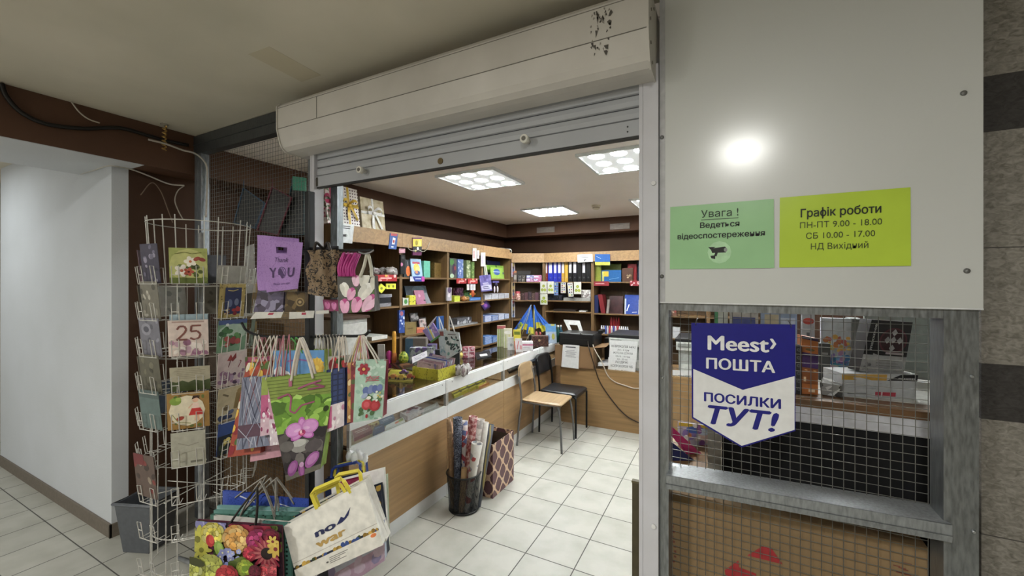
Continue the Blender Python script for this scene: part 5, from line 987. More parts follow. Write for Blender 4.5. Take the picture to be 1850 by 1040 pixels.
q = [P(1018, 577, Y=4.80), P(1047, 579, Y=4.80), P(1053, 598, Y=4.72), P(1027, 596, Y=4.72)]; n, c, fn, asp = qframe(q); tr = MB(o)
for a, b, e, f in ((0, .55, 1, 1), (0, 0, .24, .55), (.76, 0, 1, .55)):
    pp = [fn(a, b), fn(e, b), fn(e, f), fn(a, f)]; tr.add(pp + [x - n * .008 for x in pp], [(0, 1, 2, 3), (7, 6, 5, 4), (0, 4, 5, 1), (1, 5, 6, 2), (2, 6, 7, 3), (3, 7, 4, 0)])
tr.build('paper_tray', M('#a9a8a4', .45), t)
def copier(label, x0, x1):
    o = Vector(((x0 + x1) / 2, 4.8, DZ)); t = thing('copier', label, 'copier', o); g = M('#b5b7b2', .45); gd = M('#8f928e', .45)
    MB(o).box((x0 + .02, 4.57, DZ + .0005), (x1 - .02, 5.02, DZ + .26)).build('body', gd, t, .008); MB(o).box((x0, 4.54, DZ + .2605), (x1, 5.04, DZ + .345)).build('scanner_head', g, t, .006)
    MB(o).box((x0 + .02, 4.535, DZ + .29), (x0 + .14, 4.5395, DZ + .33)).build('keypad', M('#7d807c', .4), t); MB(o).box((x0 - .01, 4.55, DZ + .346), (x1, 5.04, DZ + .385)).build('lid', M('#1c1c1f', .45), t, .008)
    MB(o).box((x0 + .04, 4.565, DZ + .03), (x1 - .04, 4.5695, DZ + .12)).build('drawer', g, t); return t
copier('grey copier with a dark lid hung with two price sheets', -1.165, -.60)
copier('second grey copier seen through the mesh window left of the post office sign', -.47, .06)
def sheet(label, corners, lines, art=(), Y=4.44, bend=.012, **k):
    ob, n, fn, asp, o = slab('price_sheet', label, 'price sheet', corners, .0012, M('#cfcfce', .5, var=.02), art, None, bend=bend, Y=Y)
    q = quad(corners, Y=Y); W = (q[1] - q[0]).length
    if lines: letter(ob, fn, n, lines, W, W * asp)
ink = '#2c2c30'
sheet('upper price sheet taped to the copier', [(1102, 614), (1152, 617), (1150, 654), (1100, 650)], [('КСЕРОКОПІЯ А4/А3', .5, .66, .11, ink, .01, 0, .86), ('А4 - 4 грн', .5, .50, .09, ink, 0, 0, .42), ('ФОТО НА ДОКУМ.', .5, .34, .10, ink, 0, 0, .72), ('10х15 - 10 грн', .5, .19, .08, ink, 0, 0, .5), ('А4 - 35 грн', .5, .05, .08, ink, 0, 0, .4)], Y=4.520)
sheet('lower price sheet taped to the copier front', [(1099, 645), (1149, 648), (1147, 686), (1098, 682)], [('РОЗДРУК:', .5, .74, .11, ink, .01, 0, .46), ('КСЕРОКОПІЯ Ч/Б', .5, .55, .11, ink, .01, 0, .8), ('А4 - 7 грн', .5, .33, .10, ink, .01, 0, .48), ('А3 - 8 грн', .5, .12, .10, ink, .01, 0, .52)], Y=4.510)
sheet('white notice sheet hanging on the cardboard box', [(1017, 622), (1047, 624), (1045, 666), (1014, 662)], [], [LN(.15, .9, .86, .94, 1, '#5a5a5e', 1, .6), LN(.15, .85, .45, .78, 6, '#8a8a8e', 2, .4)], Y=4.434)
sheet('price sheet hanging on the second copier behind the mesh window', [(1214, 668), (1262, 671), (1262, 716), (1214, 713)], [('РОЗДРУК:', .5, .70, .11, ink, .01, 0, .5), ('КСЕРОКОПІЯ Ч/Б', .5, .5, .11, ink, .01, 0, .8), ('А4 - 7 грн', .5, .3, .10, ink, .01, 0, .48), ('А3 - 8 грн', .5, .1, .10, ink, .01, 0, .5)], Y=4.525)
cable('printer_cable', 'dark brown cable running from the printer down the desk front', [P(1062, 605, Y=4.60), P(1063, 624, Y=4.445), P(1072, 655, Y=4.442), P(1084, 690, Y=4.470), P(1110, 728, Y=4.472), P(1133, 752, Y=4.472), P(1160, 766, Y=4.472)], .006, M('#2e2118', .5))
cable('white_printer_cable', 'white cable drooping from the printer across the desk front', [P(1066, 607, Y=4.60), P(1074, 630, Y=4.46), P(1088, 655, Y=4.465), P(1098, 678, Y=4.468), P(1112, 690, Y=4.470), P(1132, 697, Y=4.471), P(1145, 701, Y=4.471), P(1162, 701, Y=4.471)], .006, M('#b5a898', .5))
slab('paper_stack', 'small stack of white paper between the cardboard box and the copier', 'paper stack', [P(1080, 655, Y=4.52), P(1101, 655, Y=4.52), P(1101, 655, Y=4.52) + Vector((0, .25, .0)), P(1080, 655, Y=4.52) + Vector((0, .25, 0))], .035, M('#c2c1c4'))
tag(MB((-1.235, 4.93, DZ)).box((-1.29, 4.82, DZ + .0005), (-1.18, 5.05, DZ + .30)).build('black_speaker', pb, bevel=.006, loc=(-1.235, 4.93, DZ)), 'black upright box between the cardboard box and the copier', 'speaker')
# olive board leaning just inside the right shutter rail
tag(MB((-.26, 1.63, 0)).box((-.322, 1.60, .001), (-.20, 1.618, .84)).box((-.324, 1.598, .84), (-.198, 1.62, .848), M('#5a5236')).build('olive_board', M('#4a432c', .6), loc=(-.26, 1.63, 0), bevel=.002), 'olive green board standing just inside the right shutter rail', 'board')
# ================================================================== GOODS ON THE SHELVES
def it(pl, u0, u1, z0, h, dep, col, name, label, cat, art=(), off=.025, lean=0.0, rough=.45, group=None, skew=0.0):
    """a box, book or pack standing on a shelf: pl 'L' left wall shelves, 'B' back shelves, or ('Y', y) / ('X', x)"""
    if pl == 'L' or (isinstance(pl, tuple) and pl[0] == 'X'):
        X = XS - off if pl == 'L' else pl[1]; a, b = yx(u0, X), yx(u1, X); p = lambda y, z: Vector((X, y, z)); bk = Vector((-lean, skew, 0))
    else:
        Y = YSF + off if pl == 'B' else pl[1]; a, b = xy(u0, Y), xy(u1, Y); p = lambda x, z: Vector((x, Y, z)); bk = Vector((skew, lean, 0))
    m = col if isinstance(col, bpy.types.Material) else M(col, rough); z0 += .0006
    return slab(name, label, cat, [p(a, z0 + h) + bk, p(b, z0 + h) + bk, p(b, z0), p(a, z0)], dep, m, art, group, rough=rough)
def hang(name, label, cat, u0, v0, u1, v1, col, art=(), X=None, Y=None, th=.006, tilt=0, group=None, rough=.4, d=None):
    t = math.tan(R(tilt)); h = v1 - v0; c = [(u0 + t * 0, v0 + t * 0), (u1, v0 + t * (u1 - u0)), (u1 - t * h, v1 + t * (u1 - u0)), (u0 - t * h, v1)]
    k = {'X': X} if X is not None else {'Y': Y} if Y is not None else {'d': d}
    m = col if isinstance(col, bpy.types.Material) else M(col, rough)
    return slab(name, label, cat, c, th, m, art, group, rough=rough, **k)
def heap(name, label, cat, c, sx, sy, sz, mat, n=9, seed=1):
    c = Vector(c); rd = random.Random(seed); m = MB(c)
    for i in range(n): r = rd.uniform(.3, .5); m.blob((c.x + rd.uniform(-.6, .6) * sx, c.y + rd.uniform(-.6, .6) * sy, c.z + sz * r + rd.uniform(0, .15) * sz), sx * r, sy * r, sz * r, jit=.3, seed=seed + i, n=8)
    return tag(m.build(name, mat, loc=c), label, cat)
film = pattern('clear_film_scraps', 'voronoi', ['#a9a4a0', '#8e8884', '#c9c5c2', '#7d6d70', '#b8b2ae'], 40, .18)
XH = XS + .026; YH = YSF - .026; zA, zB, zC, zD = 1.655, 1.362, 1.05, .74
# gift boxes on top of the first units
def gift_box(label, pl_u0, pl_u1, h, wrap, rib, tilt=0, big=False, X=-3.0, dep=.09):
    a, b = yx(pl_u0, X), yx(pl_u1, X); w_ = (b - a) / 2; o = Vector((X, (a + b) / 2, 2.1045)); t = thing('gift_box', label, 'gift box', o, (0, R(-7), 0), 'gift boxes on top of the shelves'); f = .012
    MB().box((-dep, -w_, 0), (0, w_, h)).build('body', wrap, t, .002)
    m = MB().box((.0005, -f, 0), (.002, f, h)).box((.0005, -w_, h * .52 - f), (.0019, w_, h * .52 + f)).box((-dep, -f, h), (.002, f, h + .0015)); rb_ = m.build('ribbon', rib, t)
    bw = MB(); k = .075 if not big else .085; z0 = h * .52
    for s in (-1, 1):
        lp = [(.004, 0, z0), (.03, s * k * .5, z0 + k * .45), (.035, s * k, z0 + k * .3), (.025, s * k * .9, z0 - k * .15), (.004, 0, z0)]
        for q in (0,): 
            pts = crv(lp, 6); n = len(pts); bw.add([p + Vector((0, 0, .0)) for p in pts] + [p + Vector((-.004, 0, .026)) for p in pts], [(i, i + 1, n + i + 1, n + i) for i in range(n - 1)], None, True)
        tl = crv([(.004, s * .004, z0), (.016, s * k * .4, z0 - k * .8), (.01, s * k * (.35 if s < 0 else .9), z0 - k * 1.7)], 6); n = len(tl); bw.add(tl + [p + Vector((.004, .024, .004)) for p in tl], [(i, i + 1, n + i + 1, n + i) for i in range(n - 1)], None, True)
    bw.blob((.012, 0, z0), .014, .02, .018, n=10); bw.build('bow', rib, rb_)
dots = pattern('white_polka', 'spots', ['#d3ccc6', '#4a2c36'], 36)
gift_box('floral gift box with a broad magenta ribbon, leftmost on top of the shelves', 592, 612, .36, pattern('floral_wrap', 'voronoi', ['#cfc6bf', '#d6cfc8', '#a34a5c', '#c9bfb8', '#5c6a4a'], 60), M('#a3174e', .35), big=True)
gift_box('white polka dot gift box with a yellow ribbon on top of the shelves', 614, 651, .355, dots, M('#c9a41c', .3))
gift_box('champagne foil gift box with a white bow on top of the shelves', 655, 697, .30, pattern('champagne_foil', 'noise', ['#8f8264', '#b5a888', '#c9bfa4'], 14, .25), M('#d3d2cf', .3), big=True)
hang('camera_notice', 'white notice with a black camera drawing hung under the gift boxes', 'notice', 604, 402, 640, 436, '#c9cbcb', [LN(.1, .9, .72, .92, 2, '#4a4a4a', 3), cam_icon(.52, .36, .17, .9)], X=XH, tilt=6)
hang('camera_notice', 'small white camera notice hung above the ring binders', 'notice', 1043, 460, 1070, 474, '#c4c4c4', [LN(.15, .85, .55, .85, 2, '#5a5a5a', 3), cam_icon(.5, .25, .1, .5)], Y=YH, tilt=-3)

# first unit
heap('cellophane_heap', 'heap of clear cellophane packs on the upper shelf nearest the shutter', 'cellophane packs', (XS - .13, yx(697, XS - .13), zA), .14, .14, .10, film, 9, 3)
red_art = [SC(7, 4, ['#d9b4ae', '#c97a70'], .03, .06), BOX(.25, .35, .75, .6, '#d9a8a4'), E(.5, .88, .06, .05, '#d9a83a')]
for i, (u0, v0, u1, v1, lab) in enumerate(((677, 496, 717, 508, 'red candy label strip under the cellophane heap'), (825, 503, 843, 512, 'red label strip on the shelf edge left of its twin, third unit'), (845, 503, 863, 512, 'red label strip on the shelf edge beside the purple notebook'))): hang('label_strip', lab, 'shelf label', u0, v0, u1, v1, '#a31c24', red_art, X=XH, group='red label strips')
hang('label_strip', 'dark red label strip under the green folders on the back wall', 'shelf label', 1073, 508, 1100, 516, '#7d1c24', [BOX(.1, .4, .7, .6, '#b58a88')], Y=YH, group='red label strips'); hang('label_strip', 'red spotted label strip beside the white shutter post', 'shelf label', 1138, 507, 1166, 516, '#8e2430', SC(8, 3, ['#c9a8a8'], .04, .08), Y=YH, group='red label strips')
for i, u in enumerate((694, 703, 711)):
    hang('yellow_keyring', ['yellow diamond keyring hanging leftmost under the red candy strip', 'yellow keyring hanging in the middle under the red candy strip', 'yellow oval keyring hanging rightmost under the red candy strip'][i], 'keyring', u - 5, 512, u + 4, 522, '#cfd11c', [E(.5, .5, .2, .2, '#7a7d1c')], X=XH - .01, tilt=[40, 0, 0][i], th=.012)
it('L', 672, 707, zB, .035, .24, '#6a6a70', 'notebook_stack', 'low stack of grey notebooks on the second shelf nearest the shutter', 'notebook stack', LN(0, 1, .1, .9, 3, '#9a9aa2'))
it('L', 672, 706, zB + .0365, .055, .22, '#1c1c22', 'black_case', 'black flat case between two grey notebook stacks', 'case')
it('L', 674, 708, zB + .0925, .03, .22, '#85858c', 'notebook_stack', 'grey notebook stack on the black case, second shelf nearest the shutter', 'notebook stack', LN(0, 1, .1, .9, 3, '#55555c'))
it('L', 672, 700, zC, .035, .24, '#c9c8c4', 'white_carton', 'flat white carton on the third shelf nearest the shutter', 'carton')
# second unit
it('L', 730, 749, zA, .185, .02, '#2e343a', 'toy_pack', 'dark pack with two orange discs on the upper shelf', 'toy pack', [E(.38, .36, .2, .34, '#cf6a24'), E(.75, .36, .2, .34, '#d6742c'), S([(.3, .9), (.38, .6)], .04, '#8a8f94')], off=.06)
it('L', 745, 764, zA, .20, .014, '#8fb3d4', 'wall_calendar', 'light blue pack with a yellow fruit picture on the upper shelf', 'calendar', [BOX(.15, .72, .85, .84, '#a3344a'), E(.5, .5, .3, .3, '#cfb32c'), E(.58, .42, .2, .2, '#dcc45c'), E(.5, .24, .28, .16, '#3d4f8a'), E(.45, .28, .12, .1, '#c97a3c')], lean=.03)
it('L', 766, 777, zA, .185, .16, '#5cae96', 'mint_notebook', 'mint green notebook standing beside the light blue pack', 'notebook')
it('L', 785, 799, zA, .175, .05, pattern('gold_weave', 'noise', ['#4a3816', '#7a5f26', '#5d4a1c'], 60), 'gold_album', 'gold brown textured album on the upper shelf', 'album', off=.09)
hang('shelf_tag', 'blue and white tag on the shelf edge below the light blue pack', 'shelf label', 741, 499, 767, 508, '#2c3f8e', [G([(0, 0), (.3, 0), (.15, 1), (0, 1)], '#c9c9d2'), BOX(.35, .4, .75, .65, '#b5bcd6'), E(.9, .5, .12, .2, '#b53c9a')], X=XH)
hang('blue_pack', 'blue blister pack hanging from the shelf top edge, leftmost', 'blister pack', 705, 421, 719, 449, '#2c4f8e', [BOX(.1, .85, .9, 1, '#a33a44'), G([(.35, .3), (.7, .3), (.75, .7), (.4, .75)], '#cfc9c9'), E(.55, .5, .12, .16, '#a33a3c'), BOX(.3, .1, .6, .18, '#c9ced8')], X=XH, tilt=6, th=.012)
hang('yellow_pack', 'yellow and purple pack hanging from the shelf top edge', 'blister pack', 746, 429, 762, 461, '#5c1c4a', [BOX(0, .5, 1, .92, '#c9b41c'), E(.4, .7, .15, .2, '#8a7a14'), E(.75, .65, .15, .3, '#e0cf5c'), BOX(0, .18, 1, .5, '#2a2a2c'), E(.55, .38, .12, .12, '#c9c9c9'), E(.3, .25, .1, .1, '#a8a02c')], X=XH + .005, th=.015)
cable('wire_hook', 'white wire hook loops under the yellow and purple pack', [P(737, 441, X=XH), P(739, 450, X=XH + .02), P(748, 453, X=XH + .03), P(756, 451, X=XH + .03), P(764, 454, X=XH + .03), P(771, 450, X=XH + .02), P(776, 438, X=XH)], .003, M('#b5ac98'))
hang('pink_tag', 'small pink tag hanging below the blue blister pack', 'tag', 721, 449, 732, 457, '#b5808e', [BOX(.2, .4, .8, .6, '#d9b4bc')], X=XH)
hang('black_strip', 'black strip of hanging trinkets on the shelf divider', 'trinket strip', 724, 460, 732, 495, '#141416', [E(.2, .5, .3, .3, '#b56a8e'), E(.5, .85, .3, .2, '#3c3c40')], X=XH, th=.02)
it('L', 728, 738, zB, .075, .08, '#b9bcb4', 'green_white_box', 'small white box with a green leaf on the second shelf', 'box', [E(.5, .5, .3, .3, '#3f8a3c')])
it('L', 738, 776, zB, .20, .02, '#3d4c58', 'dark_album', 'dark blue album leaning at the rear of the second shelf', 'album', [E(.6, .75, .3, .15, '#5a6a74')], off=.12, lean=.06)
it('L', 740, 751, zB, .10, .05, '#c9c41c', 'yellow_pack', 'bright yellow pack in front of the dark blue album', 'pack', [SC(6, 2, ['#6d6a14', '#9c981a'], .06, .1), BOX(.35, .95, .6, 1, '#d9d9c0')], off=.03)
it('L', 753, 770, zB, .15, .015, '#9a5a78', 'pink_notebook', 'pink notebook leaning against the dark blue album', 'notebook', [E(.45, .6, .12, .12, '#b58298'), BOX(.8, .2, 1, .3, '#3a2430')], off=.05, lean=.04)
it('L', 771, 779, zB, .12, .02, '#6a6d74', 'grey_notebook', 'grey notebook edge at the right end of the dark blue album', 'notebook', off=.07, lean=.04, skew=-.03)
hang('blue_toy_pack', 'tall blue toy pack hanging on the divider above the counter', 'toy pack', 721, 560, 731, 601, '#2c4a94', [E(.45, .85, .3, .3, '#a85a64'), SC(14, 3, ['#7a94c4', '#c9ced8', '#1c2c5c', '#5c7ab8'], .1, .2)], X=XH, th=.02)
it('L', 732, 752, zC, .125, .14, '#7d6a3c', 'tan_carton', 'tan cardboard carton on the third shelf', 'carton', LN(.2, .8, .4, .6, 1, '#5d4c28'))
it('L', 742, 757, zC + .127, .09, .02, '#2a2426', 'framed_print', 'dark framed print standing on the tan carton', 'picture frame', [BOX(.12, .12, .88, .88, '#5c5a58'), SC(7, 3, ['#8a8684', '#3a3536'], .1, .2)], off=.08, lean=.02)
it('L', 758, 772, zC, .155, .02, '#2e2a2c', 'framed_print', 'framed floral print on the third shelf behind the pink box', 'picture frame', [BOX(.1, .1, .9, .9, '#a8a09c'), SC(10, 5, ['#8a6a6c', '#5c5856', '#b8a09c'], .08, .16, .15, .85, .15, .85)], off=.09, lean=.02)
it('L', 753, 766, zC, .055, .06, '#b5584a', 'pink_box', 'small coral pink box beside the tan carton', 'box', [BOX(0, .75, 1, 1, '#c98a4a')], off=.03)
it('L', 789, 802, zC, .155, .012, '#1f4a86', 'blue_notebook', 'plain blue notebook standing behind the white gift bags', 'notebook', off=.03)
# third unit
it('L', 813, 825, zA, .24, .03, '#4a5048', 'clear_folder', 'clear folder with green and red pictures on the upper shelf', 'folder', [E(.3, .8, .3, .3, '#3f7a34'), E(.6, .45, .3, .5, '#3a2440'), E(.75, .5, .15, .2, '#8a2a34'), E(.3, .1, .3, .2, '#a8c0a4')])
it('L', 827, 837, zA, .235, .16, '#5a70a3', 'patterned_book', 'blue and white patterned book on the upper shelf', 'book', SC(24, 8, ['#b5bccb', '#3d5490', '#8a9ac0'], .06, .14))
it('L', 843, 850, zA, .23, .16, '#7a8a5c', 'green_book', 'pale green patterned book on the upper shelf', 'book', SC(18, 9, ['#a8b08a', '#4f6038', '#c2c4a4'], .1, .2))
it('L', 852, 857, zA, .215, .14, '#5c7a3a', 'green_book', 'narrow leaf green book right of the patterned one', 'book', SC(10, 7, ['#8aa05c', '#3c5424'], .1, .25))
for (a, b, c, d_), lab in zip(((854, 448, 861, 471), (862, 452, 866, 467), (869, 456, 877, 481)), ('white label card with red stripes hanging from the shelf top edge', 'narrow white label card beside the red striped one', 'white label card hanging above the purple notebook')):
    hang('label_card', lab, 'label card', a, b, c, d_, '#c4bcb8', [BOX(.15, .2, .5, .8, '#b58a88' if c < 865 else '#a8a0b8')], X=XH + .004)
hang('silver_toy_bag', 'white and violet toy bag hanging on the divider of the third unit', 'toy bag', 808, 519, 816, 543, '#a8a2a8', [E(.5, .8, .4, .4, '#5c4a6a'), E(.4, .4, .3, .3, '#d0c8cc')], X=XH, th=.02)
it('L', 825, 837, zB, .17, .05, pattern('violet_foil2', 'voronoi', ['#4a2440', '#6d3a5c', '#341a30', '#8a5a7c'], 60, .3), 'violet_bag', 'dark violet foil bag on the second shelf under the red strip', 'toy bag', off=.1)
it('L', 821, 831, zB, .075, .07, '#b5bf1c', 'yellow_cup', 'lime yellow cup pack on the second shelf', 'cup', [BOX(0, .85, 1, 1, '#8a941c'), BOX(0, 0, 1, .08, '#d6de6a')])
for i, (a, b, h, c, lab) in enumerate(((832, 839, .06, '#b57a3c', 'small orange toy beside the lime cup'), (838, 846, .05, '#8a6a2c', 'small ochre toy next to the orange toy'), (841, 850, .12, '#3f6a34', 'bushy green toy at the rear of the second shelf'), (848, 856, .10, '#2c5a4a', 'dark green toy beside the bushy one'))):
    p = Vector((XS - (.05 if i < 2 else .11), yx((a + b) / 2, XS - .06), zB)); w_ = (yx(b, XS) - yx(a, XS)) / 2
    tag(MB(p).blob((p.x, p.y, p.z + h / 2), w_, w_, h / 2, n=10, jit=.15, seed=i).blob((p.x + .01, p.y, p.z + h * .9), w_ * .6, w_ * .6, h * .25, n=8, jit=.1, seed=i + 9).build('toy_figure', pattern('toy%d_plush' % i, 'noise', [shade(c, .7), c, shade(c, 1.3)], 60, .5), loc=p), lab, 'toy')
it('L', 848, 869, zB, .04, .09, '#24589a', 'blue_tray', 'blue tray at the front of the second shelf', 'tray', [BOX(.1, .3, .9, .6, '#6a94c9')], off=.01)
p = Vector((XS - .07, yx(861, XS), zB + .041)); tag(MB(p).blob((p.x, p.y, p.z + .05), .03, .045, .05, n=10, jit=.1, seed=3).blob((p.x + .01, p.y + .02, p.z + .11), .022, .025, .03, n=8).box((p.x - .01, p.y - .06, p.z + .03), (p.x + .01, p.y + .07, p.z + .055), M('#c99a1c')).build('orange_toy', M('#d65a1c', .4), loc=p), 'orange and yellow toy standing on the blue tray', 'toy')
for i, (u, c) in enumerate(((846, '#c9c4c4'), (852, '#b8b4ba'), (857, '#d0cccc'))): hang('hanging_trinket', ['pale trinket hanging leftmost under the red strips', 'pale trinket hanging second under the red strips', 'pale trinket hanging third under the red strips'][i], 'trinket', u - 2, 513, u + 2, 524, c, [], X=XH - .01, th=.01)
it('L', 816, 863, zC, .02, .22, '#6a6a6c', 'magazine_stack', 'wide flat stack of grey magazines on the third shelf', 'magazine stack', LN(0, 1, .1, .9, 2, '#a8a8aa'))
it('L', 826, 852, zC + .021, .075, .16, '#58585c', 'silver_pack', 'silver grey pack on the wide magazine stack', 'pack', SC(12, 4, ['#8a8a90', '#3a3a3e', '#a8a8ae'], .05, .1), off=.05, rough=.25)
heap('cellophane_bag', 'clear cellophane bag slumped at the left of the third shelf', 'cellophane packs', (XS - .07, yx(812.5, XS), zC), .05, .035, .13, film, 6, 8)
hang('purple_notebook', 'violet and white notebook hanging at the divider, tilted', 'notebook', 866, 498, 886, 527, '#5c5490', [BOX(.05, .08, .95, .38, '#b5b2c4'), LN(.2, .8, .4, .55, 2, '#c9c4d6'), SC(8, 2, ['#7a70a8', '#463f78'], .06, .12, 0, 1, .6, .95), LN(.15, .8, .12, .34, 2, '#3a3660')], X=XH + .012, tilt=-7)
hang('diamond_pack', 'dark violet square pack hanging by its corner', 'pack', 868, 550, 879, 561, '#2c1c44', [BOX(.2, .2, .8, .8, '#4a3478'), E(.5, .5, .2, .2, '#8a4a9a'), BOX(.1, .8, .5, 1, '#a3744a')], X=XH + .004, tilt=-35)
# fourth unit
for i, (a, b, h, c, off_, lab) in enumerate(((882, 914, .27, '#1c2a5c', .16, 'large navy folder at the rear of the upper shelf, fourth unit'), (880, 897, .20, '#6a9a2c', .11, 'green folder at the left of the fourth unit'), (899, 912, .20, '#7aa034', .10, 'green folder at the right of the fourth unit'), (888, 909, .165, '#84a83a', .05, 'front green folder with a blue badge, fourth unit'))):
    it('L', a, b, zA - .0, h, .012, c, 'folder', lab, 'folder', [[], [BOX(0, .3, 1, .45, '#1f2c60')], [BOX(0, .35, .9, .5, '#1f2c60')], [E(.5, .6, .28, .14, '#3a5a9a'), BOX(.2, .58, .8, .63, '#b5c4d8')]][i], off=off_, lean=.02)
for i in range(2): it('L', 877 + i * 3, 879 + i * 3, zA, .22 - .03 * i, .16, ['#a8b09c', '#b5b0a4'][i], 'brochure', ['pale green brochure leaning against the divider, fourth unit', 'pale cream brochure leaning beside the pale green one'][i], 'brochure', off=.04, skew=-.05)
p = P(896, 520, X=XH - .02); t = thing('plush_toy', 'violet and white winged toy hanging over the paper stacks', 'toy', p)
MB().blob((0, 0, .05), .02, .04, .03, n=10).build('body', M('#2c2440', .6), t)
for s in (-1, 1): MB().blob((0, s * .045, -.02), .012, .02, .05, n=10).build('wing', M('#b8b0b8', .6), t)
MB().box((-.02, -.09, .075), (0, .09, .10)).build('header', M('#4a4478', .5), t)
paperw = M('#b9b9c0', .6)
def pile(u0, u1, z0, h, c, lab, art=None, off=.02, nm='paper_pile', cat='notebook pile', dep=.27): it('L', u0, u1, z0, h, dep, c, nm, lab, cat, art if art is not None else LN(0, 1, .05, .95, 5, '#8a8a94', int(u0), .3), off=off)
for i, (a, b) in enumerate(((876, 888), (889, 900), (901, 911), (912, 920))):
    pile(a, b, zB, .066 + .008 * (i % 2), '#b4b4bd', ['white notebook pile leftmost on the second shelf, fourth unit', 'second white notebook pile from the left on the second shelf, fourth unit', 'third white notebook pile from the left on the second shelf, fourth unit', 'white notebook pile rightmost on the second shelf, fourth unit'][i])
    pile(a, b, zC - .012 + .0125, .085 - .012 * (i % 2), ['#7a8ab5', '#5c78b0', '#a8aec4', '#8a9abc'][i], ['slate blue notebook pile leftmost on the third shelf, fourth unit', 'mid blue notebook pile second on the third shelf, fourth unit', 'pale blue notebook pile third on the third shelf, fourth unit', 'grey blue notebook pile rightmost on the third shelf, fourth unit'][i], LN(0, 1, .05, .95, 6, '#c0c4d2', i + 3, .45))
for i, (a, b, h, c) in enumerate(((876, 889, .11, '#5c80b5'), (890, 903, .08, '#3f6aa8'))): pile(a, b, zD, h, c, ['blue notebook pile on the fourth shelf behind the counter', 'darker blue notebook pile beside it on the fourth shelf'][i], LN(0, 1, .05, .95, 6, '#a8b8d4', i + 5, .4))
for i, (v0, v1) in enumerate(((475, 500), (510, 540), (541, 573))):
    hang('paint_set', ['upright paint set hanging topmost on the corner divider', 'upright cream paint set hanging in the middle of the corner divider', 'upright paint set with coloured pans lowest on the corner divider'][i], 'paint set', 924.5, v0, 930.5, v1, ['#b0a0a8', '#b59a78', '#a8a4a8'][i], [[E(.5, .12 + .19 * k, .28, .28, ['#2c2c34', '#7a3440', '#34507a', '#3a3438', '#8a7a3c'][(k + i) % 5]) for k in range(5)]], X=XH + .002)
# corner unit, facing the entrance at an angle
def cit(s0, s1, z0, h, dep, col, name, label, cat, art=(), off=.03, rough=.45):
    a, b = Vector((XS + .01, 5.612, 0)), Vector((-2.505, 5.848, 0)); u = (b - a).normalized(); nn = Vector((-u.y, u.x, 0)); o = a + nn * off; m = col if isinstance(col, bpy.types.Material) else M(col, rough); L = (b - a).length
    p = lambda s, z: o + u * (s * L) + Vector((0, 0, z + .0006)); return slab(name, label, cat, [p(s0, z0 + h), p(s1, z0 + h), p(s1, z0), p(s0, z0)], dep, m, art, rough=rough)
cit(.06, .16, 1.61, .17, .05, '#5c4a40', 'glue_bottle', 'brown and orange glue bottle at the left of the corner shelf', 'bottle', [BOX(0, .82, 1, 1, '#a8683c'), BOX(.1, .2, .9, .6, '#8a847c')])
cit(.20, .30, 1.61, .10, .06, '#3a3838', 'dark_tin', 'dark patterned tin on the top corner shelf', 'tin', SC(6, 2, ['#6a6664', '#8a8684'], .1, .2)); cit(.32, .42, 1.61, .10, .06, '#4a4440', 'dark_tin', 'brown patterned tin beside the dark tin', 'tin', SC(6, 4, ['#7a746e', '#9a948c'], .1, .2))
for k, (a, b, z, lab) in enumerate(((.46, .69, 0, 'pink and blue pencil box lowest of the left pair on the corner shelf'), (.70, .94, 0, 'pink and blue pencil box lowest of the right pair on the corner shelf'), (.46, .69, .052, 'pink and blue pencil box on top of the left pair'), (.70, .94, .052, 'pink and blue pencil box on top of the right pair'))): cit(a, b, 1.61 + z, .05, .10, ['#9a6a90', '#a85a80', '#7a80a8', '#b06a8c'][k], 'pencil_box', lab, 'pencil box', [BOX(0, .3, .5, .8, '#b0b4c8'), SC(4, k, ['#c9a8b8', '#5c5a80'], .05, .1)])
cit(.12, .60, 1.61 + .115, .06, .12, '#2c2622', 'brown_carton', 'dark brown carton stacked at the rear of the top corner shelf', 'carton', off=.14); cit(.12, .5, 1.6105, .112, .12, '#241f1c', 'brown_carton', 'nearly black carton under the dark brown one', 'carton', off=.14)
p = Vector((-2.88, 5.70, 1.327)); t = thing('candy_jar', 'pink lidded jar of sweets at the left of the second corner shelf', 'jar', p); MB().lathe([(.001, 0), (.042, 0), (.045, .01), (.045, .09), (.036, .105)], n=18).build('body', pattern('jar_sweets', 'voronoi', ['#9a6a5c', '#b5847a', '#7a4a44', '#c9a89c'], 50, .2), t); MB().lathe([(.04, .105), (.04, .135), (.001, .137)], n=18).build('lid', M('#9a2c3a'), t)
for k in range(6): cit(.30 + .11 * (k % 6), .40 + .11 * (k % 6), 1.327, .105 + .012 * (k % 3), .1, ['#3a2422', '#4a2c30', '#2e2028', '#44302a', '#50303c', '#3c2a24'][k], 'small_carton', f"{['maroon', 'wine', 'plum', 'brown', 'mauve', 'umber'][k]} small carton, {['first', 'second', 'third', 'fourth', 'fifth', 'last'][k]} from the jar on the second corner shelf", 'carton', SC(4, k, ['#7a5a58', '#5c4048'], .08, .15))
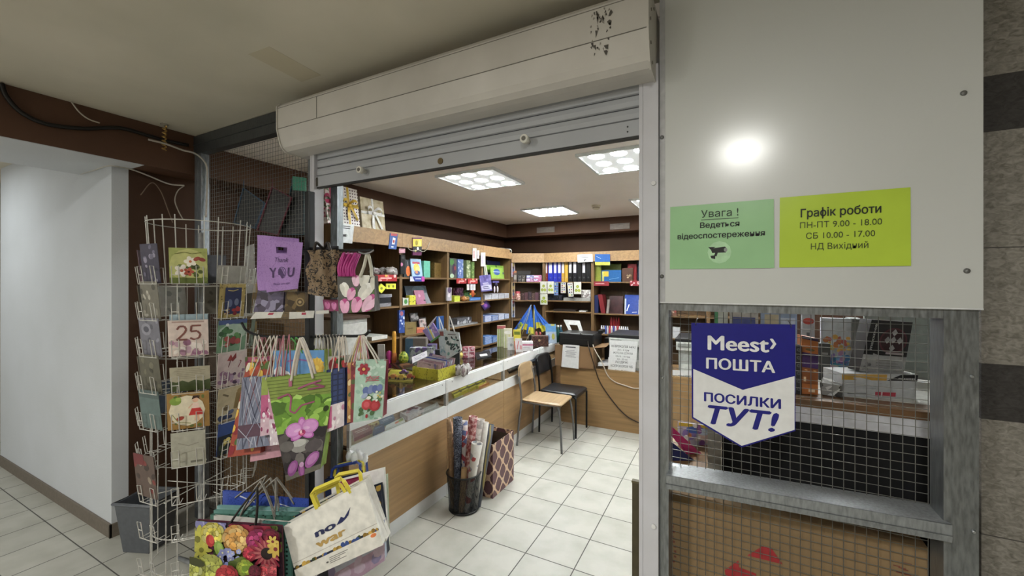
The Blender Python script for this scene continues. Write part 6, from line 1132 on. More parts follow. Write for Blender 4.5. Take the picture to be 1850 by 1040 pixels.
# back wall: ring binders
def binder(u0, u1, c, lab, white, src=[]):
    Y = YSF + .03; a, b = xy(u0, Y), xy(u1, Y); z0, h = 1.6106, .315; o = Vector(((a + b) / 2, Y, z0)); t = thing('ring_binder', lab, 'ring binder', o, group='ring binders'); w_ = (b - a) / 2 - .001
    m = MB().box((-w_, 0, 0), (w_, .003, h)).box((-w_, .003, 0), (-w_ + .003, .25, h)).box((w_ - .003, .003, 0), (w_, .25, h)).box((-w_ + .003, .02, .01), (w_ - .003, .24, h - .02), M('#a8a8a4')); cv_ = m.build('cover', M(c, .4), t)
    if white: MB().box((-w_ * .62, -.0012, h * .42), (w_ * .62, -.0002, h * .95)).build('spine_label', M('#b8b6bc', .5), t)
    MB().tube([(.009 * math.cos(k * math.pi / 6), -.001, h * .2 + .009 * math.sin(k * math.pi / 6)) for k in range(12)], .002, 5, closed=True).build('finger_ring', M('#8a8a8c', .3, .8), cv_)
for u0, u1, c, wl, lab in ((984, 989.5, '#6d1420', 1, 'dark red ring binder with a white label, leftmost in its row'), (990, 999, '#1c2a9a', 1, 'blue ring binder beside the dark red one'), (999.5, 1006.5, '#1f2ea3', 1, 'blue ring binder in the middle of the three blue ones'), (1007, 1014, '#1a268e', 1, 'blue ring binder right next to the yellow ones'), (1014.5, 1020, '#a8801c', 1, 'yellow ring binder with a wide white label'), (1020.5, 1026, '#b58a1c', 0, 'yellow ring binder without a label'), (1026.5, 1034, '#0d0d10', 1, 'black ring binder beside the yellow ones'), (1034.5, 1042.5, '#101014', 1, 'black ring binder with a broad label, second of the black ones'), (1043, 1050.5, '#0c0c0e', 0, 'black ring binder without a label in the middle of the black ones'), (1051, 1058.5, '#0e0e11', 1, 'black ring binder with a narrow label, fourth of the black ones'), (1059, 1067, '#0b0b0d', 0, 'black ring binder at the right end of its row')):
    binder(u0, u1, c, lab, wl)
lemon = [FL(.3, .3, .2, '#7a8a1c', '#b5b03a', 6, .9), FL(.7, .3, .2, '#8a961f', '#b5b03a', 6, .9), FL(.5, .62, .2, '#84921c', '#c0ba44', 6, .9)]
for (a, b, c, d_), lab in zip(((976, 508, 988, 530), (989, 508, 1000.5, 530), (1037, 509, 1050, 531), (976, 531, 989, 550)), ('yellow flowered card hanging leftmost under the ring binders', 'yellow flowered card hanging second under the ring binders', 'yellow flowered card hanging under the black binders', 'yellow flowered card hanging below the leftmost one')):
    hang('flower_card', lab, 'hanging card', a, b, c, d_, '#b9b8ac', lemon, Y=YH)
for k, ((a, b, c, d_), lab, ti) in enumerate(zip(((1001, 510, 1008.5, 533), (1013, 510, 1022, 529), (1025, 511, 1034, 536)), ('upright watercolour set with blue and red pans under the blue binders', 'small white watercolour set under the yellow binders', 'long white watercolour set hanging askew under the black binders'), (0, 0, -5))):
    hang('watercolour_set', lab, 'paint set', a, b, c, d_, ['#5c7aa8', '#b0acac', '#b5b2ac'][k], [[E(.3 + .4 * j, .12 + .19 * i, .14, .14, ['#2c2c30', '#7a2c34', '#c9b84a', '#3a6a44', '#2c3a7a', '#5c4430'][(i * 2 + j + k) % 6]) for i in range(5) for j in range(2)]], Y=YH, tilt=ti)
it('B', 1018, 1067, 1.327, .045, .24, '#8a8a86', 'paper_ream', 'grey white paper ream on the second shelf under the black binders', 'paper ream'); it('B', 1050, 1067, 1.373, .12, .1, film, 'clear_pack', 'clear film pack standing on the paper ream', 'pack'); it('B', 990, 1016, 1.327, .085, .2, pattern('dark_goods', 'voronoi', ['#15151c', '#2a2a34', '#1c2030', '#3a3a44'], 40), 'dark_case', 'dark case under the hanging watercolour sets', 'case')
it('B', 1046, 1058, 1.165, .02, .12, '#a8a8a8', 'white_packet', 'small white packet on the low shelf of the binder unit', 'packet'); it('B', 1000, 1040, 1.165, .03, .2, '#241c18', 'dark_carton', 'flat dark carton on the low shelf of the binder unit', 'carton')
# back wall: folders unit
it('B', 1073, 1086, 1.61, .27, .012, '#8a961f', 'lime_folder', 'lime green folder standing at the divider on the back wall', 'folder', off=.08); it('B', 1086, 1121, 1.61, .26, .012, '#6a7524', 'olive_folder', 'wide olive green folder at the rear of the top shelf', 'folder', off=.14, lean=.04)
it('B', 1087, 1122, 1.61, .165, .05, '#22568a', 'blue_pack', 'glossy blue pack with a yellow note on the top shelf', 'pack', [BOX(.08, .45, .36, .9, '#b59a1c'), BOX(.03, .05, .12, .9, '#a8a844'), S([(.4, .2), (.9, .35)], .02, '#5c8ab5')], rough=.2); hang('flag_pouch', 'glossy blue and yellow pouch hanging over the divider on the back wall', 'pouch', 1075, 459, 1102, 479, '#2c5a9a', [BOX(0, 0, 1, .3, '#a8a83c'), S([(.1, .8), (.4, .6)], .02, '#a8bcd4')], Y=YH - .01, th=.02, rough=.2)
it('B', 1124, 1143, 1.61, .19, .06, '#4a3024', 'brown_bag', 'brown gift bag with a floral corner on the top back shelf', 'gift bag', SC(7, 3, ['#8a7a5c', '#6d4a34', '#a89474'], .06, .12, .4, 1, .1, .5)); it('B', 1134, 1150, 1.61, .25, .05, '#8a1c22', 'red_bag', 'red gift bag behind the brown one on the top back shelf', 'gift bag', off=.10); it('B', 1152, 1175, 1.61, .29, .05, '#16283c', 'navy_bag', 'dark navy bag next to the red gift bag, cut by the white post', 'gift bag', off=.09)
it('B', 1074, 1081, 1.155, .26, .2, '#16204a', 'navy_folder', 'navy folder standing at the divider on the second back shelf', 'folder', skew=.0); it('B', 1086, 1094, 1.155, .27, .2, '#6d141c', 'red_folder', 'red folder leaning left on the second back shelf', 'folder', skew=-.05); it('B', 1095, 1099, 1.155, .2, .18, '#7a706a', 'grey_folder', 'narrow grey folder beside the red one', 'folder', skew=.02)
it('B', 1100, 1125, 1.155, .25, .02, pattern('brown_gloss', 'noise', ['#2a1618', '#3c2224', '#4a3030'], 12, .2), 'brown_album', 'glossy dark brown album on the second back shelf', 'album', off=.06, lean=.04); it('B', 1128, 1156, 1.155, .27, .03, '#24408e', 'blue_album', 'glossy blue pack with white edges beside the white post', 'album', [BOX(0, 0, .1, .8, '#a8aebc'), BOX(.9, 0, 1, .75, '#a8aebc'), S([(.15, .15), (.3, .5)], .06, '#c9d0de'), S([(.5, .1), (.8, .12)], .03, '#b5c0d6')], off=.05, lean=.03, rough=.2)
mk = ['#b5b5b8', '#a8a8b0', '#3c4f94', '#b0b0b4', '#a83038', '#b8b4b0', '#2c3a80', '#b5b5b8', '#9a242c', '#b0acac', '#c0bcb8', '#a8a8a8', '#b8b8bc', '#9c9ca0']
wo = ['first', 'second', 'third', 'fourth', 'fifth', 'sixth', 'seventh', 'eighth', 'ninth', 'tenth', 'eleventh', 'twelfth', 'thirteenth', 'last']
for k in range(14):
    p = Vector((xy(1087 + k * 3.6, YSF + .05), YSF + .05, .8606)); tag(MB(p).lathe([(.001, 0), (.0115, 0), (.0125, .004), (.0125, .085), (.008, .095), (.008, .115), (.001, .117)], p, 12).build('paint_bottle', M(mk[k], .35), loc=p), f'{"white blue grey red".split()[[0,0,1,2,3,0,1,0,3,2,0,2,0,2][k]]} paint bottle, {wo[k]} from the left in the row under the folders', 'paint bottle', 'paint bottles on the low back shelf')
for k in range(4): p = Vector((xy(1104 + k * 4.5, YSF + .12), YSF + .13, .8606)); tag(MB(p).lathe([(.022, 0), (.02, .16), (.006, .235), (.001, .24)], p, 12).build('red_candle', M('#9a1a20', .35), loc=p), f'tall red candle, {wo[k]} of four behind the paint bottles', 'candle', 'red candles')
it('B', 1141, 1175, .86, .03, .2, '#a8a8a8', 'paper_ream', 'flat white paper ream on the low shelf beside the white post', 'paper ream')
# back wall seen through the mesh window
it('B', 1203, 1216, 1.61, .22, .15, '#26262a', 'black_box_file', 'black box file high behind the mesh window', 'box file', [BOX(.2, .5, .8, .8, '#5c5c60')]); it('B', 1222, 1240, 1.61, .2, .15, '#8a8684', 'grey_box', 'grey box high behind the mesh window', 'box')
it('B', 1208, 1222, 1.155, .12, .1, '#6d4a3a', 'brown_figure_box', 'brown printed box on the shelf left of the post office sign', 'box', SC(5, 3, ['#b59a8a', '#8e3a34'], .1, .2)); it('B', 1214, 1228, .86, .14, .12, '#a8a8aa', 'white_jar', 'white tub on the low shelf left of the post office sign', 'tub')

# ================================================================== GOODS ON THE GLASS COUNTER
CZ = .8623
def at(u, v, z=CZ): return P(u, v, Z=z)
# clear tray of toy cars
o = at(720, 690); t = thing('plastic_tray', 'clear plastic tray of small toys with a yellow base on the counter', 'tray', o); q = [at(694, 689), at(745, 692), at(752, 672), at(706, 670)]; tp = [p + Vector((0, 0, .085)) + (p - sum(q, Vector()) / 4) * .12 for p in q]
MB(o).add(q + tp, [(0, 1, 2, 3), (0, 1, 5, 4), (1, 2, 6, 5), (2, 3, 7, 6), (3, 0, 4, 7)]).build('wall', glassy('tray_plastic', '#e4e2da', .8, .15), t)
MB(o).add([p + Vector((0, 0, .001)) for p in q] + [p + Vector((0, 0, .014)) for p in q], [(0, 1, 2, 3), (7, 6, 5, 4), (0, 4, 5, 1), (1, 5, 6, 2), (2, 6, 7, 3), (3, 7, 4, 0)]).build('base', M('#a8a21c', .3), t)
def car(label, u, v, c, z=CZ + .0145):
    p = at(u, v, z); t = thing('toy_car', label, 'toy car', p, (0, 0, R(25))); MB().prism([(-.036, .008), (.036, .008), (.036, .022), (.018, .024), (.010, .036), (-.014, .036), (-.024, .024), (-.036, .022)], -.014, .014, 1).build('body', M(c, .3), t, .002)
    for x in (-.022, .022):
        for y in (-.013, .013): MB().tube([(x, y - .003, .0085), (x, y + .003, .0085)], .0085, 12).build('wheel', M('#1c1c1e'), t)
car('orange toy car in the clear tray, leftmost', 711, 684, '#c97a1c'); car('yellow toy car in the middle of the clear tray', 726, 685, '#cfae24'); car('red toy car at the right of the clear tray', 740, 684, '#a82a24'); car('violet toy car at the rear of the clear tray', 730, 676, '#5c3a7a')
# yellow damask box with magazines
o = Vector((-2.04, 2.59, CZ)); t = thing('yellow_box', 'open yellow box with a dark damask pattern on the counter', 'box', o); ym = pattern('yellow_damask', 'leopard', ['#b5ad14', '#6d6a10', '#a39c14'], 26); x0, x1, y0, y1, h = -2.165, -1.918, 2.475, 2.70, .085
m = MB(o); z = CZ + .0005; m.box((x0, y0, z), (x1, y1, z + .004)); m.box((x0, y0, z + .004), (x0 + .005, y1, z + h)); m.box((x1 - .005, y0, z + .004), (x1, y1, z + h)); m.box((x0 + .005, y0, z + .004), (x1 - .005, y0 + .005, z + h)); m.box((x0 + .005, y1 - .005, z + .004), (x1 - .005, y1, z + h)); m.build('body', ym, t)
pk_ = ['#c0a3ac', '#b08a98', '#c9c2c4', '#3d4fa0', '#c49aa8', '#b9bcc8', '#a8a0b4', '#c9a8b0']
for k in range(8):
    y = y0 + .014 + k * .025; ln = .035 + .008 * (k % 3); h2 = .115 + .02 * ((k * 5) % 4) / 3
    q = [Vector((x0 + .012, y + ln, z + h2 + .012)), Vector((x1 - .012, y + ln, z + h2)), Vector((x1 - .012, y, z + .006)), Vector((x0 + .012, y, z + .006))]
    slab('booklet', f'{["pale pink", "dusty pink", "white", "blue", "rose", "grey white", "lilac", "light pink"][k]} booklet, {wo[k]} from the front in the yellow box', 'booklet', q, .006, M(pk_[k], .4), [BOX(.1, .78, .6, .9, shade(pk_[k], .7)), BOX(.5, .6, .9, .7, '#3d4f9a' if k % 2 else '#c9b45c'), SC(5, k, [shade(pk_[k], .8), '#d9d4d4', '#7a6a9a'], .04, .08)], 'booklets in the yellow box')
def standup(name, label, cat, u0, v0, u1, v1, base_uv, th, col, art=(), skew=0, face=None, rough=.4):
    p = at(*base_uv); d_ = (p - Vector((0, 0, EYE))).dot(FW); bz = zat(v1, d_); k = [(u0 + skew, v0), (u1 + skew, v0), (u1, v1), (u0, v1)]
    m = col if isinstance(col, bpy.types.Material) else M(col, rough); q = [P(a, b, d=d_) for a, b in k]; dz = CZ + .0006 - min(q[2].z, q[3].z)
    for i in (2, 3): q[i].z += dz
    return slab(name, label, cat, q, th, m, art, rough=rough)
def bottle(name, label, cat, uv, prof, mat, lid=None, lidp=None, n=16):
    p = at(*uv); t = thing(name, label, cat, p); MB().lathe(prof, n=n).build('body', mat, t)
    if lid: MB().lathe(lidp, n=n).build('lid', lid, t)
bottle('bubble_wand', 'tall orange and yellow bubble wand standing on the counter', 'bubble wand', (712, 664), [(.001, 0), (.02, 0), (.02, .12), (.017, .13)], M('#b5642c', .3), M('#d69a14', .3), [(.017, .13), (.018, .29), (.012, .315), (.001, .317)])
bottle('pink_toy', 'magenta figure-shaped toy left of the orange wand', 'toy', (703, 664), [(.001, 0), (.024, 0), (.028, .04), (.018, .075), (.026, .11), (.02, .14), (.001, .15)], M('#b01c7a', .35))
p = at(729, 664); tag(MB(p).blob((p.x, p.y, p.z + .085), .045, .045, .055, n=12, jit=.12, seed=4).blob((p.x, p.y, p.z + .02), .03, .03, .02, n=10).build('green_toy', pattern('green_puff', 'voronoi', ['#7a9a14', '#a8b01c', '#5c7a14', '#b5bf44'], 60), loc=p), 'lime green puffy toy right of the orange wand', 'toy')
standup('white_packet', 'upright white packet left of the magenta toy', 'packet', 684, 622, 696, 652, (690, 664), .02, '#b9b4ac', [BOX(.2, .1, .8, .5, '#a8a29a')], -2)
fan = ['#3a2420', '#5c2c24', '#2a2422', '#6d4a34', '#4a2a2c', '#3c3a34']
for k in range(6): slab('colour_card', f'{["dark brown", "rust", "black brown", "tan", "maroon", "olive brown"][k]} card, {wo[k]} in the fan lying before the orange wand', 'card', [at(700 + k * 6, 652 + k * 1.4, CZ + .055 - .004 * k), at(722 + k * 6, 650 + k * 1.6, CZ + .06 - .004 * k), at(738 + k * 3, 664 + k, CZ + .012 + .003 * k), at(716 + k * 4, 668 - k * .3, CZ + .010 + .003 * k)], .003, M(fan[k], .3), [BOX(.1, .1, .9, .9, shade(fan[k], 1.2))], 'cards fanned out on the counter')
def organiser(label, u0, v0, u1, v1, base, dep, c, art): standup('organiser_box', label, 'box', u0, v0, u1, v1, base, dep, c, art)
organiser('grey organiser box with a blue side at the rear of the counter', 732, 611, 769, 630, (750, 655), .12, '#6a625c', [BOX(0, 0, .38, 1, '#3d6278'), E(.75, .3, .13, .1, '#c97a24'), E(.95, .5, .05, .1, '#b54a3c')])
organiser('low clear box full of stationery in front of the grey organiser', 740, 628, 783, 650, (760, 664), .08, pattern('stationery_mix', 'voronoi', ['#7d8488', '#9aa0a4', '#5c6468', '#b5b8ba', '#6a5a8a'], 40, .25), [])
organiser('small violet and silver box beside the stationery box', 772, 622, 788, 640, (780, 655), .06, '#5c4f80', [BOX(.5, 0, 1, 1, '#9a9aa4')])
slab('white_brochure', 'white brochure lying tilted on top of the yellow box', 'brochure', [P(744, 645, d=3.1), P(771, 633, d=3.15), P(772, 643, d=3.1), P(745, 656, d=3.05)], .004, M('#c9c6cc'), [LN(.1, .9, .2, .8, 3, '#9a96a8')])
cbag = gift_bag('gift_bag', 'lilac gift bag with a rainbow, tilted, on the counter', [(763, 597), (782, 583), (796, 607), (779, 619)], .05, M('#8a78b5'), [G([(.3, 0), (.42, 0), (.62, 1), (.5, 1)], '#d9c45c'), G([(.42, 0), (.52, 0), (.72, 1), (.62, 1)], '#c9d4e0'), G([(.2, 0), (.3, 0), (.5, 1), (.4, 1)], '#7a9ac9'), BOX(0, 0, 1, .12, '#4f8a4a'), SC(5, 3, ['#b08ac4', '#7060a8'], .08, .14, .6, 1)], M('#c9c4c9', .5), (787, 573), d=3.35)
wg = [BOX(0, 0, 1, 1, '#bdc2c2'), SC(30, 14, ['#5a8a84', '#a8bcba', '#3c4a4a', '#d0d4d2', '#7aa89c', '#2a3434'], .05, .12, .08, .92, .05, .8), LN(.2, .9, .85, .92, 1, '#6a5a5a')]
gift_bag('gift_bag', 'white gift bag with grey green leaves, right one on the counter', [(803, 597), (829, 601), (833, 634), (806, 650)], .06, M('#bdc2c2'), wg, M('#d0cfc9', .5), (812, 573), d=3.30); gift_bag('gift_bag', 'white and aqua gift bag edge behind the leafy one on the counter', [(791, 595), (805, 594), (808, 646), (795, 640)], .05, M('#b5c0c4'), [SC(12, 4, ['#7aa0b0', '#c9d2d4', '#94b0b8'], .1, .2), BOX(.2, .75, .7, .92, '#8a4a44')], M('#c9c8c4', .5), (793, 574), d=3.36)
for lab, (u, v), s_ in (('tiny dark stand under the white gift bags', (806, 664), 0),): standup('display_block', lab, 'display block', 786, 632, 830, 652, (806, 658), .05, '#2a2c30')
standup('pink_gift_box', 'pink and white ribboned box on the counter', 'gift box', 836, 627, 857, 645, (846, 646), .07, pattern('pink_check', 'voronoi', ['#9a4a5c', '#b5707e', '#c9a8ac', '#8a3c4c'], 50), [S([(.5, 0), (.5, 1)], .08, '#c9bcbc'), S([(0, .5), (1, .6)], .06, '#c9bcbc')])
p = at(826, 648); tag(MB(p).blob((p.x, p.y, p.z + .03), .03, .035, .03, n=10, jit=.25, seed=6).blob((p.x + .02, p.y + .04, p.z + .03), .02, .025, .025, n=9, jit=.3, seed=2).build('yellow_bow', M('#c2b04a', .35), loc=p), 'small yellow bow before the white gift bags', 'bow')
heap('cellophane_sheet', 'crumpled clear film hanging at the right end of the yellow box', 'cellophane packs', at(838, 678), .05, .08, .09, film, 7, 5)
slab('black_pouch', 'flat black pouch lying on the counter behind the second joint', 'pouch', [at(858, 637, CZ + .012), at(884, 632, CZ + .012), at(888, 643, CZ + .012), at(862, 648, CZ + .012)], .011, M('#1c1c1f', .4)); slab('white_note', 'small white note lying on the black pouch', 'note', [at(866, 640, CZ + .0145), at(879, 638, CZ + .0145), at(881, 641.5, CZ + .0145), at(868, 643.5, CZ + .0145)], .0015, M('#cfd0d0'))
# far part of the counter
standup('candle_pack', 'tall green and white striped candle pack on the far counter', 'candle pack', 898, 588, 913, 624, (906, 626), .06, '#a8aa8a', [BOX(.1 + .2 * 0, 0, .25, .85, '#8a9a5c'), BOX(.4, 0, .5, .85, '#8a9a5c'), BOX(.7, 0, .8, .85, '#97a46a'), BOX(0, .85, 1, 1, '#a85a5c')])
standup('candle_pack', 'pale candle pack with a white cap beside the striped one', 'candle pack', 910, 594, 925, 624, (917, 628), .06, '#b8b49c', [BOX(.2, 0, .3, .7, '#94a05c'), BOX(.6, 0, .7, .7, '#b5ac5c'), E(.5, .82, .45, .2, '#c9c6c0')])
standup('white_pouch', 'small white pouch on the far counter', 'pouch', 917, 609, 930, 626, (923, 632), .03, '#b9babc', [E(.5, .4, .2, .2, '#8a8e94')])
standup('seed_packet', 'yellow and orange packet standing askew on the far counter', 'packet', 930, 595, 943, 616, (937, 633), .01, '#c2b41c', [BOX(0, 0, 1, .45, '#c95a24'), BOX(.1, .75, .9, .9, '#5c6a14'), E(.6, .3, .25, .2, '#d9a05c')], -3)
standup('white_packet', 'white and pink packet leaning before the yellow one', 'packet', 932, 611, 945, 628, (938, 636), .01, '#c4bcbc', [S([(.2, .2), (.5, .8)], .1, '#b54a4c'), BOX(.6, .2, .9, .5, '#c98a8e')], -2)
standup('card_box', 'white box of cards with a pink lid on the far counter', 'card box', 936, 618, 963, 629, (950, 634), .12, '#c6c3c4', [BOX(0, .6, 1, .82, '#b56a84'), LN(.1, .9, .15, .5, 2, '#a8a4a8')])
for k, (u, v, c, h, s_) in enumerate(((937, 618, '#7a9a2c', .22, .02), (941, 618, '#5c6a5c', .2, -.02), (948, 620, '#a3a044', .13, .05), (953, 622, '#a85a5c', .12, .08), (956, 621, '#8a3c3a', .11, .1))):
    p = at(u, v); t = thing('lollipop', f'{["green", "grey green", "olive", "pink", "red"][k]} wrapped lollipop, {wo[k]} from the left before the flags', 'lollipop', p, group='wrapped lollipops'); e = Vector((s_, s_, h)); MB().tube([(0, 0, 0), tuple(e)], .004, 6).build('stick', M('#b5b49c'), t); MB().blob(tuple(e), .016, .016, .03, n=10, jit=.15, seed=k).build('sweet', M(c, .25), t)
fo = at(962, 618)
for k in range(6):   # paper flags on sticks, standing in a jar, cloths hanging down in folds
    sk = (k - 3) * .012; t = thing('paper_flag', f'blue and yellow flag on a stick, {wo[k]} from the left of the flag bunch', 'flag', fo + RT * sk + FW * (.012 * math.cos(k * 2)) + Vector((0, 0, .02)), group='flags in the jar'); top = RT * (.02 - .012 * (k % 3)) + FW * .02 * math.sin(k * 2) + Vector((0, 0, .44 - .02 * (k % 3)))
    bot = RT * (-.13 + .02 * k) if k < 2 else Vector((0, 0, 0)); MB().tube([tuple(bot + Vector((0, 0, .06 if k < 2 else 0))), tuple(top)], .0035, 6).build('stick', M('#b5ad5c'), t); f = MB(); I, J = 8, 8; ang = (k - 2.2) * .036; ln = .30 - .02 * (k % 2)
    for j in range(J + 1):
        tj = j / J
        for i in range(I + 1):
            s = i / I - .5; wd = .012 + .085 * tj; f.v.append(top + RT * (ang * tj * 2.2 + s * wd) + FW * (.014 * math.sin(s * 14 + k) * tj - .012 * k * .3) + Vector((0, 0, -ln * tj - .03 * abs(s) * tj)))
    for j in range(J):
        for i in range(I): q = j * (I + 1) + i; f.f.append([q, q + 1, q + I + 2, q + I + 1]); f.m.append(M('#cfc414' if (j > 5 and i + k > 3) else '#2a6cd0', .4)); f.sm.append(True)
    f.build('cloth', M('#2a6cd0', .4), t)
bottle('dark_jar', 'dark jar holding the paper flags on the far counter', 'jar', (962, 618), [(.001, 0), (.045, 0), (.05, .09), (.047, .09), (.043, .01), (.001, .01)], M('#2a2226', .3))
standup('wicker_basket', 'dark brown wicker basket on the far counter before the desk', 'basket', 961, 607, 991, 624, (976, 626), .1, pattern('wicker', 'voronoi', ['#2c1814', '#4a2c24', '#3a201a', '#5c3a2e'], 90), [E(.45, .6, .07, .07, '#a8946a')])
standup('picture_card', 'blue and white picture card standing on the far counter', 'card', 987, 585, 1006, 616, (996, 620), .004, '#a8b8cc', [BOX(0, .6, 1, 1, '#5c94c9'), E(.25, .3, .12, .3, '#5c84b5'), E(.7, .35, .15, .3, '#b5b04a'), E(.7, .95, .2, .1, '#c9c45c')], -2)
for k, (u, c) in enumerate(((1003, '#2c6a6a'), (1008, '#24584a'), (1013, '#1c4a5c'))): bottle('teal_bottle', ['teal bottle right of the picture card', 'dark green bottle second from the picture card', 'petrol blue bottle nearest the printer'][k], 'bottle', (u, 618), [(.001, 0), (.026, 0), (.026, .14), (.012, .165), (.012, .19), (.001, .192)], M(c, .25), M('#a8a8a4'), [(.013, .19), (.013, .21), (.001, .212)])
heap('dark_flowers', 'bunch of dark dried flowers under the flags', 'flowers', at(972, 616) + Vector((.06, .08, 0)), .06, .06, .2, pattern('dried_flowers', 'voronoi', ['#2a1418', '#4a2024', '#3a2a24', '#6d4a4c'], 60), 10, 12)

# ================================================================== GOODS INSIDE THE GLASS COUNTER
DZ2 = .6716
def lay(name, label, cat, corners, h, c, art=(), z=DZ2, rough=.35):
    q = [P(u, v, Z=z + h) for u, v in corners]; m = c if isinstance(c, bpy.types.Material) else M(c, rough)
    q = [Vector((min(x.x, XC - .024), x.y, x.z)) for x in q]
    return slab(name, label, cat, q, h - .0003, m, art, rough=rough)
lay('card_game_box', 'dark red boxed card game nearest the counter end, under the glass', 'game box', [(636, 776), (664, 766), (673, 776), (640, 791)], .022, '#7a1c2c', [LN(.1, .9, .3, .7, 2, '#c9a8a0')])
lay('card_game_box', 'yellow checked flat box beside the dark red one under the glass', 'game box', [(638, 768), (676, 753), (686, 762), (648, 775)], .012, pattern('yellow_check', 'voronoi', ['#a88a3c', '#c2aa6a', '#8a5a3c', '#c9bc94'], 60), z=DZ2)
lay('blue_book', 'dark blue book under the counter glass', 'book', [(676, 771), (694, 764), (698, 771), (677, 780)], .028, '#24305c', [LN(.1, .9, .3, .7, 2, '#7a84a8')]); lay('blue_book', 'slate blue book behind the dark blue one under the glass', 'book', [(684, 758), (710, 747), (713, 755), (690, 766)], .02, '#4a6488', [LN(.1, .9, .3, .7, 2, '#a8b5c8')])
lay('white_booklet', 'white booklet with an orange dot under the counter glass', 'booklet', [(698, 768), (728, 753), (736, 760), (702, 776)], .012, '#c4c2be', [E(.6, .4, .12, .1, '#c95a24'), BOX(.7, .2, .95, .8, '#8a9a3c')])
lay('puzzle_box', 'white puzzle box with dark red figures under the counter glass', 'puzzle box', [(722, 745), (752, 732), (766, 738), (740, 753)], .03, '#c0b4b4', [SC(9, 3, ['#7a2c3a', '#4a2430', '#b58a90'], .07, .14)])
lay('grey_papers', 'grey printed papers right of the puzzle box under the glass', 'papers', [(757, 741), (790, 726), (797, 733), (764, 747)], .012, '#8a8684', LN(.05, .95, .1, .9, 4, '#c4c0bc'))
heap('camouflage_pack', 'brown mottled pack in the corner of the first counter under the glass', 'pack', P(786, 722, Z=DZ2), .07, .10, .06, pattern('mottled', 'voronoi', ['#3a3024', '#5c4f3a', '#2c2a22', '#7a6a4c'], 40), 6, 4)
lay('magazine', 'black and white magazine in the second counter under the glass', 'magazine', [(815, 722), (836, 713), (842, 716), (818, 729)], .006, '#8e8c88', LN(.05, .95, .1, .9, 5, '#3a3836'))
for k, (u, v) in enumerate(((816, 716), (830, 709), (845, 703), (858, 698))): lay('marker_pack', ['yellow and black marker pack leftmost in the second counter', 'yellow and black marker pack second in the second counter', 'yellow and black marker pack third in the second counter', 'yellow and black marker pack rightmost in the second counter'][k], 'marker pack', [(u, v - 7), (u + 16, v - 14), (u + 21, v - 9), (u + 5, v - 1)], .026, '#b5ac1c', [BOX(0, .35, 1, .65, '#1c1c1a'), BOX(.7, .1, .9, .9, '#2a2a24')])
lay('blue_case', 'light blue flat case in the second counter', 'pencil case', [(840, 690), (868, 680), (876, 684), (848, 696)], .025, '#4a80b5', [BOX(.1, .4, .9, .6, '#7aa8d0')]); lay('orange_case', 'orange patterned case near the second joint of the counter', 'pencil case', [(862, 694), (880, 687), (884, 690), (866, 698)], .02, '#a86a3c', SC(5, 3, ['#c99a6a', '#7a4424'], .1, .2))
for k, (a, b, c_) in enumerate(((916, 671, '#2a2a34'), (926, 667, '#44464f'), (936, 663, '#1c2030'), (948, 658, '#3a3e50'), (960, 654, '#55586a'))): lay('notebook', f'{["black", "grey", "navy", "slate", "pale slate"][k]} notebook, {wo[k]} from the left in the third counter', 'notebook', [(a, b - 5), (a + 18, b - 12), (a + 22, b - 8), (a + 4, b)], .022 - .003 * (k % 3), c_, LN(.1, .9, .2, .8, 3, '#a8aab5', k))

# ================================================================== BEHIND THE MESH WINDOW
KY = 1.90; ko = Vector((.5, 2.15, 0)); t = thing('service_counter', 'tall black fronted counter with a brown edged top behind the mesh window', 'counter', ko); KZ = 1.19
pa, pb_ = P(1440, 718, Z=KZ), P(1690, 747, Z=KZ); ky = (pa.y + pb_.y) / 2
MB(ko).box((-.02, ky + .012, .04), (1.45, ky + .03, KZ - .085), pattern('black_baize', 'noise', ['#08080a', '#0e0e12', '#0b0b0e'], 20, .8)).build('front_panel', M('#0c0c0f', .7), t)
MB(ko).box((-.05, ky, KZ - .028), (1.45, ky + .52, KZ)).build('counter_top', wood('dark_edge_board', '#6d4e2f', 0), t, .002); MB(ko).box((-.03, ky + .004, KZ - .084), (1.45, ky + .011, KZ - .0285)).build('fascia', M('#c6c6cb', .4), t)
MB(ko).box((-.07, ky + .035, 0), (-.022, ky + .5, KZ - .03)).build('side_panel', M('#a9a69c', .45), t)
MB(ko).box((-.0, ky + .10, KZ + .0005), (1.45, ky + .50, KZ + .002)).build('top_sheet', M('#b0b0aa', .4), t)
def kbox(name, label, cat, corners, dep, col, art=(), z=KZ + .0026, **k):
    """box on the tall counter, front lower corners given on its top"""
    bl_, br_ = P(*corners[3], Z=z), P(*corners[2], Z=z); d0, d1 = (bl_ - Vector((0, 0, EYE))).dot(FW), (br_ - Vector((0, 0, EYE))).dot(FW)
    q = [P(*corners[0], d=d0), P(*corners[1], d=d1), br_, bl_]; return slab(name, label, cat, q, dep, col if isinstance(col, bpy.types.Material) else M(col, .4), art, **k)
mx = [BOX(0, 0, 1, .72, '#a9abac'), BOX(0, .72, .6, .97, '#b0872c'), G([(.6, .72), (.78, .97), (1, .97), (1, .72)], '#1c1c1f'), LN(.03, .55, .35, .62, 4, '#8a8c90', 4, .2), BOX(.46, .06, .74, .24, '#a33040'), BOX(.54, .06, .56, .24, '#c9b0b4'), LN(.03, .42, .08, .2, 1, '#5c5e62', 2, .5)]
bx = kbox('disc_box', 'white and grey boxed discs lying flat under the black one', 'disc case box', [(1521, 674), (1659, 676), (1652, 721), (1521, 715)], .12, '#a9abac', mx)
letter(bx[0], bx[2], bx[1], [('maxxmee', .86, .78, .10, '#d0d0d2', .0, 0, .22)], .27, .09)
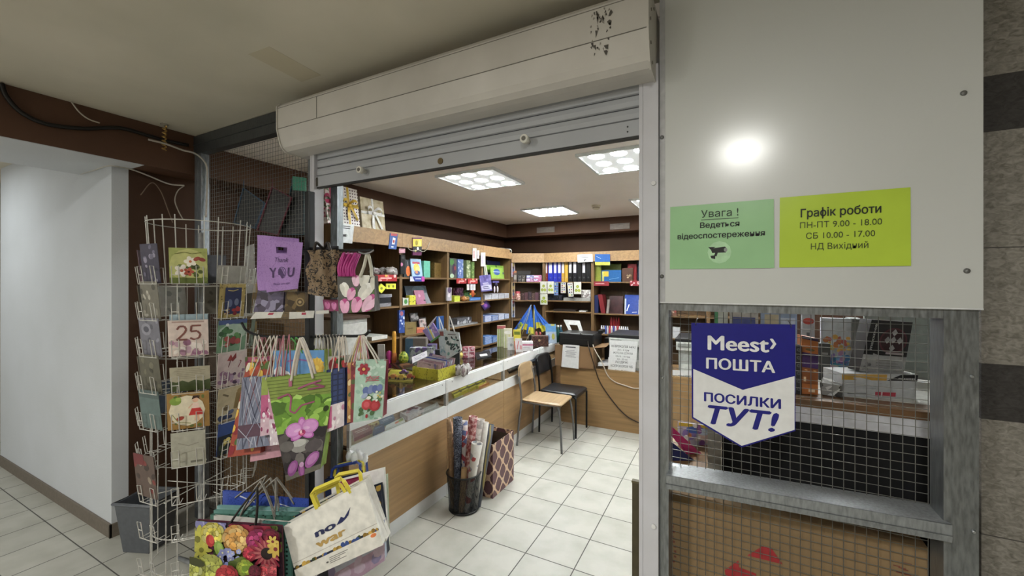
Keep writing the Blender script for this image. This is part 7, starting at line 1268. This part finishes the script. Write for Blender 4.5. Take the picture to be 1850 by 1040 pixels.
q4 = quad([(1575, 577), (1649, 582), (1632, 676), (1552, 670)], d=1.49); dk = [BOX(0, 0, 1, 1, '#2a2526'), BOX(0, 0, 1, .33, '#a9a8a8'), G([(.0, .3), (.0, .42), (.35, .33), (.3, .28)], '#a9a8a8'), BOX(0, .33, .22, 1, '#1c1b1d'), E(.62, .62, .33, .31, '#5c2a34', 0, 18), E(.62, .62, .29, .27, '#3c2024', 0, 18)] + [G([(x, y + .07), (x + .07, y), (x, y - .07), (x - .07, y)], '#b0aeae') for x, y in ((.62, .78), (.48, .63), (.62, .64), (.77, .63), (.62, .48))] + [BOX(.5, .36, .92, .40, '#b5a8aa'), LN(.3, .9, .06, .26, 4, '#8a8888', 3, .3), SC(10, 4, ['#6a6868', '#888686'], .02, .04, .05, .2, .04, .16)]
b2 = slab('disc_box', 'black and red boxed discs standing tilted on the flat box', 'disc case box', q4, .05, M('#2a2526', .35), dk)
fnr = lambda s, t_, f=b2[2]: f(.06 + .13 * (1 - t_), .40 + .55 * s)
letter(b2[0], fnr, b2[1], [('maxxmee', .5, .25, .55, '#c4c2c2', .02, 0, .9)], .2, .04)
kbox('battery_pack', 'orange and purple blister pack behind the mesh, right of the sign', 'blister pack', [(1449, 606), (1478, 612), (1478, 713), (1449, 711)], .05, '#b56a2c', [BOX(0, .46, 1, .72, '#4a3060'), BOX(0, .18, 1, .46, '#8a4f24'), BOX(0, .95, 1, 1, '#3a2c4a'), E(.5, .78, .3, .1, '#6a5a34'), BOX(.1, .22, .25, .3, '#d9b48a'), BOX(.4, .04, .8, .09, '#e0c4a0'), E(.25, .42, .1, .04, '#d9a05c'), E(.8, .42, .1, .04, '#d9a05c')])
bt = kbox('battery_strip', 'dark strip of button batteries beside the orange pack', 'battery strip', [(1438, 622), (1448, 624), (1448, 712), (1438, 711)], .03, '#2a2a2c', [[E(.5, .1 + .16 * k, .36, .36, '#5c5e60') for k in range(6)], [E(.5, .1 + .16 * k, .2, .2, '#3a3b3d') for k in range(6)]])
kbox('foil_pack', 'crumpled silver foil pack lying left of the flat disc box', 'pack', [(1481, 690), (1522, 697), (1522, 718), (1483, 712)], .1, pattern('silver_foil', 'voronoi', ['#3a3a38', '#8a8a86', '#c4c4c0', '#5c5c58'], 50, .2))
# bright packs standing at the rear of the tall counter
def rear(name, label, cat, u0, v0, u1, col, art=(), Y=2.26, dep=.03, v1=None, z=KZ + .0026):
    d_ = (P(u0, 510, Y=Y) - Vector((0, 0, EYE))).dot(FW); z1 = zat(v0, d_); a, b = xy(u0, Y), xy(u1, Y); return slab(name, label, cat, [Vector((a, Y, z1)), Vector((b, Y, z1)), Vector((b, Y, z)), Vector((a, Y, z))], dep, col if isinstance(col, bpy.types.Material) else M(col, .4), art)
rear('colouring_set', 'white pack with an orange and blue splash picture behind the mesh', 'art set', 1484, 574, 1538, '#c4c8cc', [SC(26, 5, ['#c9783c', '#d9b44a', '#b5584a', '#d6a03c'], .05, .12, .05, .95, .45, .68), SC(30, 6, ['#4a80b5', '#6a94c4', '#8a6ab0', '#b58ab0', '#3c9ab5'], .06, .14, .3, 1, .08, .42), BOX(0, 0, 1, .06, '#c2b03c')], Y=2.22)
rear('grey_box', 'dark grey box before the splash picture pack', 'box', 1480, 620, 1500, '#4a4c4a', [BOX(.2, .7, .8, .76, '#8a8c8a')], Y=2.12)
rear('round_logo_pack', 'white pack with a red round spot behind the orange pack', 'pack', 1449, 566, 1472, '#b5b8bc', [E(.5, .88, .45, .32, '#c04434'), BOX(.35, .2, .6, .7, '#6a6c70')], Y=2.18)
rear('grey_folder_box', 'tall grey file box behind the black disc box', 'file box', 1540, 576, 1562, '#6a6c68', [], Y=2.2, dep=.12); rear('pale_board', 'pale blue grey board standing at the right behind the mesh', 'board', 1562, 560, 1690, '#9aa29e', [], Y=2.33, dep=.02)
rear('picture_pack', 'pale pack with a blue picture above the post office sign', 'pack', 1318, 562, 1370, '#a8a49c', [BOX(.1, .3, .9, .9, '#4a5488')], Y=2.25); rear('picture_pack', 'pale blue pack above the right end of the post office sign', 'pack', 1375, 562, 1440, '#8a9ab5', [BOX(.1, .4, .5, .95, '#b5a88a'), BOX(.55, .3, .95, .9, '#b8c0cc')], Y=2.25); rear('green_pack', 'white and green pack above the left end of the post office sign', 'pack', 1290, 562, 1315, '#b0b4ac', [BOX(0, .5, .3, 1, '#4a8a5c')], Y=2.25)
q = [P(1668, 640, Y=1.95), P(1700, 655, Y=1.95), P(1700, 655, Y=1.95), P(1668, 640, Y=1.95)]
tag(MB((.95, 2.05, KZ)).box((.86, ky + .06, KZ + .0026), (1.2, ky + .42, KZ + .11)).box((.855, ky + .055, KZ + .1105), (1.205, ky + .425, KZ + .125), M('#7d827f', .35)).build('till_box', M('#8f9490', .4), bevel=.004, loc=(.95, 2.05, KZ)), 'grey flat machine at the right end of the tall counter behind the mesh', 'machine')
# low table of colouring books beside the tall counter
o = Vector((-.15, 1.95, 0)); t = thing('low_table', 'low brown table with colouring books behind the mesh window', 'table', o); TZ = .83
MB(o).box((-.29, 1.72, TZ - .02), (-.075, 2.2, TZ)).build('tabletop', shelfb, t)
for x in (-.275, -.10):
    for y in (1.74, 2.17): MB(o).box((x, y, 0), (x + .02, y + .02, TZ - .021)).build('leg', shelfb, t)
def lowb(name, label, cat, c4, d_, th, col, art=()):
    q = quad(c4, d=d_); dz = TZ + .001 - min(p.z for p in q); 
    for i in (2, 3): q[i].z = TZ + .001
    return slab(name, label, cat, q, th, M(col, .4), art)
lowb('colouring_book', 'colouring book with a yellow top edge behind the mesh window', 'colouring book', [(1226, 762), (1290, 770), (1290, 838), (1226, 834)], 1.95, .01, '#a8a4b5', [BOX(0, .84, 1, 1, '#cfae14'), E(.3, .5, .2, .16, '#8a78b5'), E(.5, .72, .3, .1, '#4a6ab5'), E(.75, .4, .2, .2, '#c9a8a0'), E(.7, .65, .16, .1, '#b5c4d6'), SC(10, 4, ['#c97a4a', '#5c8ac4', '#d9d4d0', '#8a5a9a'], .05, .1)])
lowb('pink_folder', 'magenta folder leaning left of the colouring book', 'folder', [(1198, 768), (1216, 772), (1268, 836), (1240, 838)], 1.85, .008, '#a81c5c', [S([(0, 0), (1, 1)], .1, '#8e1a4c')])
lowb('navy_folder', 'navy folder leaning lowest beside the magenta one', 'folder', [(1200, 795), (1216, 800), (1255, 838), (1215, 840)], 1.78, .008, '#1c2450')
# parcel carton with red arrows right behind the mesh, below the sill
o = Vector((.17, 1.75, 0)); t = thing('parcel_carton', 'large parcel carton with red arrow marks behind the mesh under the sill', 'cardboard box', o); fy = 1.588
za, zb_ = P(1205, 893, Y=fy).z, P(1690, 985, Y=fy).z; cz = (za + zb_) / 2; pm_ = plaster('parcel_cardboard', '#8d7350', .06, 60, .1, .8)
MB(o).box((-.205, fy, .001), (.508, ky - .02, cz)).build('body', pm_, t, .003)
fq = [Vector((-.172, fy, cz)), Vector((.498, fy, cz)), Vector((.498, fy, 0)), Vector((-.172, fy, 0))]
def pxp(u, v): p = P(u, v, Y=fy - .0012); return p
MB(o).add([pxp(u, v) for u, v in ((1350, 1003), (1368, 992), (1378, 986), (1386, 987), (1396, 993), (1414, 1019))], [tuple(range(6))]).add([pxp(u, v) for u, v in ((1309, 1030), (1334, 1012), (1335, 1024), (1366, 1036), (1366, 1060), (1330, 1052), (1312, 1042))], [tuple(range(7))]).add([pxp(u, v) for u, v in ((1434, 1040), (1460, 1052), (1450, 1080), (1436, 1070))], [(0, 1, 2, 3)]).build('arrow_mark', M('#a3242a', .6), t)
pr = MB(o); rd = random.Random(6)
for k in range(9):
    p = pxp(1614 + rd.uniform(0, 24), 1016 + k * 4); pr.box((p.x, p.y - .0002, p.z - .002), (p.x + rd.uniform(.006, .02), p.y, p.z + .001))
    p = pxp(1208 + rd.uniform(0, 12), 950 + k * 9); pr.box((p.x, p.y - .0002, p.z - .004), (p.x + rd.uniform(.004, .012), p.y, p.z + .003))
pr.build('stamp_print', M('#7a4234', .7), t)
